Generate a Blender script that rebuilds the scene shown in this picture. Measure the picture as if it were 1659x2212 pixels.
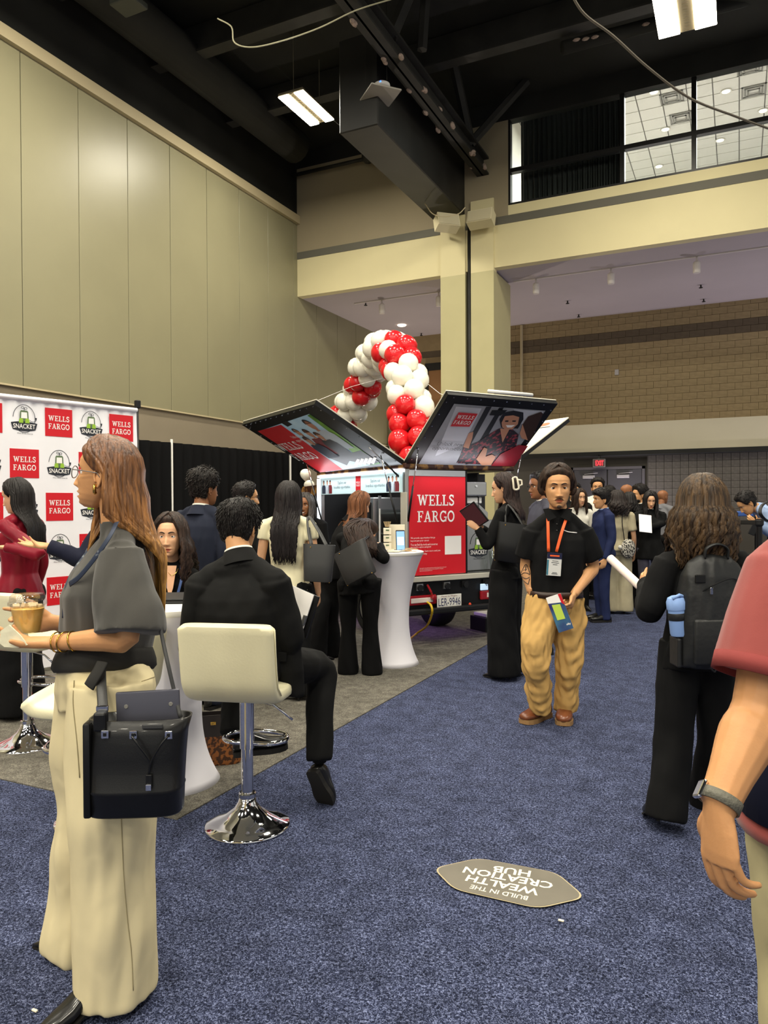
import bpy, bmesh, math, random
import numpy as np
from mathutils import Vector, Matrix, noise
for o in list(bpy.data.objects): bpy.data.objects.remove(o, do_unlink=True)
SC = bpy.context.scene
COL = SC.collection
RND = random.Random(7)
V = Vector
PI = math.pi
def R(d): return math.radians(d)

# ------------------------------------------------------------------ camera
IW, IH, FPX = 1659.0, 2212.0, 1600.0
YAW, CAMH = R(25.6), 1.48
cam_data = bpy.data.cameras.new('camera')
cam_data.sensor_fit = 'HORIZONTAL'; cam_data.sensor_width = 36.0
cam_data.lens = 36.0 * FPX / IW
cam_data.clip_start = 0.05; cam_data.clip_end = 200
cam = bpy.data.objects.new('camera', cam_data); COL.objects.link(cam)
CM = Matrix.Translation((0, 0, CAMH)) @ Matrix.Rotation(YAW, 4, 'Z') @ Matrix.Rotation(R(90 - 0.62), 4, 'X') @ Matrix.Rotation(R(-0.3), 4, 'Z')
cam.matrix_world = CM
SC.camera = cam
# ------------------------------------------------------------------ world, exposure
wd = bpy.data.worlds.new('hall_ambient'); SC.world = wd; wd.use_nodes = True
wd.node_tree.nodes['Background'].inputs[0].default_value = (0.95, 0.93, 0.86, 1)
wd.node_tree.nodes['Background'].inputs[1].default_value = 0.72
SC.view_settings.view_transform = 'Standard'
SC.view_settings.look = 'None'
SC.view_settings.exposure = 0.15
SC.view_settings.gamma = 1.0
SC.view_settings.use_curve_mapping = False
LAMP_COL = (1.0, 0.94, 0.80)
LAMP_W = 215.0

def area_light(name, loc, sx, sy, power, col=LAMP_COL, rot=(0, 0, 0), parent=None, spread=180):
    l = bpy.data.lights.new(name, 'AREA'); l.shape = 'RECTANGLE'; l.size = sx; l.size_y = sy
    l.energy = power; l.color = col; l.spread = R(spread)
    o = bpy.data.objects.new(name, l); COL.objects.link(o); o.location = loc; o.rotation_euler = rot
    if parent: o.parent = parent
    return o

# ------------------------------------------------------------------ frames
FW = V((-math.sin(YAW), math.cos(YAW), 0)); RT = V((math.cos(YAW), math.sin(YAW), 0)); UP = V((0, 0, 1))
CO = V((0, 0, CAMH))
def W(lat, dep, z=0.0): return RT * lat + FW * dep + UP * z
def ray(px, py):
    d = V(((px - IW / 2) / FPX, -(py - IH / 2) / FPX, -1.0))
    return CM.to_3x3() @ d
def P(px, py, d):
    r = ray(px, py); return CO + r * (d / r.dot(FW))
def G(px, py, z=0.0):
    r = ray(px, py); return CO + r * ((z - CAMH) / r.z)
def hit(px, py, o, n):
    r = ray(px, py); return CO + r * ((o - CO).dot(n) / r.dot(n))
def dirv(psi): return FW * math.cos(R(psi)) + RT * math.sin(R(psi))   # 0 away from the viewer, 90 right, 180 towards

# ------------------------------------------------------------------ materials
def lin(c):
    c = c / 255.0
    return c / 12.92 if c <= 0.04045 else ((c + 0.055) / 1.055) ** 2.4
def rgb(t): return (lin(t[0]), lin(t[1]), lin(t[2]), 1)
MATS = {}
def mat(name, col, rough=0.6, metal=0.0, var=0.0, vscale=6.0, bump=0.0, bscale=60.0, emit=0.0, spec=0.4,
        stretch=(1, 1, 1), col2=None, trans=0.0, ior=1.45, coat=0.0, sheen=0.0, detail=3.0, lo=0.35, hi=0.65, sss=0.0, alpha=1.0):
    if name in MATS: return MATS[name]
    m = bpy.data.materials.new(name); m.use_nodes = True; nt = m.node_tree
    b = nt.nodes['Principled BSDF']
    b.inputs['Base Color'].default_value = rgb(col); b.inputs['Roughness'].default_value = rough
    b.inputs['Metallic'].default_value = metal; b.inputs['Specular IOR Level'].default_value = spec
    b.inputs['Transmission Weight'].default_value = trans; b.inputs['IOR'].default_value = ior
    b.inputs['Coat Weight'].default_value = coat; b.inputs['Sheen Weight'].default_value = sheen
    b.inputs['Alpha'].default_value = alpha
    if sss: 
        b.inputs['Subsurface Weight'].default_value = sss; b.inputs['Subsurface Radius'].default_value = (0.012, 0.005, 0.003)
    if emit:
        b.inputs['Emission Color'].default_value = rgb(col); b.inputs['Emission Strength'].default_value = emit
    if var or col2 or bump:
        tc = nt.nodes.new('ShaderNodeTexCoord'); mp = nt.nodes.new('ShaderNodeMapping')
        mp.inputs['Scale'].default_value = stretch; nt.links.new(tc.outputs['Object'], mp.inputs['Vector'])
    if var or col2:
        n = nt.nodes.new('ShaderNodeTexNoise'); n.inputs['Scale'].default_value = vscale; n.inputs['Detail'].default_value = detail
        nt.links.new(mp.outputs[0], n.inputs['Vector'])
        cr = nt.nodes.new('ShaderNodeValToRGB'); nt.links.new(n.outputs['Fac'], cr.inputs[0])
        c = rgb(col)
        if col2: a, z = c, rgb(col2)
        else: a = tuple(max(0, x * (1 - var)) for x in c[:3]) + (1,); z = tuple(min(1, x * (1 + var)) for x in c[:3]) + (1,)
        cr.color_ramp.elements[0].color = a; cr.color_ramp.elements[1].color = z
        cr.color_ramp.elements[0].position = lo; cr.color_ramp.elements[1].position = hi
        nt.links.new(cr.outputs[0], b.inputs['Base Color'])
    if bump:
        n2 = nt.nodes.new('ShaderNodeTexNoise'); n2.inputs['Scale'].default_value = bscale; n2.inputs['Detail'].default_value = 2
        nt.links.new(mp.outputs[0], n2.inputs['Vector'])
        bp = nt.nodes.new('ShaderNodeBump'); bp.inputs['Strength'].default_value = bump; bp.inputs['Distance'].default_value = 0.01
        nt.links.new(n2.outputs['Fac'], bp.inputs['Height']); nt.links.new(bp.outputs[0], b.inputs['Normal'])
    MATS[name] = m
    return m
def glass_mat(name, tint=(255, 255, 255), fac=0.08):
    if name in MATS: return MATS[name]
    m = bpy.data.materials.new(name); m.use_nodes = True; nt = m.node_tree; nt.nodes.clear()
    o = nt.nodes.new('ShaderNodeOutputMaterial'); t = nt.nodes.new('ShaderNodeBsdfTransparent'); g = nt.nodes.new('ShaderNodeBsdfGlossy')
    t.inputs[0].default_value = rgb(tint); g.inputs['Roughness'].default_value = 0.02
    x = nt.nodes.new('ShaderNodeMixShader'); x.inputs[0].default_value = fac
    nt.links.new(t.outputs[0], x.inputs[1]); nt.links.new(g.outputs[0], x.inputs[2]); nt.links.new(x.outputs[0], o.inputs[0])
    MATS[name] = m; return m

# ------------------------------------------------------------------ mesh builder
def frames(pts, ref=None):
    pts = [V(p) for p in pts]; n = len(pts); T = []
    for i in range(n):
        a = pts[max(0, i - 1)]; b = pts[min(n - 1, i + 1)]; t = (b - a)
        T.append(t.normalized() if t.length > 1e-9 else V((0, 0, 1)))
    if ref is None:
        ref = V((0, 0, 1)) if abs(T[0].z) < 0.9 else V((1, 0, 0))
    out = []; x = V(ref)
    for i in range(n):
        x = x - T[i] * x.dot(T[i])
        if x.length < 1e-6: x = T[i].orthogonal()
        x.normalize(); out.append((pts[i], x.copy(), T[i].cross(x)))
    return out
def catmull(pts, k=4):
    pts = [np.array(p, float) for p in pts]
    if len(pts) < 3: return [V(p) for p in pts]
    q = [2 * pts[0] - pts[1]] + pts + [2 * pts[-1] - pts[-2]]; out = []
    for i in range(1, len(q) - 2):
        for j in range(k):
            t = j / k
            out.append(0.5 * (2 * q[i] + (q[i + 1] - q[i - 1]) * t + (2 * q[i - 1] - 5 * q[i] + 4 * q[i + 1] - q[i + 2]) * t * t + (3 * q[i] - q[i - 1] - 3 * q[i + 1] + q[i + 2]) * t ** 3))
    out.append(q[-2])
    return out if len(out[0]) != 3 else [V(p) for p in out]
class MB:
    def __init__(s): s.v = []; s.f = []; s.m = []
    def add(s, vs, fs, mi=0, M=None):
        o = len(s.v)
        if M is not None: vs = [M @ V(v) for v in vs]
        s.v.extend(tuple(v) for v in vs); s.f.extend(tuple(i + o for i in f) for f in fs); s.m.extend([mi] * len(fs)); return s
    def join(s, o, mi=None):
        k = len(s.v); s.v.extend(o.v); s.f.extend(tuple(i + k for i in f) for f in o.f); s.m.extend(o.m if mi is None else [mi] * len(o.f)); return s
    def mesh(s, me, mi=0):
        k = len(s.v); s.v.extend(tuple(v.co) for v in me.vertices)
        s.f.extend(tuple(i + k for i in p.vertices) for p in me.polygons); s.m.extend([mi] * len(me.polygons)); return s
    def rings(s, rings, cap=(True, True), mi=0, closed=True):
        n = len(rings[0]); vs = [p for r in rings for p in r]; fs = []
        for i in range(len(rings) - 1):
            for j in range(n if closed else n - 1):
                k = (j + 1) % n; fs.append((i * n + j, i * n + k, (i + 1) * n + k, (i + 1) * n + j))
        if cap[0]: fs.append(tuple(reversed(range(n))))
        if cap[1]: fs.append(tuple(range((len(rings) - 1) * n, len(rings) * n)))
        return s.add(vs, fs, mi)
    def tube(s, pts, rad, n=8, ref=None, cap=(True, True), mi=0, sm=0, pw=2.0):
        """rad: number, list of numbers or list of (rx, ry)"""
        pts = list(pts)
        if not isinstance(rad, (list, tuple)): rad = [rad] * len(pts)
        rad = [(r, r) if not isinstance(r, (list, tuple)) else r for r in rad]
        if len(rad) != len(pts):
            xs = np.linspace(0, 1, len(rad)); xq = np.linspace(0, 1, len(pts)); ra = np.array(rad)
            rad = list(zip(np.interp(xq, xs, ra[:, 0]), np.interp(xq, xs, ra[:, 1])))
        if sm:
            q = catmull([list(p) + list(r) for p, r in zip(pts, rad)], sm)
            pts = [V(a[:3]) for a in q]; rad = [(max(1e-4, a[3]), max(1e-4, a[4])) for a in q]
        rg = []
        for (p, x, y), (rx, ry) in zip(frames(pts, ref), rad):
            r_ = []
            for j in range(n):
                a = 2 * PI * j / n; c, d = math.cos(a), math.sin(a)
                if pw != 2.0:
                    c = math.copysign(abs(c) ** (2 / pw), c); d = math.copysign(abs(d) ** (2 / pw), d)
                r_.append(p + x * (rx * c) + y * (ry * d))
            rg.append(r_)
        return s.rings(rg, cap, mi)
    def ell(s, c, r, n=12, M=None, mi=0):
        if not isinstance(r, (list, tuple)): r = (r, r, r)
        vs = []; fs = []; k = max(4, n // 2); c = V(c)
        for i in range(1, k):
            t = PI * i / k
            for j in range(n):
                a = 2 * PI * j / n
                q = V((r[0] * math.sin(t) * math.cos(a), r[1] * math.sin(t) * math.sin(a), r[2] * math.cos(t)))
                vs.append(c + (M @ q if M is not None else q))
        q0 = V((0, 0, r[2])); a0 = len(vs); vs.append(c + (M @ q0 if M is not None else q0)); vs.append(c - (M @ q0 if M is not None else q0))
        for i in range(k - 2):
            for j in range(n):
                e = (j + 1) % n; fs.append((i * n + j, (i + 1) * n + j, (i + 1) * n + e, i * n + e))
        for j in range(n):
            e = (j + 1) % n; fs.append((a0, j, e)); fs.append((a0 + 1, (k - 2) * n + e, (k - 2) * n + j))
        return s.add(vs, fs, mi)
    def box(s, c, d, M=None, mi=0, b=0.0, seg=2):
        bm = bmesh.new(); bmesh.ops.create_cube(bm, size=1)
        for v in bm.verts: v.co = V((v.co.x * d[0], v.co.y * d[1], v.co.z * d[2]))
        if b: bmesh.ops.bevel(bm, geom=bm.edges[:], offset=b, segments=seg, profile=0.5, affect='EDGES')
        bm.verts.index_update(); c = V(c)
        vs = [(M @ v.co if M is not None else v.co) + c for v in bm.verts]; fs = [tuple(v.index for v in f.verts) for f in bm.faces]
        bm.free(); return s.add(vs, fs, mi)
    def box2(s, a, e, **k):
        return s.box([(a[i] + e[i]) / 2 for i in range(3)], [abs(e[i] - a[i]) for i in range(3)], **k)
    def lathe(s, prof, c=(0, 0, 0), n=32, mi=0, cap=(True, True), M=None):
        c = V(c); rg = []
        for (r, z) in prof:
            r_ = []
            for j in range(n):
                q = V((r * math.cos(2 * PI * j / n), r * math.sin(2 * PI * j / n), z)); r_.append(c + (M @ q if M is not None else q))
            rg.append(r_)
        return s.rings(rg, cap, mi)
    def prism(s, poly, th, o=(0, 0, 0), eu=(1, 0, 0), ev=(0, 1, 0), mi=0):
        """flat polygon (u,v) at origin o, extruded th along eu x ev"""
        o, eu, ev = V(o), V(eu), V(ev); nn = eu.cross(ev).normalized(); n = len(poly)
        ar = sum(poly[i][0] * poly[(i + 1) % n][1] - poly[(i + 1) % n][0] * poly[i][1] for i in range(n))
        if ar < 0: poly = poly[::-1]
        a = [o + eu * u + ev * v for u, v in poly]; b = [p + nn * th for p in a]
        fs = [tuple(reversed(range(n))), tuple(range(n, 2 * n))] + [(i, (i + 1) % n, n + (i + 1) % n, n + i) for i in range(n)]
        return s.add(a + b, fs, mi)
    def build(s, name, mats, parent=None, smooth=False, loc=None, auto=None):
        me = bpy.data.meshes.new(name)
        off = V((0, 0, 0))
        q = parent
        while q is not None:
            if q.get('_world'): off = q.location.copy(); break
            q = q.parent
        if loc is not None: off = V(loc)
        me.from_pydata([(v[0] - off.x, v[1] - off.y, v[2] - off.z) for v in s.v], [], s.f)
        if not isinstance(mats, (list, tuple)): mats = [mats]
        for m in mats: me.materials.append(m)
        if len(mats) > 1: me.polygons.foreach_set('material_index', s.m)
        if smooth:
            if auto is None: me.polygons.foreach_set('use_smooth', [True] * len(me.polygons))
            else:
                me.polygons.foreach_set('use_smooth', [True] * len(me.polygons)); me.set_sharp_from_angle(angle=R(auto))
        me.update()
        o = bpy.data.objects.new(name, me); COL.objects.link(o)
        if loc is not None: o.location = loc
        if parent is not None: o.parent = parent
        return o
def tag(o, label=None, cat=None, group=None, kind=None):
    if label: o['label'] = label
    if cat: o['category'] = cat
    if group: o['group'] = group
    if kind: o['kind'] = kind
    return o
def thing(name, label, cat, loc=(0, 0, 0), rotz=0.0, group=None, world=False, kind=None):
    o = bpy.data.objects.new(name, None); COL.objects.link(o); o.location = loc; o.rotation_euler = (0, 0, rotz); o.empty_display_size = 0.1
    if world: o['_world'] = 1
    if kind: o['kind'] = kind
    return tag(o, label, cat, group)
def copy_tree(o, parent=None):
    c = o.copy(); COL.objects.link(c); c.parent = parent
    for ch in list(o.children): copy_tree(ch, c)
    return c
# temp scene for evaluating modifiers and text
TMP = bpy.data.scenes.new('scratch')
def evaluate(ob):
    TMP.collection.objects.link(ob)
    with bpy.context.temp_override(scene=TMP, view_layer=TMP.view_layers[0]): dg = bpy.context.evaluated_depsgraph_get(); dg.update()
    me = bpy.data.meshes.new_from_object(ob.evaluated_get(dg)); TMP.collection.objects.unlink(ob)
    d = ob.data; bpy.data.objects.remove(ob)
    if isinstance(d, bpy.types.Mesh): bpy.data.meshes.remove(d)
    else: bpy.data.curves.remove(d)
    return me
def remesh(mb, voxel, sm=5, fac=0.5, dec=None):
    me = bpy.data.meshes.new('t'); me.from_pydata(mb.v, [], mb.f); ob = bpy.data.objects.new('t', me)
    m = ob.modifiers.new('r', 'REMESH'); m.mode = 'VOXEL'; m.voxel_size = voxel
    if sm: s = ob.modifiers.new('s', 'SMOOTH'); s.factor = fac; s.iterations = sm
    if dec: d = ob.modifiers.new('d', 'DECIMATE'); d.ratio = dec
    me2 = evaluate(ob); out = MB().mesh(me2); bpy.data.meshes.remove(me2); return out
def wrinkle(mb, amp, scale=9.0, seed=0, squash=(1, 1, 0.45)):
    """folds: displace a remeshed garment along its normals with warped sine noise"""
    me = bpy.data.meshes.new('t'); me.from_pydata(mb.v, [], mb.f); n = len(me.vertices)
    nr = np.zeros(n * 3); me.vertex_normals.foreach_get('vector', nr); nr = nr.reshape(-1, 3); bpy.data.meshes.remove(me)
    co = np.array(mb.v); rs = np.random.RandomState(seed); q = co * np.array(squash) * scale; d = np.zeros(n)
    for k in range(7):
        a = rs.normal(size=3); a /= np.linalg.norm(a); b = rs.normal(size=3); f = 1 + 0.5 * k
        d += np.sin(q @ a * f * 4.2 + 1.7 * np.sin(q @ b * 0.7 + rs.rand() * 6) + rs.rand() * 6) / (1 + 0.35 * k)
    d = np.sign(d) * np.abs(d / 2.2) ** 1.3
    co += nr * (d * amp)[:, None]; mb.v = [tuple(c) for c in co]; return mb
def text(body, w, h, m, parent, o, eu, ev, name='lettering', th=0.0008, bold=0.0, shear=0.0, align='C', res=2, label=None):
    """lettering fitted in w x h (either may be None) at o in the plane eu, ev"""
    c = bpy.data.curves.new('t', 'FONT'); c.body = body; c.size = 1; c.resolution_u = res; c.offset = bold; c.shear = shear
    if '\n' in body: c.align_x = {'C': 'CENTER', 'L': 'LEFT', 'R': 'RIGHT'}[align]; c.space_line = 0.95
    me = evaluate(bpy.data.objects.new('t', c)); n = len(me.vertices); co = np.zeros(n * 3); me.vertices.foreach_get('co', co); co = co.reshape(-1, 3)
    mn, mx = co.min(0), co.max(0); bw, bh = mx[0] - mn[0], mx[1] - mn[1]
    sx = w / bw if w else h / bh; sy = h / bh if h else sx
    if not w: sx = sy
    ax = {'C': (mn[0] + mx[0]) / 2, 'L': mn[0], 'R': mx[0]}[align]
    o, eu, ev = V(o), V(eu).normalized(), V(ev).normalized(); nn = eu.cross(ev)
    mb = MB(); mb.v = [tuple(o + eu * ((x - ax) * sx) + ev * ((y - (mn[1] + mx[1]) / 2) * sy) + nn * th) for x, y, _ in co]
    mb.f = [tuple(p.vertices) for p in me.polygons]; mb.m = [0] * len(mb.f); bpy.data.meshes.remove(me)
    ob = mb.build(name, m, parent)
    if label: ob['label'] = label
    return ob
# slab-serif capitals, drawn as strokes on a unit-high grid
def arc(cx, cy, rx, ry, a0, a1, n=10): return [(cx + rx * math.cos(R(a0 + (a1 - a0) * i / n)), cy + ry * math.sin(R(a0 + (a1 - a0) * i / n))) for i in range(n + 1)]
SLAB = {
 'W': (1.42, [([(0.2, 1), (0.45, 0.05)], .19), ([(0.45, 0.05), (0.71, 0.97)], .13), ([(0.71, 0.97), (0.97, 0.05)], .19), ([(0.97, 0.05), (1.22, 1)], .12), ([(0.0, .95), (.42, .95)], .1), ([(1.0, .95), (1.42, .95)], .1)]),
 'E': (.86, [([(.22, 0), (.22, 1)], .2), ([(0, .05), (.8, .05)], .1), ([(0, .95), (.78, .95)], .1), ([(.22, .5), (.58, .5)], .1), ([(.78, .0), (.78, .27)], .09), ([(.76, 1), (.76, .75)], .09), ([(.58, .36), (.58, .64)], .08)]),
 'L': (.8, [([(.22, 0), (.22, 1)], .2), ([(0, .05), (.74, .05)], .1), ([(0, .95), (.44, .95)], .1), ([(.73, .0), (.73, .32)], .09)]),
 'S': (.76, [([(.6, .82)] + arc(.36, .74, .25, .21, 40, 190, 8) + [(.3, .56), (.48, .46)] + arc(.37, .27, .27, .22, 40, -160, 8), .16), ([(.62, .7), (.62, .98)], .08), ([(.09, .02), (.09, .3)], .08)]),
 'F': (.78, [([(.22, 0), (.22, 1)], .2), ([(0, .05), (.46, .05)], .1), ([(0, .95), (.74, .95)], .1), ([(.22, .5), (.56, .5)], .1), ([(.73, 1), (.73, .73)], .09), ([(.56, .36), (.56, .64)], .08)]),
 'A': (1.02, [([(.18, .03), (.5, 1)], .12), ([(.5, 1), (.82, .03)], .2), ([(.28, .34), (.72, .34)], .09), ([(0, .05), (.36, .05)], .1), ([(.64, .05), (1.02, .05)], .1)]),
 'R': (.98, [([(.22, 0), (.22, 1)], .2), ([(0, .05), (.44, .05)], .1), ([(0, .95), (.42, .95)] + arc(.46, .72, .24, .23, 90, -90, 8) + [(.22, .49)], .12), ([(.48, .48), (.74, .05)], .18), ([(.64, .05), (.96, .05)], .1)]),
 'G': (.98, [(arc(.5, .5, .41, .45, 45, 340, 16), .16), ([(.84, .42), (.84, 0.02)], .14), ([(.58, .42), (.98, .42)], .1), ([(.83, .7), (.83, 1)], .08)]),
 'O': (.98, [(arc(.49, .5, .4, .45, 0, 360, 20), .17)])}
def slab_word(mb, word, x, y, h, w=None, mi=0, put=None):
    tot = sum(SLAB[c][0] + .08 for c in word) - .08; sx = (w / tot) if w else h; cx = x
    for c in word:
        for pl, t in SLAB[c][1]:
            n = len(pl); L = []; Rr = []
            for i in range(n):
                a = pl[max(0, i - 1)]; b = pl[min(n - 1, i + 1)]; dx, dy = b[0] - a[0], b[1] - a[1]; l = math.hypot(dx, dy) or 1
                nx, ny = -dy / l * t / 2, dx / l * t / 2; L.append((pl[i][0] + nx, pl[i][1] + ny)); Rr.append((pl[i][0] - nx, pl[i][1] - ny))
            vs = [put(cx + u * sx, y + v * h) for u, v in L + Rr]; mb.add(vs, [(i, n + i, n + i + 1, i + 1) for i in range(n - 1)], mi)
        cx += (SLAB[c][0] + .08) * sx
    return tot * sx
def bank_mark(parent, o, eu, ev, w, m=None, off=0.0012):
    """two-line white capitals centred at o, width w"""
    o, eu, ev = V(o), V(eu).normalized(), V(ev).normalized(); nn = eu.cross(ev); mb = MB()
    put = lambda x, y: o + eu * x + ev * y + nn * off
    h = w * 0.245
    slab_word(mb, 'WELLS', -w / 2, h * 0.24, h, w, put=put); slab_word(mb, 'FARGO', -w / 2, -h * 1.24, h, w, put=put)
    return mb.build('lettering', m or M_LET, parent)
# ================================================================== SETTING
WX, BY, KY = -11.0, 17.5, 23.5          # left wall, balcony face, back wall
def cube_mesh(name, m, b=0.0):
    mb = MB().box((0, 0, 0), (1, 1, 1), b=b, seg=1); me = bpy.data.meshes.new(name); me.from_pydata(mb.v, [], mb.f); me.materials.append(m); return me
def inst(name, me, loc, dim, parent=None):
    o = bpy.data.objects.new(name, me); COL.objects.link(o); o.location = loc; o.scale = dim; o.parent = parent; return o
# --- carpets
def carpet(name, ca, cb, cc, scale, big):
    m = bpy.data.materials.new(name); m.use_nodes = True; nt = m.node_tree; b = nt.nodes['Principled BSDF']; b.inputs['Roughness'].default_value = 0.95; b.inputs['Specular IOR Level'].default_value = 0.1
    tc = nt.nodes.new('ShaderNodeTexCoord'); n = nt.nodes.new('ShaderNodeTexNoise'); n.inputs['Scale'].default_value = scale; n.inputs['Detail'].default_value = 4; n.inputs['Roughness'].default_value = 0.75; n.inputs['Distortion'].default_value = 1.2
    nt.links.new(tc.outputs['Object'], n.inputs['Vector'])
    cr = nt.nodes.new('ShaderNodeValToRGB'); e = cr.color_ramp.elements; e[0].color = rgb(ca); e[1].color = rgb(cc); e[0].position = 0.42; e[1].position = 0.60
    k = cr.color_ramp.elements.new(0.51); k.color = rgb(cb); nt.links.new(n.outputs['Fac'], cr.inputs[0])
    n2 = nt.nodes.new('ShaderNodeTexNoise'); n2.inputs['Scale'].default_value = big; n2.inputs['Detail'].default_value = 5; nt.links.new(tc.outputs['Object'], n2.inputs['Vector'])
    mx = nt.nodes.new('ShaderNodeMix'); mx.data_type = 'RGBA'; mx.blend_type = 'MULTIPLY'; mx.inputs[0].default_value = 0.55
    cr2 = nt.nodes.new('ShaderNodeValToRGB'); cr2.color_ramp.elements[0].color = (0.5, 0.5, 0.5, 1); cr2.color_ramp.elements[1].color = (1.25, 1.25, 1.25, 1); cr2.color_ramp.elements[0].position = .35; cr2.color_ramp.elements[1].position = .65
    nt.links.new(n2.outputs['Fac'], cr2.inputs[0]); nt.links.new(cr.outputs[0], mx.inputs[6]); nt.links.new(cr2.outputs[0], mx.inputs[7]); nt.links.new(mx.outputs[2], b.inputs['Base Color'])
    bp = nt.nodes.new('ShaderNodeBump'); bp.inputs['Strength'].default_value = 0.5; bp.inputs['Distance'].default_value = 0.008; nt.links.new(n.outputs['Fac'], bp.inputs['Height']); nt.links.new(bp.outputs[0], b.inputs['Normal'])
    return m
M_BLUE = carpet('blue_carpet', (20, 23, 38), (46, 52, 78), (114, 122, 154), 125, 9.0)
M_GREY = carpet('grey_carpet', (78, 76, 70), (104, 100, 92), (132, 127, 116), 120, 14.0)
floor = tag(MB().box2((-16, -18, -0.12), (16, 26, 0)).build('floor', M_BLUE), 'dark blue speckled carpet covering the hall floor', 'floor', kind='structure')
gx, gy = -2.38, 2.70
tag(MB().box2((WX, gy, -0.02), (gx, KY, 0.006)).build('grey_carpet', M_GREY, floor), 'taupe grey carpet laid under the booth and truck')
# --- left wall with tall panels
M_PANEL = mat('khaki_panel_paint', (142, 137, 109), 0.36, var=0.03, vscale=0.8, spec=0.4, bump=0.03, bscale=250)
M_LOW = mat('taupe_wall_paint', (139, 128, 109), 0.7, var=0.04, vscale=1.2)
M_TRIM = mat('beige_trim', (190, 176, 142), 0.6)
M_DARK = mat('black_ceiling_paint', (34, 34, 31), 0.85, var=0.25, vscale=0.8)
M_JOINT = mat('joint_shadow_gap', (74, 68, 52), 0.9)
wl = tag(MB().box2((WX - 0.3, -18, 0), (WX - 0.05, KY + 0.3, 9.25)).build('wall_left', M_LOW), 'tall khaki panelled wall along the left of the hall', 'wall', kind='structure')
M_PANEL2 = M_PANEL
y = 9.98 - 1.22 * 9
while y < KY:
    y1 = min(y + 1.22, KY)
    MB().box2((WX - 0.05, y + 0.007, 3.52), (WX, y1 - 0.007, 9.22), b=0.004, seg=1).build('wall_panel', M_PANEL, wl); y += 1.22
MB().box2((WX - 0.06, -18, 3.5), (WX - 0.045, KY, 9.24)).build('panel_joints', M_JOINT, wl)
MB().box2((WX - 0.05, -18, 9.2), (WX + 0.10, KY, 9.42)).box2((WX - 0.05, -18, 3.49), (WX + .012, KY, 3.52)).build('wall_trim', M_TRIM, wl)
# --- ceiling
ceil = tag(MB().box2((WX - 0.3, -18, 11.2), (16, BY, 11.4)).box2((WX - 0.3, -18, 9.42), (WX - 0.06, BY, 11.3)).build('ceiling', M_DARK), 'black painted hall ceiling', 'ceiling', kind='structure')
M_STEEL = mat('dark_painted_steel', (40, 39, 36), 0.6, var=0.25, vscale=2.0)
M_BEAM = mat('black_beam_cladding', (26, 25, 23), 0.5, var=0.35, vscale=1.5, stretch=(1, 1, 0.3), spec=0.5)
M_FLAKE = mat('pale_fireproofing', (150, 132, 120), 0.9, var=0.3, vscale=14)
tag(MB().box2((-6.95, 12.6, 8.62), (-6.12, BY, 10.4), b=0.02, seg=1).build('roof_beam', M_BEAM), 'deep black boxed beam running to the column top', 'beam', kind='structure')
g = thing('steel_girder', 'dark steel girder with flaking fireproofing and diagonal braces', 'girder', kind='structure')
MB().box2((-5.8, 3, 9.5), (-5.5, BY, 9.54)).box2((-5.67, 3, 9.5), (-5.63, BY, 9.9)).box2((-5.8, 3, 9.88), (-5.5, BY, 9.93)).build('flange', M_STEEL, g)
for a, b, r in (((-5.65, 16.6, 9.9), (-4.4, 16.9, 11.2), .11), ((-5.65, 16.6, 9.9), (-5.6, 15.2, 11.2), .11), ((-5.65, 12.2, 9.9), (-5.2, 12.5, 11.2), .12), ((-5.65, 9.6, 9.9), (-5.65, 11.2, 11.2), .1), ((-5.3, 12.8, 9.9), (-5.2, 12.8, 11.2), .1)):
    MB().tube([a, b], r, 6).build('brace', M_STEEL, g)
rr = random.Random(3)
for i in range(11):
    yy = 7.5 + i * 0.95 + rr.uniform(-.3, .3); mb = MB()
    for k in range(3): mb.ell((-5.65 + rr.choice((-.15, .15)) + rr.uniform(-.03, .03), yy + rr.uniform(-.1, .1), 9.5 + rr.uniform(-.02, .06)), (.05, rr.uniform(.05, .13), rr.uniform(.03, .07)), 7)
    mb.build('fireproofing_flake', M_FLAKE, g)
# cross joists and ducts in the dark
for i, yy in enumerate((4.5, 7.0, 9.5, 12.0, 14.5)):
    tag(MB().box2((WX, yy - .06, 10.6), (12, yy + .06, 11.15)).box2((WX, yy - .14, 10.56), (12, yy + .14, 10.6)).build('trim_%d' % (i + 1), M_STEEL), 'black roof joist spanning the ceiling, number %s from the camera' % ('one', 'two', 'three', 'four', 'five')[i], 'joist', kind='structure')
tag(MB().tube([(-10.2, -5, 10.6), (-10.2, 16.2, 10.6)], .4, 16).build('air_duct', M_DARK, smooth=True, ), 'round black air duct high along the left of the ceiling', 'duct')
MBp = MB().tube([(WX, 17.25, 10.45), (-7.1, 17.25, 10.45)], .05, 8).tube([(-8.3, 17.2, 10.4), (-8.3, 16.8, 10.2)], .12, 8).ell((-8.6, 17.1, 10.4), .17, 10)
tag(MBp.build('sprinkler_pipe', M_STEEL, smooth=True), 'dark pipe with valve across the top of the balcony wall', 'pipe')
mb = MB()
for a, b in (((1215, 104), (1700, -24)), ((1180, 50), (1560, -50))):
    p, q = P(a[0], a[1], 14.6), P(b[0], b[1], 14.6); mb.tube([p, q], .13, 8)
o = tag(mb.build('ceiling_beam_stub', M_DARK, smooth=True), 'dark ceiling pipes with torn pale lining beside the bright ceiling light', 'beam')
mb = MB()
for (x, yv) in ((1245, 86), (1265, 84), (1285, 80), (1290, 30), (1305, 22), (1325, 26), (1395, 52)): mb.ell(P(x, yv, 14.45), (.08, .04, .03), 6)
tag(mb.build('torn_lining', M_FLAKE, o), kind='stuff')
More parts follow.
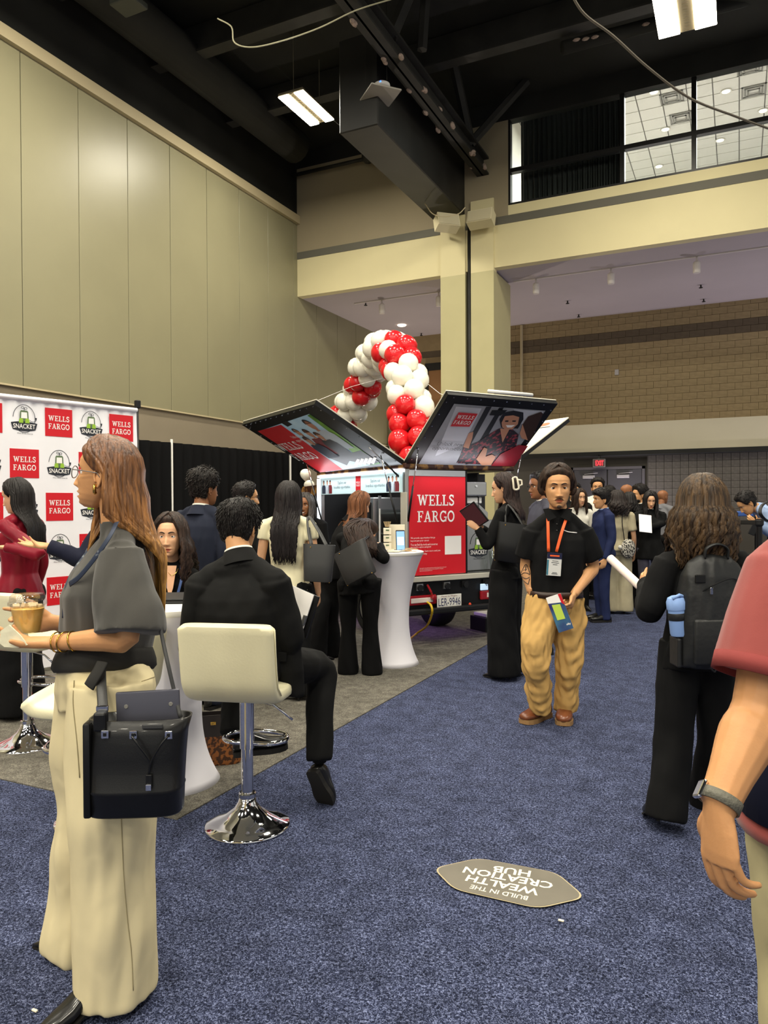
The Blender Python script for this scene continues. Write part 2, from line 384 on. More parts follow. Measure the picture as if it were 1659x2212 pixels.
# --- balcony block, stripe, soffit, back wall
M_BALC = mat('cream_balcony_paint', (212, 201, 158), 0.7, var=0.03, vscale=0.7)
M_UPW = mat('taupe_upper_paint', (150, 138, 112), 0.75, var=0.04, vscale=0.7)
M_STRIPE = mat('grey_stripe_paint', (98, 95, 84), 0.7)
M_SOFF = mat('pale_soffit_paint', (176, 166, 168), 0.8, var=0.03, vscale=0.6)
SX0, WZ0, WZ1 = -5.02, 8.67, 11.1
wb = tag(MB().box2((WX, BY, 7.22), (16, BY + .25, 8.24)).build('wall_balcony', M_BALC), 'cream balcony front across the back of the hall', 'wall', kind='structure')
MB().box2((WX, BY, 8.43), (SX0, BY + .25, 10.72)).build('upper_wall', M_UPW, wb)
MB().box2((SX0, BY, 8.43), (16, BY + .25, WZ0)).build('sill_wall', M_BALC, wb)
MB().box2((WX - .3, BY, 10.72), (16, BY + .25, 11.4)).box2((WX - .3, BY + .02, 9.3), (WX + .02, BY + .25, 11)).build('black_header', M_DARK, wb)
MB().box2((WX, BY - .012, 8.24), (16, BY + .25, 8.43)).build('stripe', M_STRIPE, wb)
sof = tag(MB().box2((WX, BY + .25, 7.22), (16, KY, 7.5)).build('ceiling_soffit', M_SOFF), 'pale soffit under the balcony with track lights', 'ceiling', kind='structure')
M_CMU = mat('tan_painted_block', (158, 139, 104), 0.8, var=0.08, vscale=2.5, bump=0.25, bscale=40)
M_CMUD = mat('dark_grey_painted_block', (92, 87, 80), 0.8, var=0.1, vscale=3, bump=0.25, bscale=40)
M_MORT = mat('tan_mortar', (138, 120, 88), 0.9); M_MORTD = mat('dark_mortar', (76, 72, 66), 0.9)
wk = tag(MB().box2((WX, KY, 0), (16, KY + .3, 7.3)).build('wall_back', M_MORT), 'block wall at the back under the balcony', 'wall', kind='structure')
me = cube_mesh('block', M_CMU, 0.02); k = 0
M_BAND = mat('brown_band_paint', (98, 86, 70), 0.8, var=0.08, vscale=2.5, bump=0.2, bscale=40); meb = cube_mesh('block_band', M_BAND, 0.02)
z = 3.9
row = 0
while z < 7.2:
    x = -6.9 + (0.2 if row % 2 else 0.0)
    while x < 0.95:
        inst('block', meb if 6.4 < z + .1 < 6.66 else me, (x + .2, KY - .01, z + .1), (.392, .05, .192), wk); x += .4
    z += .2; row += 1
MB().box2((WX, KY - .03, 3.9), (-6.95, KY, 6.45)).box2((WX, KY - .03, 6.67), (-6.95, KY, 7.22)).build('plain_block_stretch', M_CMU, wk)
MB().box2((WX, KY - .03, 6.45), (-6.95, KY, 6.67)).build('plain_band_stretch', M_BAND, wk)
med = cube_mesh('dark_block', M_CMUD, 0.03)
MB().box2((WX, KY - .02, 0), (16, KY, 3.0)).build('lower_mortar_field', M_MORTD, wk)
z = 0.9
while z < 3.0:
    x = -2.45
    while x < 0.85: inst('dark_block', med, (x + .112, KY - .03, z + .1), (.214, .05, .192), wk); x += .225
    z += .2
MB().tube([(-6.3, KY - .06, 3.9), (-6.3, KY - .06, 7.2)], .045, 6).build('conduit', M_TRIM, wk)
M_HEAD = mat('cream_header_paint', (200, 192, 166), 0.6, var=0.02, vscale=0.8)
tag(MB().box2((-10.8, KY - .5, 3.02), (12, KY, 3.86)).box2((-10.8, KY - .56, 2.9), (12, KY, 3.02), mi=1).build('trim_10', [M_HEAD, M_DARK]), 'long cream header box on the back wall above the doors', 'header', kind='structure')
# dark opening with lit room left of the column
mb = MB().box2((-9.6, KY - .06, 4.1), (-8.4, KY - .02, 6.0)); w4 = tag(mb.build('window_4', mat('tan_lit_wall', (150, 110, 72), 0.8)), 'tan lit opening behind the balloon arch', 'window', kind='structure')
MB().box2((-9.64, KY - .1, 4.1), (-9.52, KY - .02, 6.1)).box2((-9.0, KY - .1, 4.1), (-8.94, KY - .02, 6.1)).box2((-9.64, KY - .1, 6.0), (-8.36, KY - .02, 6.25)).build('window_frame', M_STEEL, w4)
# doors and exit sign
M_DOOR = mat('charcoal_door_paint', (66, 64, 68), 0.5); M_PLATE = mat('pale_door_closer', (170, 165, 165), 0.4)
xd0, xd1 = -4.66, -2.62
d1 = thing('door_1', 'dark grey double doors under the exit sign', 'door', kind='structure')
for i in range(2):
    x0 = xd0 + i * (xd1 - xd0) / 2; x1 = x0 + (xd1 - xd0) / 2
    lf = MB().box2((x0 + .02, KY - .1, 0.02), (x1 - .01, KY - .03, 2.5), b=.01, seg=1).build('door_leaf', M_DOOR, d1)
    MB().box2((x0 + .3, KY - .17, 2.23), (x0 + .66, KY - .1, 2.33), b=.01, seg=1).tube([(x0 + .35, KY - .14, 2.36), (x0 + .75, KY - .14, 2.4)], .012, 6).build('door_closer', M_PLATE, lf)
    MB().tube([(x0 + .1, KY - .16, 1.0), (x1 - .1, KY - .16, 1.0)], .02, 8).build('push_bar', M_PLATE, lf)
MB().box2((xd0 - .08, KY - .12, 0), (xd0, KY - .02, 2.58)).box2((xd1, KY - .12, 0), (xd1 + .08, KY - .02, 2.58)).box2((xd0 - .08, KY - .12, 2.5), (xd1 + .08, KY - .02, 2.58)).build('door_frame', mat('door_frame_paint', (84, 80, 84), .5), d1)
ex = thing('exit_sign', 'lit red EXIT sign box above the double doors', 'sign', (-3.8, KY - .54, 2.68))
MB().box((0, 0, 0), (.37, .07, .25), b=.015).build('housing', mat('exit_grey', (120, 112, 108), .5), ex)
MB().box((0, -.036, 0), (.31, .004, .2)).build('face_plate', mat('exit_face', (92, 60, 58), .4), ex)
text('EXIT', .24, .15, mat('exit_red', (255, 40, 50), .4, emit=3.0), ex, (0.02, -.04, 0), (1, 0, 0), (0, 0, 1), th=.001, bold=.02)
MB().box2((-.03, -.02, .12), (.03, .06, .24)).build('bracket', M_STEEL, ex)
# column
M_COLM = mat('khaki_column_paint', (182, 174, 132), 0.6, var=0.04, vscale=1.0)
cw = thing('column_pair', 'khaki double column carrying the balcony', 'column', kind='structure')
for x0, x1 in ((-6.75, -6.1), (-5.95, -5.37)):
    MB().box2((x0, BY - .06, 0), (x1, 18.9, 7.15)).build('column_shaft', M_COLM, cw)
    MB().box2((x0, BY - .06, 7.15), (x1, BY + .2, 8.62 if x0 < -6 else 8.9)).build('column_head', M_BALC, cw)
MB().box2((-6.1, BY + .1, 0), (-5.95, 18.9, 8.6)).build('column_gap', M_STEEL, cw)
MB().tube([(-6.0, BY, 0), (-6.0, BY, 8.7)], .055, 10).build('drain_pipe', M_STEEL, cw, smooth=True)
# loudspeakers on the column
M_SPK = mat('cream_plastic', (216, 206, 172), 0.5)
for px, py, rz, w_, lab in ((962, 488, 42, .55, 'cream wall speaker angled left at the column top'), (1042, 479, 0, .62, 'cream wall speaker facing forward right of the column pipe')):
    p = P(px, py, 17.9); s_ = thing('wall_speaker', lab, 'speaker', p, YAW * 0 + R(rz) - 0.0)
    M_ = Matrix.Rotation(R(-18), 3, 'X')
    mb = MB().prism([(-w_ / 2, -.16), (w_ / 2, -.16), (w_ / 2, .17), (-w_ / 2, .17)], .3, (0, .05, 0), (1, 0, 0), (0, 0, 1)); mb.v = [tuple(M_ @ V(v)) for v in mb.v]; mb.build('cabinet', M_SPK, s_)
    mb = MB().box((0, -.26, 0), (w_ * .92, .012, .29), b=.004); mb.v = [tuple(M_ @ V(v)) for v in mb.v]; mb.build('grille', mat('cream_grille', (200, 190, 158), .7), s_)
    MB().tube([(0, .05, 0), (0, .42, .08)], .03, 8).build('mount', M_STEEL, s_)
cab = MB().tube(catmull([P(918, 440, 17.6), P(935, 462, 17.2), P(960, 468, 17.2), P(990, 462, 17.2), P(1005, 448, 17.2)], 5), .012, 6); tag(cab.build('speaker_cable', M_TRIM), 'pale cable looping under the beam end', 'cable')
# --- upper window band and the lit room behind
M_FRAME = mat('black_window_frame', (22, 21, 20), 0.4)
MX = [SX0, -2.38, -0.88, 0.62, 3.2, 5.8]
M_GL = glass_mat('window_glass', (245, 250, 248), 0.05)
for i in range(len(MX) - 1):
    wn = thing('window_%d' % (i + 5), 'dark framed interior window of the lit upper room, pane pair %s from the column' % ('one', 'two', 'three', 'four', 'five')[i], 'window', kind='structure')
    x0, x1 = MX[i], MX[i + 1]
    MB().box2((x0 - .05, BY + .02, WZ0), (x0 + .05, BY + .2, WZ1)).box2((x0, BY + .03, WZ0), (x1, BY + .2, WZ0 + .06)).box2((x0, BY + .03, 9.46), (x1, BY + .18, 9.56)).box2((x0, BY + .03, WZ1 - .06), (x1, BY + .2, WZ1)).build('window_frame', M_FRAME, wn)
    for z0, z1 in ((WZ0 + .06, 9.46), (9.56, WZ1 - .06)): MB().box2((x0 + .05, BY + .1, z0), (x1 - .05, BY + .11, z1)).build('pane', M_GL, wn)
M_TILE = mat('ceiling_tile', (226, 224, 216), 0.9, var=0.02); M_TBAR = mat('ceiling_tbar', (120, 118, 112), 0.6); M_WHT = mat('white_wall_paint', (225, 222, 210), 0.8)
CZ = 12.2
up = tag(MB().box2((-6, BY + .3, CZ + .03), (10, 31, CZ + .1)).build('ceiling_upper_room', M_TBAR), 'white tiled ceiling of the upper room', 'ceiling', kind='structure')
me = cube_mesh('ceiling_tile', M_TILE)
for i in range(9):
    for j in range(14): inst('ceiling_tile', me, (-3.4 + i * .62, 19.9 + j * .62, CZ + .02), (.59, .59, .03), up)
MB().box2((-6, BY + .3, CZ - .25), (10, 19.55, CZ)).build('white_bulkhead', M_WHT, up)
tag(MB().box2((-6, 29.5, 7.5), (10, 29.7, 12.3)).box2((-6.0, BY + .3, 7.5), (-5.6, 31, 12.3)).box2((9.8, BY + .3, 7.5), (10, 31, 12.3)).build('wall_upper_room', M_WHT), 'bright white walls of the upper room', 'wall', kind='structure')
M_DL = mat('downlight_glow', (255, 246, 225), .4, emit=14)
for (x, yv) in ((-2.0, 20.6), (-.3, 21.4), (-1.9, 22.8), (-.5, 24.2), (-2.3, 25.2), (.9, 20.0), (-4.6, 20.4), (.6, 22.9), (-1.1, 26.2)):
    MB().lathe([(.0, -.005), (.1, -.005)], (x, yv, CZ), 12, cap=(False, False)).build('downlight_lens', M_DL, up); MB().lathe([(.1, 0), (.1, -.02), (.14, -.02), (.14, 0)], (x, yv, CZ), 14).build('downlight_ring', M_WHT, up)
for (x, yv) in ((-1.6, 21.1), (.25, 20.5), (-1.45, 22.3), (.35, 21.7)):
    mb = MB()
    for k, s_ in enumerate((.29, .22, .15)):
        h = -.02 - k * .015
        for a, b in (((-s_, -s_), (s_, -s_ + .035)), ((-s_, s_ - .035), (s_, s_)), ((-s_, -s_), (-s_ + .035, s_)), ((s_ - .035, -s_), (s_, s_))): mb.box2((x + a[0], yv + a[1], CZ + h), (x + b[0], yv + b[1], CZ + h + .02))
    mb.build('air_diffuser', mat('diffuser_grey', (140, 138, 132), .5), up)
area_light('upper_room_light', (-1.0, 23, CZ - .3), 6, 6, 1300, (1, .97, .92), parent=None)
# black drape in the first window
M_DRAPE = mat('black_drape_cloth', (17, 17, 18), 0.55, spec=0.5)
def drape(name, a, b, z0, z1, m, parent=None, fold=.12, amp=.035, seed=0, label=None, cat='curtain', th=.012):
    a, b = V(a), V(b); L = (b - a).length; n = int(L / fold) * 6; d = (b - a).normalized(); nn = V((-d.y, d.x, 0)); rs = random.Random(seed); ph = [rs.uniform(-.8, .8) for _ in range(n // 6 + 2)]; am = [rs.uniform(.5, 1.2) for _ in range(n // 6 + 2)]
    rows = []
    for k in range(7):
        z = z0 + (z1 - z0) * k / 6; r_ = []
        for i in range(n + 1):
            t = i / n * L / fold; q = int(t) % len(ph); w_ = math.sin(2 * PI * t + ph[q] * .6) * amp * am[q] * (1.15 - .45 * k / 6)
            r_.append(a + d * (i / n * L) + nn * w_ + V((0, 0, z)))
        rows.append(r_)
    mb = MB(); mb.rings(rows, (False, False), closed=False); mb.rings([[p + nn * th for p in r_] for r_ in rows], (False, False), closed=False)
    o = mb.build(name, m, parent, smooth=True)
    return tag(o, label, cat) if label else o
drape('window_drape', (-4.85, BY + .55, 0), (-2.45, BY + .5, 0), 8.6, 11.1, M_DRAPE, label='glossy black drape hanging inside the upper window', seed=2)
# --- track lights under the soffit, sprinklers
M_TRK = mat('white_track_paint', (214, 206, 200), 0.5)
for x0, x1, lab, lights in ((-5.25, 3.0, 'right', (1158, 1320, 1505)), (-9.9, -6.8, 'left', (825, 948))):
    t_ = thing('track_light_rail', 'white track light rail under the soffit %s of the column' % lab, 'track light')
    MB().box2((x0, 18.76, 7.19), (x1, 18.8, 7.22)).build('rail', M_TRK, t_)
    for px in lights:
        r_ = ray(px, 620); x = r_.x / r_.y * 18.78
        h = MB().lathe([(.0, .0), (.075, 0), (.085, .03), (.085, .24), (.05, .28), (0, .28)], (x, 18.78, 6.82), 14, cap=(False, False)).build('lamp_head', M_TRK, t_, smooth=True, auto=40); MB().box2((x - .02, 18.76, 7.08), (x + .02, 18.8, 7.2)).build('stem', M_TRK, h)
for px, py in ((1226, 656), (1514, 622), (1520, 652), (1250, 685), (790, 660), (910, 725)):
    p = G(px, py, 7.14); MB().tube([p, p + V((0, 0, .08))], .02, 6).lathe([(0, 0), (.05, .0), (.05, .012), (0, .012)], p, 8).build('sprinkler_head', M_STEEL, sof)
p = G(868, 703, 7.2); tag(MB().lathe([(0, -.02), (.11, -.02), (.14, 0), (0, 0.01)], p, 16).build('recessed_downlight', mat('soft_downlight', (255, 240, 215), .4, emit=5)), 'round recessed downlight in the soffit left of the column', 'light')
# --- hall ceiling lights: two in view, the rest of the rows continue out of view
M_TUBE = mat('high_bay_lens', (255, 244, 214), 0.4, emit=26)
M_HB = mat('high_bay_housing', (150, 140, 118), 0.4, metal=0.5)
def high_bay(loc, w, l, label, visible=True, power=LAMP_W):
    t_ = thing('ceiling_light', label, 'ceiling light', loc, 0, 'high bay lights of the hall ceiling')
    MB().box((0, 0, .06), (w, l, .06), b=.01, seg=1).build('housing', M_HB, t_)
    for s in (-1, 1):
        pw_ = w * .37; MB().box((s * (w / 2 - pw_ / 2), 0, .02), (pw_, l * .98, .03), b=.008, seg=1).build('lens', M_TUBE, t_)
    mb = MB(); [mb.box((0, -l / 2 + l * (k + .5) / 16, .028), (w * .1, l / 40, .012)) for k in range(16)]; tag(mb.build('louvre', M_HB, t_), kind='stuff')
    for s in (-1, 1): MB().tube([(0, s * l * .4, .08), (0, s * l * .4, 11.15 - loc[2])], .006, 5).build('hanger_wire', M_HB, t_)
    area_light('ceiling_lamp', (0, 0, -.03), w, l, power, parent=t_)
f1 = P(663, 237, 15.75); high_bay(tuple(f1), .6, 1.3, 'bright twin panel ceiling light left of the beam')
f2 = P(1480, 22, 12.6); high_bay(tuple(f2), .95, 1.35, 'bright twin panel ceiling light at the top right')
for i, xx in enumerate((f1.x, -4.5, f2.x, 3.4)):
    for j, yy in enumerate((8.0, 2.6, -2.8, -8.2, -13.6)):
        high_bay((xx, yy, 9.8), .6, 1.3, 'ceiling light above the view, %s row back, %s from the left wall' % (('first', 'second', 'third', 'fourth', 'fifth')[j], ('nearest', 'second', 'third', 'farthest')[i]))
# wireless access point with its flat antenna plate
ap = thing('wireless_access_point', 'white ceiling access point with blue light over a flat grey plate', 'access point', P(822, 205, 14.0), YAW)
MB().box((.0, 0, .0), (.6, .62, .03), M=Matrix.Rotation(R(22), 3, 'Z'), b=.008).build('antenna_plate', mat('plate_grey', (150, 146, 138), .5), ap)
MB().lathe([(0, -.05), (.11, -.05), (.15, -.02), (.15, .02), (.1, .05), (0, .05)], (.03, 0, .17), 18).build('housing', mat('ap_white', (215, 212, 208), .4), ap, smooth=True)
MB().ell((.0, -.14, .17), .018, 8).build('status_light', mat('ap_blue', (40, 90, 255), .4, emit=6), ap)
MB().tube([(.03, .0, .05), (.03, 0, .15)], .03, 8).tube([(.12, 0, .2), (.12, 0, 1.9)], .007, 5).tube([(-.28, 0, .03), (-.28, 0, 1.9)], .007, 5).build('mounting_rod', M_STEEL, ap)
# small dark projector box at the very top left
pj = P(278, 10, 12.5); tag(MB().box(pj, (.5, .38, .1), b=.02).tube([pj, pj + V((0, 0, 1.2))], .02, 6).build('ceiling_box', mat('box_dark_grey', (70, 72, 66), .5)), 'dark grey box hanging from the ceiling at the top left', 'ceiling box')
# cables in the ceiling
def cable(pts, r, m, label):
    return tag(MB().tube(catmull(pts, 6), r, 6).build('ceiling_cable', m), label, 'cable')
cable([P(470, 40, 12), P(500, 58, 12), P(507, 92, 12), P(545, 102, 12), P(610, 88, 12), P(690, 60, 12), P(770, 22, 12), P(860, -6, 12)], .012, mat('pale_cable', (150, 146, 120), .5), 'pale cable sagging across the black ceiling left of the beam')
cable([P(1230, -20, 9.0), P(1262, 30, 9.2), P(1325, 78, 9.5), P(1400, 146, 9.8), P(1490, 212, 10.1), P(1590, 252, 10.4), P(1680, 285, 10.6)], .016, mat('grey_cable', (96, 90, 80), .4), 'thick dark cable hanging in front of the upper windows')
cable([P(595, 140, 15.5), P(640, 185, 15.5), P(690, 235, 15.5), P(770, 300, 15.5), P(800, 330, 15.5), P(812, 340, 15.6)], .006, M_STEEL, 'thin dark hanging wire by the left ceiling light')

# --- lilac event uplights by the back wall, plus an unseen warm one added to brighten the soffit
M_UPL = mat('uplight_lens', (196, 140, 255), .4, emit=4)
for x, yv, pw_, col_, lab in ((-3.0, 22.6, 65, (.95, .88, 1.0), 'lilac floor uplight near the double doors'), (3.6, 22.2, 180, (.95, .88, 1.0), 'lilac floor uplight beyond the right edge'), (-9.6, 21.6, 150, (1.0, .88, .74), 'unseen warm floor uplight added in the corner behind the truck')):
    u_ = thing('floor_uplight', lab, 'uplight', (x, yv, 0)); MB().lathe([(.0, .06), (.09, .06), (.1, .1), (.1, .26), (.085, .26), (.085, .24), (0, .24)], (0, 0, 0), 20, cap=(False, False)).build('lamp_can', M_STEEL, u_, smooth=True, auto=40)
    MB().box2((-.12, -.03, 0), (.12, .03, .03)).box2((-.12, -.02, 0), (-.105, .02, .18)).box2((.105, -.02, 0), (.12, .02, .18)).build('yoke', M_STEEL, u_); MB().lathe([(0, .245), (.084, .245)], (0, 0, 0), 20, cap=(False, False)).build('lens', M_UPL, u_)
    area_light('uplight_lamp', (0, 0, .3), .2, .2, pw_, col_, rot=(R(180), 0, 0), parent=u_)

tag(MB().box(P(1318, 783, (V((-3.4, KY - .06, 5)) - CO).dot(FW)), (.12, .06, .17), b=.01).build('wall_sensor', M_PLATE), 'small white sensor box on the tan block wall', 'sensor') if 0 else None
MB().box((-3.35, KY - .06, 5.45), (.12, .06, .17), b=.01).build('wall_sensor', M_PLATE, wk)
# ================================================================== BOOTH, TRUCK, FURNITURE
M_WHITE = mat('white_gloss', (236, 234, 228), 0.4)
M_BLK = mat('black_plastic', (20, 20, 21), 0.45); M_BLKM = mat('black_painted_metal', (24, 24, 25), 0.35, metal=0.3)
M_SILV = mat('brushed_steel', (176, 176, 174), 0.32, metal=0.9); M_CHR = mat('chrome', (225, 225, 228), 0.06, metal=1.0)
M_RED = mat('print_red', (204, 28, 40), 0.45); M_INK = mat('ink_navy', (40, 44, 52), 0.5); M_LET = mat('print_white', (244, 240, 236), 0.5)
M_GRN = mat('print_green', (150, 190, 60), 0.5); M_GRYG = mat('print_grey_green', (98, 118, 86), 0.5)
def ring_poly(mb, put, cx, cy, rx, ry, t, a0=0, a1=360, n=36, mi=0):
    vs = []; 
    for i in range(n + 1):
        a = R(a0 + (a1 - a0) * i / n); vs += [put(cx + rx * math.cos(a), cy + ry * math.sin(a)), put(cx + (rx - t) * math.cos(a), cy + (ry - t) * math.sin(a))]
    mb.add(vs, [(2 * i, 2 * i + 1, 2 * i + 3, 2 * i + 2) for i in range(n)], mi)
def flatpoly(mb, put, pts, mi=0): mb.add([put(x, y) for x, y in pts], [tuple(range(len(pts)))], mi)
def snack_mark(parent, o, eu, ev, s, off=.001):
    """round tram emblem with banner, s = overall height"""
    o, eu, ev = V(o), V(eu).normalized(), V(ev).normalized(); nn = eu.cross(ev)
    def mk(k): return lambda x, y: o + eu * (x * s) + ev * (y * s) + nn * (off + k * .0006)
    mb = MB(); p0, p1, p2 = mk(0), mk(1), mk(2)
    ring_poly(mb, p0, 0, .04, .36, .45, .018, 205, 555 - 20, 40)
    b = MB()
    n = 12; top = [(-.42 + .84 * i / n, -.1 + .05 * (1 - (2 * i / n - 1) ** 2)) for i in range(n + 1)]; bot = [(.36 - .72 * i / n, -.31 - .05 * (1 - (2 * i / n - 1) ** 2)) for i in range(n + 1)]
    e = mb.build('emblem_ring', M_INK, parent)
    flatpoly(b, p1, (top + bot)[::-1]); b.build('emblem_banner', M_INK, e)
    text('SNACKET', .7 * s, .15 * s, M_LET, e, p2(0, -.205), eu, ev, bold=.012)
    text('Where Brands Show Up', .5 * s, .055 * s, M_INK, e, p1(.02, -.44), eu, ev)
    g = MB()
    flatpoly(g, p1, [(-.15, -.1), (.15, -.1), (.13, .26), (.1, .3), (-.1, .3), (-.13, .26)], 0); flatpoly(g, p2, [(-.1, .05), (.1, .05), (.09, .24), (-.09, .24)], 1)
    for sx in (-1, 1): flatpoly(g, p2, [(sx * .03, -.1), (sx * .17, -.1), (sx * .16, .02), (sx * .1, .06), (sx * .04, .03)][::sx], 2)
    ring_poly(g, p2, -.05, .39, .05, .04, .014, 0, 360, 12, 3); ring_poly(g, p2, .05, .37, .05, .04, .014, 0, 360, 12, 3)
    flatpoly(g, p2, [(-.01, .29), (.01, .29), (.01, .38), (-.01, .38)], 3)
    g.build('emblem_tram', [M_GRYG, M_LET, M_GRN, M_INK], e)
    c = MB(); ring_poly(c, p1, .28, .0, .1, .05, .014, 180, 360, 10); flatpoly(c, p1, [(.37, 0), (.39, 0), (.41, .09), (.35, .09)]); c.build('emblem_plug', M_INK, e)
    return e
# --- step-and-repeat backdrop
a_, b_ = W(-2.41, 7.25), W(-3.24, 6.24); bd_u = (a_ - b_).normalized(); bd_l = b_ - bd_u * 1.1; bd_n = V((bd_u.y, -bd_u.x, 0))
BL = (a_ - bd_l).length
bd = thing('backdrop', 'white step-and-repeat fabric backdrop with red squares and tram emblems', 'backdrop', tuple(bd_l), math.atan2(bd_u.y, bd_u.x))
M_FAB = mat('white_stretch_fabric', (238, 237, 242), 0.75, var=0.02, vscale=3)
rows = []
for k in range(25):
    z = .05 + 2.36 * k / 24; rows.append([V((BL * i / 60, .0 + (.012 * (1 + math.sin(i * 2.1 + k * .4)) * max(0, (k - 21) / 3)), z)) for i in range(61)])
mb = MB().rings(rows, (False, False), closed=False); mb.rings([[p + V((0, .012, 0)) for p in r_[::-1]] for r_ in rows], (False, False), closed=False); mb.build('fabric_panel', M_FAB, bd, smooth=True)
MB().tube([(0, .0, 2.41), (BL, .0, 2.41)], .02, 8).build('top_sleeve', M_FAB, bd, smooth=True)
for x in (.02, BL + .02):
    pl = MB().tube([(x, .03, 0), (x, .03, 2.46)], .016, 8).build('frame_pole', M_BLKM, bd, smooth=True); MB().box((x, .02, 2.47), (.05, .05, .08), b=.01).build('pole_clamp', M_BLK, pl); MB().box((x, .03, .01), (.05, .5, .02), b=.005).build('foot', M_BLK, pl)
Mi = Matrix.Rotation(-math.atan2(bd_u.y, bd_u.x), 4, 'Z') @ Matrix.Translation(-bd_l)
def bdl(px, py): return Mi @ hit(px, py, bd_l, bd_n)
c0 = [bdl(x, y) for x, y in ((52, 907), (128, 915), (200, 921), (262, 928))]
dx = (c0[3].x - c0[0].x) / 3; dz = (bdl(52, 907).z - bdl(50, 1001).z); z0 = c0[0].z; x0 = c0[0].x
for ci in range(-3, 4):
    for ri in range(8):
        x, z = x0 + ci * dx, z0 - ri * dz
        if x < .12 or x > BL - .1 or z < .2: continue
        if (ci + ri) % 2:
            sq = MB().box((x, -.0015, z), (.25, .002, .25)).build('red_square', M_RED, bd); bank_mark(sq, (x, -.0026, z), (1, 0, 0), (0, 0, 1), .195)
        else: snack_mark(bd, (x, -.001, z), (1, 0, 0), (0, 0, 1), .27)
# --- pipe and drape along the left wall
M_PD = mat('black_banjo_cloth', (15, 15, 16), 0.9, spec=0.15)
pa, pb = W((300 - 830) / 1600 * 10.6, 10.6), W((625 - 830) / 1600 * 13.6, 13.6); pd = (pb - pa).normalized(); pst = [pa - pd * 3.2, P(371, 1000, 11.15), P(627, 1000, 13.62), pb + pd * .6]
for q in pst: q.z = 0
for i in range(3):
    drape('pipe_drape', pst[i] + pd * .03, pst[i + 1] - pd * .03, .02, 2.42, M_PD, fold=.2, amp=.04, seed=i + 11, label=('black drape panel behind the white backdrop', 'black drape panel behind the navy suited man', 'black drape panel behind the truck cab')[i])
for i in (1, 2): tag(MB().tube([pst[i], pst[i] + V((0, 0, 2.47))], .02, 8).lathe([(0, 0), (.2, 0), (.2, .015), (0, .015)], pst[i] + V((0, 0, .0)), 16).build('drape_pole', M_WHITE, smooth=True, auto=40), ('white drape pole left of the navy suited man', 'white drape pole nearer the truck')[i - 1], 'pole')
# --- truck -----------------------------------------------------------------
TROT = R(30) + YAW; TO = W(.22, 7.6, 0)
tr = thing('food_truck', 'small food truck with red rear panel and raised picture hatches', 'truck', tuple(TO), TROT)
TM = Matrix.Translation(TO) @ Matrix.Rotation(TROT, 4, 'Z'); TI = TM.inverted()
def on_plane(px, py, o, n): return TI @ hit(px, py, TM @ V(o), (TM.to_3x3() @ V(n)))
WD, LN, Z0, Z1 = 1.40, 2.12, .70, 1.84
M_WRAP = mat('brown_ring_wrap', (60, 34, 26), 0.35, col2=(150, 110, 60), vscale=9, lo=.5, hi=.6); M_LED = mat('led_strip_glow', (235, 245, 255), .4, emit=7)
M_ALU = mat('pale_aluminium_edge', (205, 200, 184), 0.35, metal=0.3)
MB().box2((.05, .15, .42), (WD - .05, LN + 1.0, .62)).box2((0.02, .06, .6), (WD - .02, LN, .68)).build('chassis', M_BLKM, tr)
MB().box2((-.01, -.04, .67), (WD + .01, LN, .725), b=.006).build('deck_edge', M_ALU, tr)
MB().box2((-.02, -.03, 1.84), (WD + .02, LN, 1.9), b=.015).build('roof', M_WRAP, tr)
for x, y in ((.03, .03), (WD - .03, .03), (.03, LN - .03), (WD - .03, LN - .03)): MB().box((x, y, 1.28), (.055, .055, 1.13), b=.006, seg=1).build('corner_post', M_SILV, tr)
MB().box2((.06, LN - .04, .72), (WD - .06, LN - .01, 1.84)).build('front_bulkhead', M_BLK, tr)
# rear: red panel, header strip
rp = MB().box2((.045, -.012, .735), (.753, .03, 1.765), b=.003, seg=1).build('red_rear_panel', M_RED, tr)
MB().box2((.045, -.008, 1.77), (.753, .03, 1.83)).build('white_header_strip', M_LED if 0 else mat('white_header', (225, 232, 238), .4), tr)
MB().box2((.755, -.012, .735), (.775, .35, 1.83)).build('compartment_divider', M_BLKM, tr)
def rear(px, py): return on_plane(px, py, (0, -.012, 0), (0, 1, 0))
c = (rear(902, 1073) + rear(982, 1073)) / 2; c2 = rear(942, 1098); bank_mark(rp, (c2.x, -.0125, c2.z), (1, 0, 0), (0, 0, 1), (rear(982, 1098) - rear(902, 1098)).length)
for k, (ln, px, py, w_) in enumerate((('We provide opportunities that go', 887, 1163, 53), ('beyond just your career.', 887, 1169, 40), ('You can find the tools and resources', 887, 1177, 58), ('you need to explore and grow!', 887, 1183, 44), ('Scan the code to learn more and join', 887, 1192, 64), ('our community.', 887, 1198, 36))):
    p = rear(px, py); text(ln, (rear(px + w_, py) - p).length, .024, M_LET, rp, (p.x, -.0125, p.z), (1, 0, 0), (0, 0, 1), align='L', res=1)
for k in range(3):
    p = rear(906, 1228 + 3 * k); text('terms apply to every offer named here and may change with no notice given', (.34, .3, .16)[k], .011, M_LET, rp, (p.x, -.0125, p.z), (1, 0, 0), (0, 0, 1), align='L', res=1)
a, b = rear(961, 1198), rear(996, 1157); MB().box2((a.x, -.0145, a.z), (b.x, -.012, b.z)).build('blank_white_card', M_LET, rp)
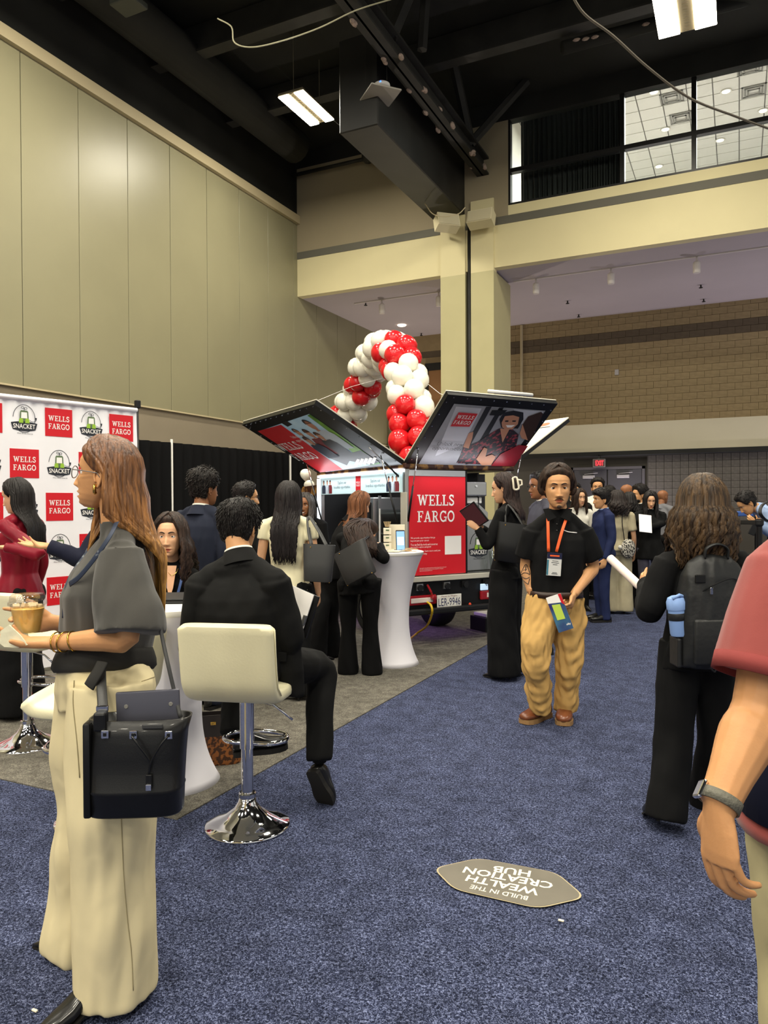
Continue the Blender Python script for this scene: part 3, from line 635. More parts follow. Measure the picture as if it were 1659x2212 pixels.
# equipment compartment (right of the red panel)
MB().box2((.78, .42, .73), (WD - .05, .45, 1.82)).box2((.78, .0, .72), (WD - .05, .45, .735)).build('compartment_lining', mat('grey_lining', (70, 70, 70), .5), tr)
cb = MB().box2((.79, .08, .74), (1.20, .42, 1.30), b=.01).build('steel_cabinet', M_SILV, tr)
pp = on_plane(1031, 1180, (0, .075, 0), (0, 1, 0)); snack_mark(cb, (pp.x + .02, .078, pp.z), (1, 0, 0), (0, 0, 1), .32)
ds = MB().box2((.80, .06, 1.56), (1.1, .34, 1.72), b=.015).build('towel_dispenser', M_SILV, tr); MB().lathe([(0, 0), (.012, 0), (.012, .01), (0, .01)], (.95, .06, 1.67), 8, M=Matrix.Rotation(R(90), 3, 'X')).build('lock', M_CHR, ds)
MB().box2((.8, .1, 1.48), (1.06, .34, 1.55), b=.01).build('white_tray', M_WHITE, tr)
MB().box2((.86, .12, 1.3), (.98, .3, 1.46), b=.01).box2((.83, .2, 1.44), (1.05, .28, 1.48)).build('grinder', M_BLKM, tr)
MB().prism([(0, 0), (.16, -.12), (.16, -.2), (0, -.2)], .26, (.98, .36, 1.5), (1, 0, 0), (0, 0, 1)).build('steel_hopper', M_SILV, tr)
M_CLR = glass_mat('clear_plastic', (235, 238, 236), 0.12)
MB().lathe([(.0, 0), (.04, 0), (.055, .22), (.05, .22), (.036, .01), (0, .01)], (1.14, .0, .735), 16).build('plastic_pitcher', M_CLR, tr, smooth=True)
# left side: fascia banner, opening with oven and shelves
M_BANN = mat('pale_blue_print_glow', (196, 222, 226), .5, emit=.25)  # banner print glows slightly by itself so it looks lit
fb = MB().box2((-.02, .08, 1.60), (.02, 1.98, 1.815), b=.004, seg=1).build('fascia_banner', M_BANN, tr)
MB().box2((-.03, .05, 1.815), (.03, LN - .05, 1.84)).build('led_top_strip', M_LED, tr); MB().box2((-.035, LN - .09, .8), (-.0, LN - .05, 1.8)).build('led_side_strip', M_LED, tr); MB().box2((-.02, 1.97, .8), (.02, LN - .09, 1.8)).build('side_post', M_SILV, tr)
EU, EV = (0, -1, 0), (0, 0, 1)
for yy in (.42, 1.40): text('Explore our\nboundless opportunities.', .5, .1, M_INK, fb, (-.0205, yy, 1.71), EU, EV, align='R' if yy < 1 else 'L', res=1) if 0 else text('Explore our\nboundless opportunities.', .44, .1, M_INK, fb, (-.0205, yy + (.17 if yy < 1 else .0), 1.705), EU, EV, res=1)
sq = MB().box2((-.0215, .93, 1.62), (-.02, 1.05, 1.80)).build('red_square', M_RED, fb); bank_mark(sq, (-.0216, .99, 1.71), EU, EV, .09)
M_NAVY = mat('print_navy', (36, 44, 66), .5); M_SKINP = mat('print_skin', (196, 140, 110), .5); M_SHIRTP = mat('print_pale_shirt', (200, 214, 224), .5); M_MARP = mat('print_maroon', (120, 40, 46), .5)
def print_figure(parent, o, eu, ev, h, cloth, off=.0010, hair=None):
    o, eu, ev = V(o), V(eu).normalized(), V(ev).normalized(); nn = eu.cross(ev); put = lambda x, y: o + eu * (x * h) + ev * (y * h) + nn * off; put2 = lambda x, y: o + eu * (x * h) + ev * (y * h) + nn * (off + .0005)
    mb = MB(); flatpoly(mb, put, [(-.3, 0), (.3, 0), (.32, .45), (.22, .62), (-.22, .62), (-.32, .45)], 0); flatpoly(mb, put2, [(.11 * math.cos(R(a)), .79 + .15 * math.sin(R(a))) for a in range(0, 360, 30)], 1)
    flatpoly(mb, put2, [(-.06, .6), (.06, .6), (.05, .68), (-.05, .68)], 1); flatpoly(mb, put2, [(.13 * math.cos(R(a)), .84 + .14 * math.sin(R(a))) for a in range(0, 181, 30)], 2)
    return mb.build('printed_figure', [cloth, M_SKINP, hair or M_INK], parent)
for yy in (.14, .24, .34 if 0 else .2): pass
for yy, c_ in ((.14, M_MARP), (.22, M_SHIRTP), (.30, M_NAVY), (1.72, M_MARP), (1.80, M_SHIRTP), (1.9, M_NAVY)): print_figure(fb, (-.0205, yy, 1.61), EU, EV, .17, c_)
MB().box2((1.0, .1, .74), (1.02, LN - .05, 1.82)).build('inner_wall', mat('dark_inner_wall', (44, 42, 40), .6), tr)
MB().box2((.0, .06, .72), (.03, LN - .1, .98)).build('side_apron', M_BLKM, tr); MB().box2((-.06, .06, .97), (.45, LN - .1, 1.0), b=.005).build('serving_counter', M_SILV, tr)
ov = MB().box2((.35, 1.3, 1.0), (.95, 1.85, 1.56), b=.012).build('oven', M_SILV, tr)
MB().box2((.335, 1.36, 1.05), (.35, 1.78, 1.50), b=.004).build('oven_door', mat('black_glass', (14, 15, 17), .1), ov); MB().box2((.325, 1.45, 1.42), (.335, 1.55, 1.46)).build('oven_display', mat('display_grey', (120, 130, 136), .3), ov); MB().tube([(.31, 1.40, 1.2), (.31, 1.40, 1.45)], .01, 6).build('oven_handle', M_CHR, ov)
for zz in (1.12, 1.36): MB().box2((.4, .62, zz), (.95, 1.25, zz + .015)).build('shelf', M_SILV, tr)
for yy in (.6, 1.26): MB().box2((.4, yy - .012, 1.0), (.43, yy + .012, 1.58)).build('shelf_upright', M_SILV, tr)
br = MB(); [br.ell((.5 + .05 * k, .78 + .07 * k, 1.155), (.05, .045, .028), 8) for k in range(3)]; br.ell((.55, .8, 1.2), (.04, .04, .02), 8); tag(br.build('pastry_pile', mat('pastry', (190, 140, 70), .7), tr), kind='stuff')
MB().box2((.05, .18, 1.0), (.055, .62, 1.42)).build('sneeze_guard', M_CLR, tr); MB().tube([(.05, .62, 1.0), (.05, .62, 1.43)], .008, 6).build('guard_post', M_WHITE, tr)
MB().box2((.0, -.02, 1.02), (.012, .1, 1.6), b=.003).build('cream_side_board', M_ALU, tr)
# rear under-deck
MB().box2((.0, .0, .36), (WD, .06, .67), b=.01).build('rear_valance', M_BLKM, tr)
MB().box2((-.02, -.1, .335), (WD + .02, -.02, .395), b=.015).build('bumper_bar', M_BLK, tr)
for x in (.12, .46, .70, .98): bk = MB().box2((x, -.02, .58), (x + .08, .0, .65)).build('bracket', M_SILV if x in (.46, .12) else M_BLK, tr); MB().lathe([(0, 0), (.032, 0), (.032, .02), (0, .02)], (x + .04, -.02, .61), 12, M=Matrix.Rotation(R(90), 3, 'X')).build('knob', M_BLK, bk)
M_TL = mat('tail_light_red', (150, 26, 34), .2, coat=.5); M_TW = mat('tail_light_clear', (226, 214, 206), .2)
for x in (.0, .92):
    tl = MB().box2((x + .02, -.035, .43), (x + .36, .0, .53), b=.012).build('tail_light', M_TL, tr); MB().box2((x + .08 - (.06 if x == 0 else 0) + .02, -.04, .455), (x + .31, -.03, .505), b=.004).build('clear_lens', M_TW, tl)
def tl_plane(px, py): return on_plane(px, py, (0, -.04, 0), (0, 1, 0))
c = tl_plane(970, 1300); pw, ph = .312, .158
M_PLT = mat('plate_white', (220, 218, 210), .35); M_PBL = mat('plate_blue', (32, 38, 84), .4)
pl = MB().box((c.x, -.045, c.z), (pw, .006, ph), b=.002, seg=1).build('licence_plate', M_PLT, tr)
text('LER-9946', .28, .082, M_PBL, pl, (c.x, -.0483, c.z + .003), (1, 0, 0), (0, 0, 1)); text('NORTH CAROLINA', .25, .02, M_PBL, pl, (c.x, -.0483, c.z - .058), (1, 0, 0), (0, 0, 1), res=1, bold=.02); text('First in Flight', .2, .02, M_MARP, pl, (c.x, -.0483, c.z + .06), (1, 0, 0), (0, 0, 1), res=1)
b = tl_plane(1047, 1268); MB().box((b.x, -.03, b.z), (.1, .02, .07), b=.006).build('reflector', mat('blue_white_reflector_glow', (190, 215, 240), .3, emit=.5), tr)  # reflector glows by itself to imitate light caught in it
sk = tl_plane(934, 1290); MB().lathe([(0, 0), (.03, 0), (.03, .035), (.012, .04), (0, .04)], (sk.x, -.045, sk.z), 12, M=Matrix.Rotation(R(90), 3, 'X')).tube([(sk.x, -.05, sk.z), (sk.x - .03, -.06, sk.z + .06), (sk.x - .05, -.02, sk.z + .13)], .012, 6).build('red_socket', M_TL, tr)
sk = tl_plane(1014, 1308); MB().ell((sk.x, -.05, sk.z), (.018, .018, .035), 8).build('red_toggle', mat('red_orange', (220, 70, 40), .4), tr)
for x, y in ((1.06, 1.0), (.18, 1.0), (1.15, LN + .62), (.18, LN + .62)):
    w_ = MB().lathe([(.16, -.11), (.24, -.12), (.272, -.1), (.285, -.06), (.285, .06), (.272, .1), (.24, .12), (.16, .11)], (x, y, .285), 28, M=Matrix.Rotation(R(90), 3, 'Y'), cap=(False, False)).build('wheel', mat('tyre_rubber', (20, 20, 20), .8), tr, smooth=True)
    MB().lathe([(0, -.1), (.06, -.105), (.16, -.1), (.17, -.06), (.16, .08), (0, .08)], (x, y, .285), 24, M=Matrix.Rotation(R(90), 3, 'Y'), cap=(False, False)).build('rim', M_SILV, w_, smooth=True, auto=40)
# cab in front of the box
cabp = [(LN + .02, .45), (LN + 1.15, .45), (LN + 1.25, .75), (LN + 1.12, 1.1), (LN + .85, 1.62), (LN + .7, 1.72), (LN + .02, 1.74)]
MB().prism(cabp, WD - .2, (.1, 0, 0), (0, 1, 0), (0, 0, 1)).build('cab', M_WRAP, tr)
MB().prism([(LN + .15, 1.1), (LN + .98, 1.1), (LN + .8, 1.58), (LN + .15, 1.6)], .01, (.09, 0, 0), (0, 1, 0), (0, 0, 1)).build('side_window', mat('dark_cab_glass', (12, 13, 15), .08), tr)
MB().box((.0, LN + .95, 1.22), (.16, .05, .22), b=.02).build('wing_mirror', M_BLK, tr)
# hatches
def hatch(name, o, eu, ev, w, l, top_m, frame=.07):
    """underside faces eu x ev; returns (object, plane origin, u, v, n)"""
    o, eu, ev = V(o), V(eu).normalized(), V(ev).normalized(); n = eu.cross(ev)
    h = MB().prism([(0, 0), (w, 0), (w, l), (0, l)], -.045 * -1, o - n * .045, eu, ev).build(name, M_BLKM, tr)
    MB().prism([(-.004, -.004), (w + .004, -.004), (w + .004, l + .004), (-.004, l + .004)], .012, o - n * .058, eu, ev).build('outer_skin', top_m, h)
    mb = MB()
    for i in range(int(w / .16)): 
        for v_ in (.03, l - .03): mb.lathe([(0, 0), (.007, 0), (.007, .004), (0, .004)], o + eu * (.08 + .16 * i) + ev * v_, 6, M=Matrix((eu, ev, n)).transposed())
    for i in range(int(l / .16)):
        for u_ in (.03, w - .03): mb.lathe([(0, 0), (.007, 0), (.007, .004), (0, .004)], o + eu * u_ + ev * (.1 + .16 * i), 6, M=Matrix((eu, ev, n)).transposed())
    tag(mb.build('rivets', M_CHR, h), kind='stuff')
    return h, o, eu, ev, n
def painter(h, o, eu, ev, n):
    st = {'k': 0}
    def paint(name, pts, m, px=True, same=False):
        if not same: st['k'] += 1
        q = []
        for p in pts:
            if px: w_ = on_plane(p[0], p[1], o, n) - o; q.append((w_.dot(eu), w_.dot(ev)))
            else: q.append(p)
        return MB().prism(q, .0005, o + n * (.001 + .0007 * st['k']), eu, ev).build(name, m, h)
    def at(px, py):
        st['k'] += 0; w_ = on_plane(px, py, o, n); return w_ + n * (.001 + .0007 * (st['k'] + 1))
    return paint, at
M_PBG = mat('print_office_grey', (150, 152, 158), .4, var=.15, vscale=3); M_PBG2 = mat('print_office_blue_glow', (128, 160, 176), .4, col2=(180, 196, 196), vscale=1.5, emit=.22); M_PDK = mat('print_dark', (30, 30, 34), .4)  # office blue print has a faint glow put in, as if backlit
M_FLOR = mat('print_floral_blouse', (44, 36, 42), .4, col2=(150, 60, 70), vscale=26, lo=.52, hi=.6); M_HAIRB = mat('print_brown_hair', (60, 40, 30), .4); M_PWIN = mat('print_window_light', (200, 202, 210), .4); M_PRED2 = mat('print_dark_red', (150, 36, 48), .4)
# rear hatch
H = hatch('rear_hatch', (0, 0, 1.87), (1, 0, 0), (0, -.77, .63), 1.37, .995, M_ALU); paint, at = painter(*H)
paint('printed_background', [(903, 1004), (1092, 1006), (1178, 887), (981, 872)], M_PBG)
paint('printed_window', [(985, 878), (1040, 882), (1000, 960), (940, 985)], M_PWIN); paint('printed_mullion', [(1050, 878), (1062, 878), (1000, 990), (985, 1000)], M_PDK); paint('printed_mullion', [(1078, 880), (1088, 880), (1020, 1000), (1005, 1003)], M_PDK, same=True)
paint('printed_window', [(1110, 884), (1174, 888), (1160, 915), (1105, 915)], M_PWIN)
paint('printed_blouse', [(988, 1000), (1000, 965), (1030, 955), (1060, 935), (1078, 925), (1105, 925), (1120, 938), (1112, 975), (1090, 1005)], M_FLOR)
paint('printed_arm', [(1000, 965), (1012, 935), (1022, 932), (1020, 945), (1012, 968)], M_SKINP); paint('printed_neck', [(1080, 925), (1100, 926), (1085, 955)], M_SKINP)
paint('printed_hair', [(1078, 905), (1088, 890), (1110, 886), (1130, 890), (1130, 905), (1118, 925), (1082, 922)], M_PDK)
paint('printed_face', [(1083, 912), (1090, 898), (1108, 896), (1121, 900), (1118, 915), (1106, 926), (1092, 928), (1084, 921)], M_SKINP)
for pts in ([(1091, 907), (1098, 907), (1097, 910), (1090, 910)], [(1106, 907), (1114, 907), (1113, 910), (1106, 910)]): paint('printed_eye', pts, M_PDK, same=pts[0][0] > 1100)
paint('printed_smile', [(1092, 917), (1112, 917), (1104, 922), (1095, 922)], M_LET)
paint('printed_sleeve_red', [(1060, 1005), (1080, 980), (1120, 960), (1140, 962), (1110, 1006)], M_PRED2); paint('printed_hands', [(1028, 990), (1045, 965), (1052, 968), (1048, 985), (1062, 980), (1070, 985), (1060, 1003), (1040, 1004)], M_SKINP)
paint('printed_second_face', [(1122, 935), (1128, 915), (1142, 906), (1150, 920), (1140, 950), (1126, 945)], M_SKINP); paint('printed_hair', [(1128, 915), (1140, 898), (1168, 888), (1172, 892), (1150, 940), (1140, 952)], M_HAIRB)
sq = paint('red_square', [(972, 919), (1013, 920), (1031, 892), (990, 889)], M_RED)
c = at(1001, 905); bank_mark(sq, c, H[2], H[3], .20); text('Unlock new\nopportunities', .36, .13, M_PDK, H[0], at(968, 963), H[2], H[3], shear=.15, res=2)
MB().box2((.66, -.62, 2.27), (.92, -.50, 2.3), M=None).build('latch_plate', M_BLK, H[0]) if 0 else None
paint('black_latch', [(1062, 884), (1095, 884), (1080, 896), (1056, 895)], M_BLK)
MB().tube([V((.45, -.8, 2.56)), V((1.0, -.8, 2.56))], .018, 8).build('grab_rail', M_WHITE, H[0], smooth=True)
# left hatch
H = hatch('side_hatch', (0, LN - .02, 1.87), (0, -1, 0), (-1.01, 0, .57), 2.08, 1.16, M_ALU); paint, at = painter(*H)
M_GRS = mat('print_green_blur', (60, 110, 40), .4, col2=(130, 190, 60), vscale=4)
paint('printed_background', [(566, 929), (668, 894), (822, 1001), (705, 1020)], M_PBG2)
paint('printed_red_band', [(557, 931), (607, 917), (741, 1014), (692, 1020)], M_RED)
paint('printed_green', [(664, 897), (670, 894), (822, 1001), (800, 1005), (760, 975), (715, 935)], M_GRS)
for k, (u_, v_, h_, c_, hr) in enumerate(((1.02, .42, .5, M_SHIRTP, None), (1.22, .36, .52, M_MARP, M_HAIRB), (1.5, .42, .6, M_SHIRTP, None), (1.36, .34, .46, M_PDK, M_HAIRB), (1.0, .3, .46, M_NAVY, None))): print_figure(H[0], H[1] + H[2] * u_ + H[3] * v_, H[2], H[3], h_, c_, off=.004 + .0015 * k, hair=hr)
paint('printed_dark_trousers', [(.86, .3), (1.1, .4), (1.5, .34), (1.72, .36), (1.75, .12), (1.5, .08), (1.2, .2), (1.0, .12)], M_PDK, px=False)
paint('printed_pages', [(700, 960), (714, 953), (722, 958), (706, 966)], M_LET); 
for k in range(5): paint('printed_shoe', [(765 + 9 * k, 1003 - k), (772 + 9 * k, 990 - k), (778 + 9 * k, 992 - k), (772 + 9 * k, 1006 - k)], M_LET, same=k > 0)
bank_mark(H[0], at(641, 974), H[2], H[3], .62); text('Unlock new\nopportunities', .34, .14, M_LET, H[0], at(648, 946), H[2], H[3], shear=.1, res=1)
paint('black_latch', [(607, 912), (620, 908), (632, 916), (622, 921)], M_BLK)
# right hatch, pale with line drawing
M_CREAMP = mat('print_cream', (240, 233, 214), .45)
H = hatch('far_side_hatch', (WD, .02, 1.87), (0, 1, 0), (.9, 0, .57), 2.08, 1.07, M_CREAMP); e1, e2 = H[3], H[2]; paint, at = painter(H[0], H[1] - H[4] * .0585, e1, e2, -H[4])
M_TERR = mat('print_terracotta', (190, 120, 90), .5)
for pts in ([(.3, .12), (.32, .12), (.32, 1.9), (.3, 1.9)], [(.86, .12), (.88, .12), (.88, 1.9), (.86, 1.9)], [(.3, .9), (.88, .9), (.88, .92), (.3, .92)], [(.4, .25), (.7, .25), (.7, .27), (.4, .27)], [(.4, .7), (.7, .7), (.7, .72), (.4, .72)], [(.4, .25), (.42, .25), (.42, .72), (.4, .72)], [(.68, .25), (.7, .25), (.7, .72), (.68, .72)]): paint('drawn_line', pts, M_INK, px=False, same=True)
for u_, v_ in ((.95, .3), (.98, .6), (.8, 1.2)): paint('drawn_rosette', [(u_ + .045 * math.cos(R(a)), v_ + .1 * math.sin(R(a))) for a in range(0, 360, 30)], M_TERR, px=False, same=True)
bn = paint('drawn_banner', [(.16, .12), (.34, .16), (.34, .62), (.16, .58)], M_INK, px=False)
text('SNACKET', .4, .1, M_LET, bn, H[1] - H[4] * .062 + e1 * .25 + e2 * .36, e2 * -1, e1, th=.0) if 0 else text('SNACKET', .4, .12, M_LET, bn, H[1] - H[4] * .0625 + e1 * .25 + e2 * .37, e2, -e1)
# gas struts and interior light
for a, b in (((0, .1, 1.75), (-.36, .12, 2.06)), ((0, .12, 1.2), (-.22, .12, 1.98)), ((0, LN - .15, 1.2), (-.22, LN - .15, 1.98)), ((.03, 0, 1.3), (.03, -.2, 2.02)), ((WD - .03, 0, 1.3), (WD - .03, -.2, 2.02))): 
    st = MB().tube([a, (V(a) + V(b)) / 2], .011, 8).build('gas_strut', M_BLKM, tr, smooth=True); MB().tube([(V(a) + V(b)) / 2, b], .006, 8).build('strut_rod', M_CHR, st, smooth=True)
area_light('truck_interior_light', (.45, 1.0, 1.80), .5, 1.6, 7, (.92, .97, 1), parent=tr)
area_light('truck_side_led', (-.1, 1.0, 1.84), .06, 1.8, 9, (.9, .95, 1), rot=(0, R(35), 0), parent=tr); area_light('truck_far_led', (WD + .12, 1.0, 1.8), .06, 1.8, 4, (1, .95, .86), rot=(0, R(-150), 0), parent=tr); area_light('truck_rear_up_led', (.7, -.12, 1.8), 1.2, .06, 1.6, (.95, .96, 1), rot=(R(-150), 0, 0), parent=tr); area_light('truck_side_up_led', (-.12, 1.0, 1.8), .06, 1.8, 1.6, (.95, .96, 1), rot=(0, R(150), 0), parent=tr); area_light('truck_rear_led', (.7, -.1, 1.84), 1.2, .06, 5, (.9, .95, 1), rot=(R(-35), 0, 0), parent=tr)
area_light('truck_underglow', (.7, 1.2, .34), 1.0, 1.8, 4, (.6, .35, 1), parent=tr)
# power cord, step box by the truck
tag(MB().tube(catmull([P(922, 1300, 7.7), P(931, 1308, 7.6), P(933, 1325, 7.6), P(922, 1352, 7.9), G(900, 1372) + V((0, 0, .02)), G(875, 1388, .014), G(845, 1398, .014)], 6), .012, 7).build('power_cord', mat('yellow_cord', (214, 178, 40), .5), smooth=True), 'yellow power cord plugged in under the truck rear', 'cord')
q = G(1068, 1364); sb = thing('step_box', 'small black step box with pale top beside the truck', 'step box', (q.x, q.y, 0), TROT); MB().box((0, .12, .085), (.3, .3, .17), b=.01).build('step_body', M_BLK, sb); MB().box((0, .12, .19), (.24, .24, .04), b=.01).build('step_top', M_WHITE, sb)
# --- balloon arch ------------------------------------------------------------
ar = thing('balloon_arch', 'arch of red and white balloons rising behind the truck', 'balloon arch', tuple(G(900, 1320)), 0, world=True)
M_BRED = mat('red_latex', (206, 28, 36), 0.22, coat=.3, sss=0); M_BWHT = mat('white_latex', (240, 236, 222), 0.25, coat=.3)
def balloon_mesh(m):
    mb = MB().lathe([(0.004, -.178), (.016, -.172), (.008, -.158), (.03, -.14), (.075, -.1), (.115, -.05), (.135, .0), (.138, .04), (.122, .09), (.085, .13), (.04, .149), (0.003, .153)], (0, 0, 0), 20, cap=(True, True))
    me = bpy.data.meshes.new('balloon'); me.from_pydata(mb.v, [], mb.f); me.materials.append(m); me.polygons.foreach_set('use_smooth', [True] * len(me.polygons)); return me
BM = {'r': balloon_mesh(M_BRED), 'w': balloon_mesh(M_BWHT)}
path = catmull([(902, 1130, 10.5), (900, 1010, 10.5), (893, 955, 10.5), (888, 905, 10.6), (884, 860, 10.75), (880, 825, 10.9), (870, 795, 11.1), (856, 768, 11.4), (835, 757, 11.9), (812, 768, 12.4), (797, 795, 12.8), (787, 825, 13.1), (777, 850, 13.4), (760, 880, 13.8), (742, 905, 14.2), (738, 940, 14.5), (736, 1000, 14.7), (736, 1100, 14.8)], 8)
pw_ = [P(*[float(c) for c in p]) for p in path]
acc = 0; cl = []; last = pw_[0]; pos = 0.0; step = .235
seg = []
for i in range(1, len(pw_)):
    l = (pw_[i] - pw_[i - 1]).length
    while pos <= acc + l:
        t = (pos - acc) / l if l else 0; seg.append((pw_[i - 1].lerp(pw_[i], t), (pw_[i] - pw_[i - 1]).normalized(), path[i - 1][1] * (1 - t) + path[i][1] * t, i / len(pw_))); pos += step
    acc += l
rb = random.Random(5)
def band(py, t):
    if t < .5:
        for lo, c_ in ((868, 'r'), (806, 'w'), (762, 'r'), (0, 'w')):
            if py > lo: return c_
    for hi, c_ in ((800, 'w'), (838, 'r'), (885, 'w'), (930, 'r'), (2000, 'w')):
        if py < hi: return c_
    return 'r'
from mathutils import Quaternion
for k, (p, t, py, fr) in enumerate(seg):
    x = t.orthogonal().normalized() if abs(t.z) < .95 else V((1, 0, 0)); x = (x - t * x.dot(t)).normalized(); y = t.cross(x); a0 = k * R(45)
    c_ = band(py, fr)
    for j in range(4):
        a = a0 + j * PI / 2; d = x * math.cos(a) + y * math.sin(a); sc = rb.uniform(1.06, 1.24)
        cc = c_
        if rb.random() < .06: cc = 'w' if c_ == 'r' else 'r'
        o = bpy.data.objects.new('balloon', BM[cc]); COL.objects.link(o); o.parent = ar; o.location = p + d * .15 * sc - ar.location; o.rotation_mode = 'QUATERNION'; o.rotation_quaternion = V((0, 0, 1)).rotation_difference(d); o.scale = (sc,) * 3
MB().tube(pw_[::3], .012, 6).build('arch_rod', M_WHITE, ar)
b0 = pw_[0].copy(); b1 = pw_[-1].copy()
for b in (b0, b1): MB().tube([b, V((b.x, b.y, 0))], .02, 6).lathe([(0, 0), (.25, 0), (.25, .03), (0, .03)], (b.x, b.y, 0), 16).build('base', M_WHITE, ar)
for pts, lab in (([(845, 812, 12.2), (760, 835, 12), (670, 872, 10.5), (660, 880, 8.6)], 'thin white guy line from the balloon arch to the left hatch'), ([(925, 830, 10.8), (950, 850, 9.5), (975, 860, 7.2)], 'thin white guy line from the balloon arch to the rear hatch')):
    tag(MB().tube([P(*p) for p in pts], .0035, 5).build('guy_line', M_WHITE), lab, 'string')
for (x, y, d, lab) in ((660, 1026, 10.2, 'single white balloon floating behind the truck cab'), (668, 1050, 10.4, 'lower white balloon half hidden behind the truck cab')):
    o = bpy.data.objects.new('balloon', BM['w']); COL.objects.link(o); o.location = P(x, y, d); o.scale = (.55, .55, .55); tag(o, lab, 'balloon')
# --- small lit monitor behind
mn = thing('monitor', 'small lit screen on a stand behind the truck', 'monitor', tuple(G(872, 1270)), YAW)
mz = P(872, 1001, (mn.location).dot(FW)).z
MB().box((0, 0, mz), (.5, .04, .3), b=.008).build('bezel', M_BLK, mn); MB().box((0, -.022, mz), (.46, .004, .26)).build('screen', mat('screen_glow_blue', (150, 190, 255), .3, emit=2.5), mn); MB().tube([(0, .01, 0), (0, .01, mz)], .03, 8).build('stand', M_BLK, mn); MB().lathe([(0, 0), (.25, 0), (.22, .03), (0, .03)], (0, 0, 0), 16).build('base', M_BLK, mn)
# --- cocktail tables -----------------------------------------------------------
M_SPX = mat('white_spandex', (228, 226, 234), 0.55, sheen=.2)
def spandex_table(px, dep, h, label, rt=.29, rb_=.25, rw=.155):
    c = W((px - 829.5) / 1600 * dep, dep, 0); t_ = thing('cocktail_table', label, 'table', tuple(c), YAW)
    prof = []
    for k in range(25):
        s = k / 24; z = h * s
        r = rw + (rb_ - rw) * max(0, 1 - s / .42) ** 2.3 + (rt - rw) * max(0, (s - .42) / .58) ** 2.0; prof.append((r, max(z, .004)))
    MB().lathe(prof, (0, 0, 0), 48, cap=(True, False)).build('spandex_cover', M_SPX, t_, smooth=True)
    MB().lathe([(0, h - .01), (rt - .004, h - .01), (rt + .004, h), (rt + .004, h + .02), (rt - .006, h + .026), (0, h + .026)], (0, 0, 0), 48, cap=(False, False)).build('table_top', M_WHITE, t_, smooth=True, auto=40)
    return c, h + .026
T1, T1z = spandex_table(846, 6.85, 1.02, 'white spandex cocktail table standing in front of the truck')
T2, T2z = spandex_table(368, 3.95, .93, 'white spandex cocktail table beside the seated man')
# --- bar stools -----------------------------------------------------------------
M_LEA = mat('ivory_leatherette', (226, 219, 184), 0.42, var=.02, vscale=4, bump=.05, bscale=90)
def bar_stool(px, py, psi, label, h=.63):
    c = G(px, py); t_ = thing('bar_stool', label, 'stool', (c.x, c.y, 0), YAW - R(psi), 'ivory bar stools with chrome bases')   # local +y = facing
    MB().lathe([(0, .0), (.195, .0), (.198, .006), (.19, .014), (.15, .028), (.10, .052), (.06, .085), (.042, .115), (.036, .135), (0, .135)], (0, 0, 0), 56, cap=(False, False)).build('base', M_CHR, t_, smooth=True)
    MB().lathe([(.034, .13), (.04, .135), (.04, .152), (.034, .157)], (0, 0, 0), 24).build('collar', M_CHR, t_, smooth=True, auto=40)
    MB().tube([(0, 0, .13), (0, 0, .4)], .027, 24).build('lower_post', M_CHR, t_, smooth=True, auto=60); MB().tube([(0, 0, .36), (0, 0, h - .03)], .033, 24).build('upper_post', M_CHR, t_, smooth=True, auto=60)
    MB().tube(catmull([(0, .033, .37), (-.1, .04, .37), (-.15, .1, .37), (-.12, .19, .37), (0, .22, .37), (.12, .19, .37), (.15, .1, .37), (.1, .04, .37), (0, .033, .37)], 6), .011, 10).build('footrest', M_CHR, t_, smooth=True)
    MB().tube([(.03, .0, h - .05), (.12, .02, h - .07), (.21, .03, h - .14)], .006, 8).build('lift_lever', M_CHR, t_, smooth=True)
    # seat and back are one bent shell: swept rounded slab
    prof = [(.24, .035), (.2, .0), (.1, -.012), (-.08, -.012), (-.16, .0), (-.205, .045), (-.222, .12), (-.235, .22), (-.245, .30)]
    pts = catmull([(0, y, h + z + .02) for y, z in prof], 4); mb = MB(); rg = []
    for (p, x, yv) in frames(pts, V((1, 0, 0))):
        r_ = []
        for j in range(28):
            a = 2 * PI * j / 28; cc, dd = math.cos(a), math.sin(a); cc = math.copysign(abs(cc) ** (2 / 7.0), cc); dd = math.copysign(abs(dd) ** (2 / 4.0), dd); r_.append(p + x * (.215 * cc) + yv * (.036 * dd))
        rg.append(r_)
    n = len(rg)
    def shr(r_, f): c_ = sum((V(p) for p in r_), V()) / len(r_); return [c_ + (p - c_) * f for p in r_]
    d0 = (pts[0] - pts[1]).normalized() * .012; d1 = (pts[-1] - pts[-2]).normalized() * .014
    rg = [[p + d0 for p in shr(rg[0], .9)]] + rg + [[p + d1 for p in shr(rg[-1], .92)]]
    mb.rings(rg); mb.build('seat_shell', M_LEA, t_, smooth=True, auto=70)
    MB().tube([V((.218 * s * (1), y, h + z + .02)) for s in (1,) for y, z in prof[4:]], .003, 6).build('piping', M_LEA, t_, smooth=True)
    return t_
S1 = bar_stool(535, 1783, 10, 'ivory bar stool under the seated man in black')
S2 = bar_stool(60, 1608, 20, 'ivory bar stool at the far left by the maroon blouse')
S3 = bar_stool(212, 1772, -90, 'ivory bar stool hidden behind the woman in cream trousers', h=.55)
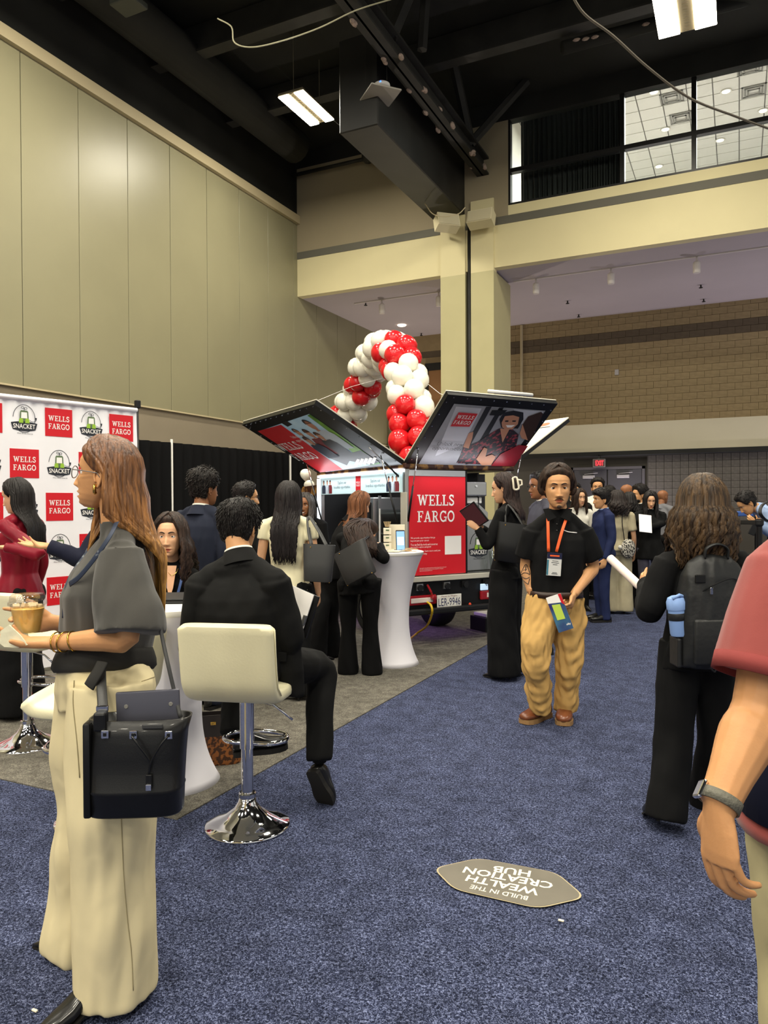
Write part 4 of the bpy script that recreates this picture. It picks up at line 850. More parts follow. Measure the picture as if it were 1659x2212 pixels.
# --- floor decal -------------------------------------------------------------------
dc = thing('floor_decal', 'grey six-sided floor sticker with white upside-down lettering', 'floor sticker', (0, 0, 0))
hx = [(935, 1879), (1033, 1857), (1203, 1889), (1266, 1943), (1163, 1967), (980, 1925)]; q = [G(*p) for p in hx]; cen = sum(q, V()) / 6
M_DEC = mat('decal_grey', (104, 99, 88), 0.5, var=.06, vscale=9); M_DECE = mat('decal_edge_cream', (170, 158, 126), .5); M_DECL = mat('decal_letter_cream', (238, 230, 204), .5)
def rounded(poly, r, k=5):
    out = []; n = len(poly)
    for i in range(n):
        p, a, b = V(poly[i]), V(poly[i - 1]), V(poly[(i + 1) % n]); p1 = p + (a - p).normalized() * r; p2 = p + (b - p).normalized() * r
        for j in range(k + 1): t = j / k; out.append((1 - t) ** 2 * p1 + 2 * t * (1 - t) * p + t * t * p2)
    return out
def grow(f): return [cen + (p - cen) * f for p in q]
for f, m, z, nm in ((1.0, M_DECE, .0075, 'edge_line'), (.975, M_DEC, .0085, 'sticker_face')):
    pts = rounded(grow(f), .05); MB().prism([(p.x, p.y) for p in pts], .001, (0, 0, z - .001)).build(nm, m, dc)
# reading direction runs from BUILD (right) to THE (left)
lines = (('BUILD IN THE', (1140, 1946), (1016, 1920), 10), ('WEALTH', (1164, 1933), (1008, 1901), 16), ('CREATION', (1194, 1919), (1002, 1883), 16), ('HUB', (1146, 1893), (1065, 1881), 15))
for tx, a, b, hp in lines:
    A, B = G(*a), G(*b); u = (B - A).normalized(); v = V((-u.y, u.x, 0)); mid = (a[0] + b[0]) / 2, (a[1] + b[1]) / 2
    hh = abs((G(mid[0], mid[1] + hp / 2) - G(mid[0], mid[1] - hp / 2)).dot(v)); c = (A + B) / 2
    text(tx, (B - A).length, hh * .92, M_DECL, dc, (c.x, c.y, .0092), u, v, bold=.02 if tx != 'BUILD IN THE' else .01, th=.0003)
for p, lab in (((1212, 1992), 'tiny pale paper scrap on the blue carpet below the sticker'), ((75, 2187), 'tiny pale paper scrap on the carpet near the black pump')): q0 = G(*p); tag(MB().box((q0.x, q0.y, .006), (.02, .008, .006), b=.002).build('paper_scrap', M_DECL), lab, 'scrap')
# ================================================================== PEOPLE: builders
def smooth_interp(xs, ys, q, k=.02):
    zz = np.linspace(xs[0] - .1, xs[-1] + .1, 900); yy = np.interp(zz, xs, ys); h = int(k / (zz[1] - zz[0])) * 2 + 1
    w_ = np.hanning(h + 2)[1:-1]; w_ /= w_.sum(); yp = np.pad(yy, h // 2, mode='edge'); yy = np.convolve(yp, w_, 'valid'); return np.interp(q, zz, yy)
HZ = [-.5, -.46, -.38, -.30, -.2, -.1, 0, .1, .2, .3, .4, .46, .5]
HW = [.02, .034, .047, .056, .063, .068, .071, .0735, .0745, .070, .054, .036, .004]
HF = [.058, .074, .082, .084, .086, .088, .086, .091, .091, .081, .057, .034, .002]
HB = [.02, .005, -.012, -.028, -.055, -.076, -.09, -.098, -.1, -.094, -.074, -.05, -.002]
def skull(nu, nv, fem=False, grow=None):
    """returns arrays (nv, nu, 3) plus azimuth u and height z"""
    t = np.linspace(-PI, PI, nu, endpoint=False); u = t - .38 * np.sin(t); w_ = np.linspace(0, 1, nv); zn = .5 * (.6 * (2 * w_ - 1) - .4 * np.cos(PI * w_))
    hw = smooth_interp(HZ, HW, zn); hf = smooth_interp(HZ, HF, zn); hb = smooth_interp(HZ, HB, zn)
    if fem: hw = hw * np.interp(zn, [-.5, -.25, 0, .5], [.84, .9, .95, .97])
    U, Z = np.meshgrid(u, zn); yc = np.interp(zn, [-.5, -.2, 0, .5], [.03, .005, -.005, -.005])[:, None]
    s, c = np.sin(U), np.cos(U); pw = 2 / 2.25
    X = hw[:, None] * np.sign(s) * np.abs(s) ** pw; C = np.sign(c) * np.abs(c) ** pw
    Y = np.where(c > 0, yc + (hf[:, None] - yc) * C, yc + (yc - hb[:, None]) * C)
    return X, Y, Z * .23, U
def grid_faces(nu, nv):
    f = []
    for i in range(nv - 1):
        for j in range(nu):
            k = (j + 1) % nu; f.append((i * nu + j, i * nu + k, (i + 1) * nu + k, (i + 1) * nu + j))
    f.append(tuple(reversed(range(nu)))); f.append(tuple(range((nv - 1) * nu, nv * nu))); return f
def gs(v, c, s): return np.exp(-((v - c) / s) ** 2)
def face_disp(X, Y, Z, U, fem=False, nose=1.0, lips=1.0, mouth_open=0.0):
    fr = np.clip(np.cos(U) * 1.6, 0, 1); d = np.zeros_like(X); ax = np.abs(X)
    ramp = np.clip((.022 - Z) / .062, 0, 1) ** 1.2 * np.clip((Z + .056) / .010, 0, 1)
    d += .024 * nose * ramp * np.exp(-(X / (.0075 + .006 * np.clip((.01 - Z) / .05, 0, 1))) ** 2)
    d += .009 * nose * gs(ax, .0125, .006) * gs(Z, -.045, .007)
    d += -.012 * gs(ax, .031, .015) * gs(Z, .003, .011)
    d += (.002 if fem else .005) * gs(ax, .028, .022) * gs(Z, .025, .008)
    d += .004 * gs(ax, .045, .018) * gs(Z, -.028, .018)
    d += .0075 * lips * gs(ax, .006, .017) * gs(Z, -.067 , .0045) + .0075 * lips * gs(X, 0, .015) * gs(Z, -.0785 - mouth_open, .005)
    d += -(.006 + mouth_open * .9) * gs(X, 0, .021) * gs(Z, -.0725 - mouth_open * .4, .0022 + mouth_open * .35)
    d += -.0035 * gs(X, 0, .014) * gs(Z, -.0885 - mouth_open, .005) + .006 * gs(X, 0, .017) * gs(Z, -.104, .011)
    d += -.003 * gs(X, 0, .004) * gs(Z, -.058, .005)
    return Y + d * fr
SK = {}
def skin_mats(key, col):
    if key not in SK:
        dk = tuple(int(c * .80) for c in col)
        SK[key] = [mat('skin_' + key, col, .5, var=.05, vscale=16, bump=.04, bscale=220, spec=.4, sss=.06), mat('lips_' + key, (int(col[0] * .86), int(col[1] * .62), int(col[2] * .62)), .4),
                   mat('eye_white', (226, 220, 214), .25), mat('eye_iris', (46, 28, 18), .15), mat('brow_' + key, (38, 28, 22), .8)]
    return SK[key]
def add_head(mb, HM, fem=False, lod=1.0, gaze=(0, 1, 0), nose=1.0, lips=1.0, ears=True, mouth_open=0.0, brow=1.0, brow_w=1.0, lid=17):
    nu, nv = int(92 * lod) // 2 * 2, int(84 * lod); X, Y, Z, U = skull(nu, nv, fem); Y2 = face_disp(X, Y, Z, U, fem, nose, lips, mouth_open)
    vs = [HM @ V(p) for p in zip(X.ravel(), Y2.ravel(), Z.ravel())]; fs = grid_faces(nu, nv)
    k = len(mb.v); mb.add(vs, fs, 0)
    # lips by face centre
    Xr, Zr, Ur = X.ravel(), Z.ravel(), U.ravel(); mo = mouth_open; base = len(mb.m) - len(fs)
    for i, f in enumerate(fs[:-2]):
        x = sum(Xr[j] for j in f) / 4; z = sum(Zr[j] for j in f) / 4
        if abs(Ur[f[0]]) < 1.0 and abs(x) < .023:
            up_ = -.0725 < z < -.0725 + .0095 * max(0, 1 - (x / .023) ** 2) * (1 - .18 * math.exp(-(x / .004) ** 2)); lo = -.0725 - mo - .0105 * max(0, 1 - (x / .021) ** 2) < z <= -.0725
            if up_ or lo: mb.m[base + i] = 1
    g = V(gaze).normalized(); fm = (np.abs(U) < 1.35).ravel(); fx, fz, fy = X.ravel()[fm], Z.ravel()[fm], Y2.ravel()[fm]
    sy = lambda x, z: fy[np.argmin((fx - x) ** 2 + (fz - z) ** 2)] + .0006
    sc = .95 if fem else 1.0
    for s in (-1, 1):
        c = V((.0305 * s * sc, .0625, .002)); n = max(14, int(20 * lod)); e = MB(); e.ell((0, 0, 0), .0138, n)
        vs = [V(v) for v in e.v]; q = V((0, 0, 1)).rotation_difference(g).to_matrix(); vs = [q @ v for v in vs]; o = len(mb.v)
        mb.v.extend(tuple(HM @ (c + v)) for v in vs)
        for f in e.f:
            m_ = sum((vs[i] for i in f), V()) / len(f); a = m_.angle(g); mb.f.append(tuple(i + o for i in f)); mb.m.append(3 if a < R(27) else 2)
        # eyelids
        n = max(8, int(16 * lod))
        for lo, hi in ((lid, 80), (-80, -28)):
            rows = [[HM @ (c + V((.0152 * math.cos(R(el)) * math.sin(R(az)), .0152 * math.cos(R(el)) * math.cos(R(az)), .0152 * math.sin(R(el)) ))) for az in np.linspace(-85, 85, n)] for el in np.linspace(lo, hi, 4)]
            mb.rings(rows, (False, False), 0, closed=False)
        # brow
        pts = [HM @ V((s * sc * x, sy(s * sc * x, z), z)) for x, z in ((.011, .0195), (.017, .0225), (.024, .0250), (.031, .0262), (.038, .0255), (.045, .0220))]
        mb.tube(pts, [(.0012, .0026 * brow_w), (.0016, .0036 * brow_w), (.0018, .004 * brow_w), (.0018, .0036 * brow_w), (.0014, .0026 * brow_w), (.0006, .0008)], 6, ref=HM.to_3x3() @ V((0, 1, 0)), mi=4)
        if ears:
            er = .070 if fem else .073
            M3 = HM.to_3x3() @ Matrix.Rotation(R(s * 18), 3, 'Z') @ Matrix.Rotation(R(-8), 3, 'X'); ec = HM @ V((s * er, -.012, -.012))
            mb.ell(ec, (.007, .015, .028), 12, M3, 0)
            rim = [ec + M3 @ V((s * .006, y, z)) for y, z in ((.008, -.012), (.014, .008), (.010, .026), (-.004, .031), (-.015, .022), (-.016, .004), (-.009, -.016), (.0, -.028), (.006, -.024))]
            mb.tube(catmull(rim, 3), .0042, 6, mi=0)
def add_hand(mb, w_, d, pn, right, curls=(20, 25, 30, 35), s=1.0, thumb=None, spread=6, tcurl=20):
    d = V(d).normalized(); pn = V(pn); pn = (pn - d * pn.dot(d)).normalized(); l = d.cross(pn) * (1 if right else -1); w_ = V(w_)
    n = 10; mb.tube([w_ - d * .03 * s, w_ + d * .005 * s, w_ + d * .04 * s, w_ + d * .075 * s, w_ + d * .096 * s], [(.025 * s, .019 * s), (.028 * s, .019 * s), (.037 * s, .0165 * s), (.041 * s, .0145 * s), (.037 * s, .011 * s)], 14, ref=l)
    L = ((.042, .026, .022), (.046, .03, .023), (.042, .028, .022), (.033, .021, .019)); tips = []
    for i in range(4):
        b = w_ + d * ((.09, .094, .09, .082)[i] * s) + l * ((.030 - .0198 * i) * s); a = R(curls[i]); fd = (d + l * math.tan(R(spread * (1.4 - i)))).normalized(); p = b - fd * .012 * s; pts = [p, b]; th = a * .8; r = (.0092, .0094, .009, .008)[i] * s
        for k, ln in enumerate(L[i]):
            dd = fd * math.cos(th) + pn * math.sin(th); b = b + dd * ln * s; pts.append(b); th += a * (1.1 if k == 0 else .7)
        mb.tube(pts, [r * 1.05, r * 1.08, r, r * .92, r * .72], 9, ref=l, sm=3); mb.ell(pts[-1], r * .72, 8); tips.append(pts[-1])
    td = V(thumb) if thumb is not None else d * .75 + l * .6 + pn * .25
    td.normalize(); b0 = w_ + d * .022 * s + l * .02 * s; b1 = w_ + d * .045 * s + l * .038 * s + pn * .006 * s; b2 = b1 + td * .036 * s; t2 = (td + pn * math.sin(R(tcurl)) * .8 + d * .15).normalized(); b3 = b2 + t2 * .028 * s
    mb.tube([b0, b1, b2, b3], [.014 * s, .0135 * s, .0108 * s, .0078 * s], 9, sm=3); mb.ell(b3, .0078 * s, 8)
    return tips
class Fig: pass
def figure(label, base, H, psi, fem=False, ov=None, group=None, lean=0.0, name='person', torso_psi=None):
    F = Fig(); base = V((base.x, base.y, 0)); F.root = thing(name, label, 'person', tuple(base), 0, group, world=True)
    F.base, F.H, F.fem, F.s = base, H, fem, H / 1.75; F.f = dirv(psi); F.r = dirv(psi + 90); F.psi = psi
    sh = .102 if fem else .113
    J = dict(al=(-.05, 0, .045), ar=(.05, 0, .045), kl=(-.054, .012, .285), kr=(.054, .012, .285), hl=(-.054, 0, .52), hr=(.054, 0, .52),
             sl=(-sh, -.005, .818), sr=(sh, -.005, .818), el=(-sh - .025, -.012, .64), er=(sh + .025, -.012, .64), wl=(-sh - .03, .04, .49), wr=(sh + .03, .04, .49), nb=(0, -.012, .845), hc=(0, .014, .932))
    F.J = {}
    for k, v in J.items():
        v = V(v) * H; ln = math.tan(R(lean)) * max(0, v.z - .52 * H) if k in ('sl', 'sr', 'el', 'er', 'wl', 'wr', 'nb', 'hc') else 0
        F.J[k] = base + F.r * v.x + F.f * (v.y + ln) + UP * v.z
    for k, v in (ov or {}).items(): F.J[k] = V(v) if isinstance(v, Vector) else base + F.r * v[0] + F.f * v[1] + UP * v[2]
    F.hp = F.hy = None
    return F
def head_matrix(F, psi=None, pitch=0, roll=0, size=1.0):
    psi = F.psi if psi is None else psi; f, r = dirv(psi), dirv(psi + 90)
    B = Matrix((r, f, UP)).transposed().to_4x4(); k = F.s * (1.03 if F.fem else 1.05) * size * (1.0 if F.H > 1.6 else 1.04)
    F.HM = Matrix.Translation(F.J['hc']) @ B @ Matrix.Rotation(R(pitch), 4, 'X') @ Matrix.Rotation(R(roll), 4, 'Y') @ Matrix.Scale(k, 4); return F.HM
def body(F, skin, psi=None, pitch=0, roll=0, lod=1.0, hands=None, size=1.0, vox=.006, face=None, arms=True, arm_r=1.0):
    """one skin mesh: head, neck, trunk, arms with hands, legs"""
    s = F.s * (.88 if F.fem else 1.0); J = F.J; HM = head_matrix(F, psi, pitch, roll, size); mb = MB()
    nr = .055 * F.s * (.84 if F.fem else 1); hb = HM @ V((0, -.022, -.035)); low = J['nb'] - (hb - J['nb']).normalized() * .09 - F.f * .015
    hm = (J['hl'] + J['hr']) / 2; sm_ = (J['sl'] + J['sr']) / 2
    tr_ = MB().tube([low, J['nb'], J['nb'].lerp(hb, .55), hb], [nr * 1.1, nr * 1.12, nr, nr * .98], 16, sm=3)
    sd = (J['sr'] - J['sl']).normalized()
    tr_.tube([hm, hm.lerp(sm_, .35), hm.lerp(sm_, .75), sm_, J['nb']], [(.1 * s, .06 * s), (.09 * s, .055 * s), (.1 * s, .06 * s), (.09 * s, .045 * s), (.05 * s, .042 * s)], 16, ref=sd, sm=2)
    tr_.tube([J['sl'].lerp(sm_, .15) - UP * .02, J['nb'] - UP * .01, J['sr'].lerp(sm_, .15) - UP * .02], [.034 * s, .05 * s, .034 * s], 10, sm=4)
    for a in 'lr':
        tr_.tube([J['h' + a], J['k' + a], J['a' + a]], [.07 * s, .047 * s, .032 * s], 10, sm=2)
        if not arms: tr_.tube([J['s' + a], J['e' + a], J['w' + a]], [.04 * s, .032 * s, .022 * s], 8, sm=2)
    mb.join(remesh(tr_, max(.011, vox * 1.6), 3))
    if arms:
        for a in 'lr':
            am = MB(); k = s * arm_r; S, E, Wr = J['s' + a], J['e' + a], J['w' + a]
            am.tube([S - UP * .012, S.lerp(E, .5), E, E.lerp(Wr, .3), E.lerp(Wr, .7), Wr], [.042 * k, .046 * k, .039 * k, .042 * k, .032 * k, (.027 * k, .024 * k)], 14, sm=3)
            h = (hands or {}).get(a) or {}
            d = h.get('d') or (Wr - E); pn = h.get('pn') or (hm - Wr)
            add_hand(am, Wr, d, pn, a == 'r', h.get('curls', (28, 32, 36, 40)), h.get('s', s * .97), h.get('thumb'), h.get('spread', 4), h.get('tcurl', 25))
            mb.join(remesh(am, vox * .72, 3))
    add_head(mb, HM, F.fem, lod, **(face or {}))
    F.skin = skin
    F.body = mb.build('body', skin_mats(*skin), F.root, smooth=True); return F.body
def trunk_ring(F, t, hw, hd, yo=0.0, n=28, pw=2.4, arch=0.0):
    J = F.J; hm = (J['hl'] + J['hr']) / 2; sm_ = (J['sl'] + J['sr']) / 2; ax = (sm_ - hm); c = hm + ax * t
    if t > 1: c = sm_ + (J['nb'] - sm_) * ((t - 1) * 10)
    sd = (J['hr'] - J['hl']).normalized().lerp((J['sr'] - J['sl']).normalized(), min(1, max(0, t))).normalized(); up = ax.normalized() if t >= 0 else UP
    if t < 0: c = hm + UP * (t * ax.length)
    fw = up.cross(sd).normalized(); c = c + fw * (yo + arch * 4 * t * (1 - t)); out = []
    for j in range(n):
        a = 2 * PI * j / n; cc, dd = math.cos(a), math.sin(a); cc = math.copysign(abs(cc) ** (2 / pw), cc); dd = math.copysign(abs(dd) ** (2 / pw), dd); out.append(c + sd * (hw * cc) + fw * (hd * dd))
    return out
MALE_TOP = [(-.05, .178, .128), (.12, .172, .125), (.3, .165, .120), (.5, .172, .126), (.7, .182, .132), (.86, .178, .118), (.97, .15, .09), (1.06, .082, .072)]
FEM_TOP = [(-.02, .182, .142), (.15, .162, .124), (.3, .138, .1), (.48, .142, .108), (.66, .152, .125), (.82, .152, .108), (.95, .128, .08), (1.06, .068, .06)]
def sleeve(mb, S, E, Wr, rad, upto=1.0, n=16, hollow=True, ref=None):
    pts = [S + (S - E).normalized() * .0, S.lerp(E, .5), E, E.lerp(Wr, .5), Wr]; ts = [0, .27, .54, .77, 1.0]
    path = catmull(pts, 6); tt = np.interp(np.linspace(0, 1, len(path)), np.linspace(0, 1, 5), ts); sel = [p for p, t in zip(path, tt) if t <= upto + 1e-6]
    if len(sel) < 3: sel = path[:3]
    rr_ = np.interp(np.linspace(0, 1, len(sel)), np.linspace(0, 1, len(rad)), rad); rl = [(r, r) for r in rr_]
    if hollow:
        e, d = sel[-1], (sel[-1] - sel[-2]).normalized(); r = rl[-1][0]; sel += [e + d * .004, e - d * .03]; rl += [(r * .80, r * .80), (r * .72, r * .72)]
    mb.tube(sel, rl, n, ref=ref)
def top(F, name, m, prof=None, hem=None, sl=1.0, srad=(.062, .06, .054, .048, .042), vox=.008, sm=6, wr=.004, wsc=9, seed=0, extra=None, parent=None, fat=1.0, bust=1.0, hollow=True, deltoid=.055, upto=(None, None), scale_w=1.0, trap=.05, arch=0.0, collar=.012):
    """shirt, blouse or jacket: trunk loft + sleeves merged into one cloth surface"""
    s = F.s; J = F.J; mb = MB(); prof = list(prof or (FEM_TOP if F.fem else MALE_TOP))
    if hem is not None: prof = [(hem, prof[0][1] * 1.04, prof[0][2] * 1.06)] + [p for p in prof if p[0] > hem + .04]
    mb.rings([trunk_ring(F, p[0], p[1] * s * fat * scale_w, p[2] * s * fat, p[3] if len(p) > 3 else 0, arch=arch) for p in prof])
    k = s * (.86 if F.fem else 1)
    sm_ = (J['sl'] + J['sr']) / 2; fw = UP.cross((J['sr'] - J['sl']).normalized())
    for a in 'lr':
        mb.tube([J['s' + a] - UP * .012 * s, J['s' + a].lerp(J['nb'], .55) - UP * .0, J['nb'] + UP * .005], [deltoid * k, trap * 1.06 * k, trap * k], 12, sm=3)
        u_ = upto[0 if a == 'l' else 1] or sl
        if u_ > 0: sleeve(mb, J['s' + a], J['e' + a], J['w' + a], [r * k * fat ** .5 for r in srad], u_, hollow=hollow)
        mb.ell(J['s' + a] - UP * .01, deltoid * k * 1.06, 12)
        if F.fem and bust: mb.ell(sm_ - UP * .115 * s + fw * .056 * s * fat + (J['s' + a] - sm_) * .42, (.068 * s * bust, .072 * s * bust, .075 * s * bust), 14)
    if collar:
        ax = (F.HM @ V((0, -.022, -.035)) - J['nb']).normalized(); nr = .055 * s * (.84 if F.fem else 1); x = (J['sr'] - J['sl']).normalized(); x = (x - ax * x.dot(ax)).normalized(); y = ax.cross(x)
        c0 = J['nb'] + ax * .012; mb.rings([[c0 + ax * h_ + x * (r_ * math.cos(2 * PI * j / 24)) + y * (r_ * math.sin(2 * PI * j / 24)) for j in range(24)] for h_, r_ in ((-.07, nr * 1.75), (-.02, nr * 1.45), (collar, nr * 1.22), (collar + .003, nr * 1.1), (-.01, nr * 1.08))], (True, True))
    if extra: extra(mb)
    g = remesh(mb, vox, sm)
    if wr: wrinkle(g, wr, wsc, seed)
    return g.build(name, m, parent or F.root, smooth=True)
def trousers(F, name, m, lr=(.092, .078, .068, .062, .058), waist=None, rise=.17, vox=.008, sm=6, wr=.005, wsc=8, seed=0, ends=(None, None), hipw=1.0, parent=None, hem_drop=.0, seat=1.0, extra=None, joint_bulge=0.0):
    s = F.s; J = F.J; mb = MB(); wp = waist or ([(-.12, .155, .115), (0.0, .168, .128), (.12, .162, .124), (.2, .152, .114)] if not F.fem else [(-.12, .155, .118), (0.0, .17, .132), (.12, .155, .118), (.22, .136, .102)])
    mb.rings([trunk_ring(F, t, w_ * s * hipw, d_ * s) for t, w_, d_ in wp])
    bk = -(UP.cross((J['hr'] - J['hl']).normalized()))
    for i, a in enumerate('lr'):
        A = J['a' + a] - UP * hem_drop
        mb.tube([J['h' + a] + UP * .03, J['h' + a].lerp(J['k' + a], .45), J['k' + a], J['k' + a].lerp(A, .5), A, A - (J['k' + a] - A).normalized() * .012, A + (J['k' + a] - A).normalized() * .03], [r * s for r in lr] + [lr[-1] * s * .82, lr[-1] * s * .7], 18, sm=4)
        mb.ell(J['h' + a] + bk * .055 * s - UP * .0, (.085 * s * seat, .085 * s * seat, .09 * s), 12)
    if extra: extra(mb)
    g = remesh(mb, vox, sm)
    if wr: wrinkle(g, wr, wsc, seed)
    return g.build(name, m, parent or F.root, smooth=True)
def shoe(F, heel, d, m, sole, L=.285, wd=.1, style='oxford', up=None, s=1.0, side=None):
    """heel: world point on the ground under the heel; d: toe direction"""
    d = V(d).normalized(); up = V(up) if up is not None else UP; x = d.cross(up).normalized(); up = x.cross(d).normalized(); M3 = Matrix((x, d, up)).transposed(); heel = V(heel)
    if style == 'oxford':
        sec = [(0, .5, .05, 0), (.02, .66, .078, 0), (.08, .72, .098, 0), (.14, .74, .1, 0), (.19, .82, .082, 0), (.24, .95, .066, 0), (.28, 1.0, .056, 0), (.34, .92, .05, 0), (.385, .7, .042, .002), (.405, .35, .03, .004)]; so = .022
    elif style == 'pump':
        sec = [(0, .45, .11, .062), (.02, .6, .122, .06), (.07, .62, .108, .058), (.13, .62, .09, .045), (.19, .78, .07, .022), (.25, .92, .056, .008), (.3, .82, .046, .004), (.36, .5, .032, .003), (.405, .22, .018, .003), (.43, .06, .010, .003)]; so = .006
    k = L / .405; rg = []
    for y, w_, h, z0 in sec:
        r_ = []
        for j in range(16):
            a = 2 * PI * j / 16; cx, cz = math.cos(a), math.sin(a); cz = cz * .5 + .5 if cz > 0 else .5 + cz * .5
            cx = math.copysign(abs(cx) ** .8, cx); r_.append(heel + M3 @ V((cx * w_ * wd * .5, y * k, (z0 + so) * s + cz * h * s - .5 * 0)))
        rg.append(r_)
    mb = MB().rings(rg)
    o = mb.build('shoe', m, F.root, smooth=True)
    ms = MB()
    ring = [[heel + M3 @ V((sg * w_ * wd * .54, y * k, z)) for y, w_, h, z0 in sec for sg in (1,)] for z in (0,)]
    lo = [V((w_ * wd * .53, y * k, z0)) for y, w_, h, z0 in sec]; le = [V((-w_ * wd * .53, y * k, z0)) for y, w_, h, z0 in sec]
    vs = []; fs = []; n = len(sec)
    for i in range(n): vs += [lo[i], le[i], le[i] + V((0, 0, so * 1.3 * s)), lo[i] + V((0, 0, so * 1.3 * s))]
    for i in range(n - 1):
        for j in range(4): fs.append((4 * i + j, 4 * i + (j + 1) % 4, 4 * i + 4 + (j + 1) % 4, 4 * i + 4 + j))
    fs += [(3, 2, 1, 0), (4 * n - 4, 4 * n - 3, 4 * n - 2, 4 * n - 1)]
    ms.add([heel + M3 @ v for v in vs], fs)
    if style == 'pump': ms.tube([heel + M3 @ V((0, .03, .065)), heel + M3 @ V((0, .025, .0))], [.018, .008], 8)
    ms.build('sole', sole, o)
    return o
def hair_cap(mb, HM, fem=False, thick=.016, topv=.01, line=None, lod=1.0, noise_a=.004, nsc=40, seed=0, back_v=0.0, side_v=0.0):
    nu, nv = int(80 * lod), int(64 * lod); X, Y, Z, U = skull(nu, nv, fem); P3 = np.stack([X, Y, Z], -1); c = np.array([0, -.005, .01]); D = P3 - c; D /= np.linalg.norm(D, axis=-1, keepdims=True)
    au = np.degrees(np.abs(U)); ln = line or ((0, .082), (30, .078), (50, .066), (62, .035), (72, .0), (80, -.005), (92, .02), (104, -.02), (115, -.05), (140, -.066), (180, -.07))
    zl = np.interp(au, [a for a, _ in ln], [z for _, z in ln]); m_ = np.clip((Z - zl + .010) / .024, 0, 1); m_ = m_ * m_ * (3 - 2 * m_)
    rs = np.random.RandomState(seed); q = P3 * nsc; nz = np.zeros_like(X)
    for k in range(6):
        a = rs.normal(size=3); b = rs.normal(size=3); nz += np.sin(q @ a * (1 + .4 * k) + 1.5 * np.sin(q @ b * .6)) / (1 + .3 * k)
    t = thick + topv * np.clip((Z - .03) / .07, 0, 1) + back_v * np.clip(-Y / .09, 0, 1) + side_v * np.clip(np.abs(X) / .07, 0, 1) + noise_a * nz * .4
    off = t * m_ - .012 * (1 - m_); Q = P3 + D * off[..., None]
    mb.add([HM @ V(p) for p in Q.reshape(-1, 3)], grid_faces(nu, nv)); return Q, D, m_
def short_hair(F, m, thick=.014, topv=.016, n=420, length=.026, r=.0032, seed=0, line=None, lod=1.0, flow=(0, -.6, -.4), name='hair', noise_a=.004, back_v=0, side_v=0, fem=None, curl=0.0):
    mb = MB(); Q, D, mk = hair_cap(mb, F.HM, F.fem, thick, topv, line, lod, noise_a, seed=seed, back_v=back_v, side_v=side_v); rs = random.Random(seed)
    idx = np.argwhere(mk > .5); fl = V(flow)
    for k in range(n):
        i, j = idx[rs.randrange(len(idx))]; p = V(Q[i, j]); d = V(D[i, j]); t = (fl + V((p.x * 3, 0, 0)) - d * (fl + V((p.x * 3, 0, 0))).dot(d)); t = t.normalized() if t.length > 1e-4 else d.orthogonal(); t = (t + V((rs.gauss(0, .2 + curl), rs.gauss(0, .2 + curl), rs.gauss(0, .2 + curl))) * .6).normalized(); L = length * rs.uniform(.6, 1.3)
        pts = [p - d * .004, p + t * L * .4 - d * .0, p + t * L * .8 - d * L * .02, p + t * L - d * L * (.12 - curl * .25)]
        mb.tube([F.HM @ q for q in pts], [r * F.s, r * 1.1 * F.s, r * .8 * F.s, r * .2 * F.s], 5)
    return mb.build(name, m, F.root, smooth=True)
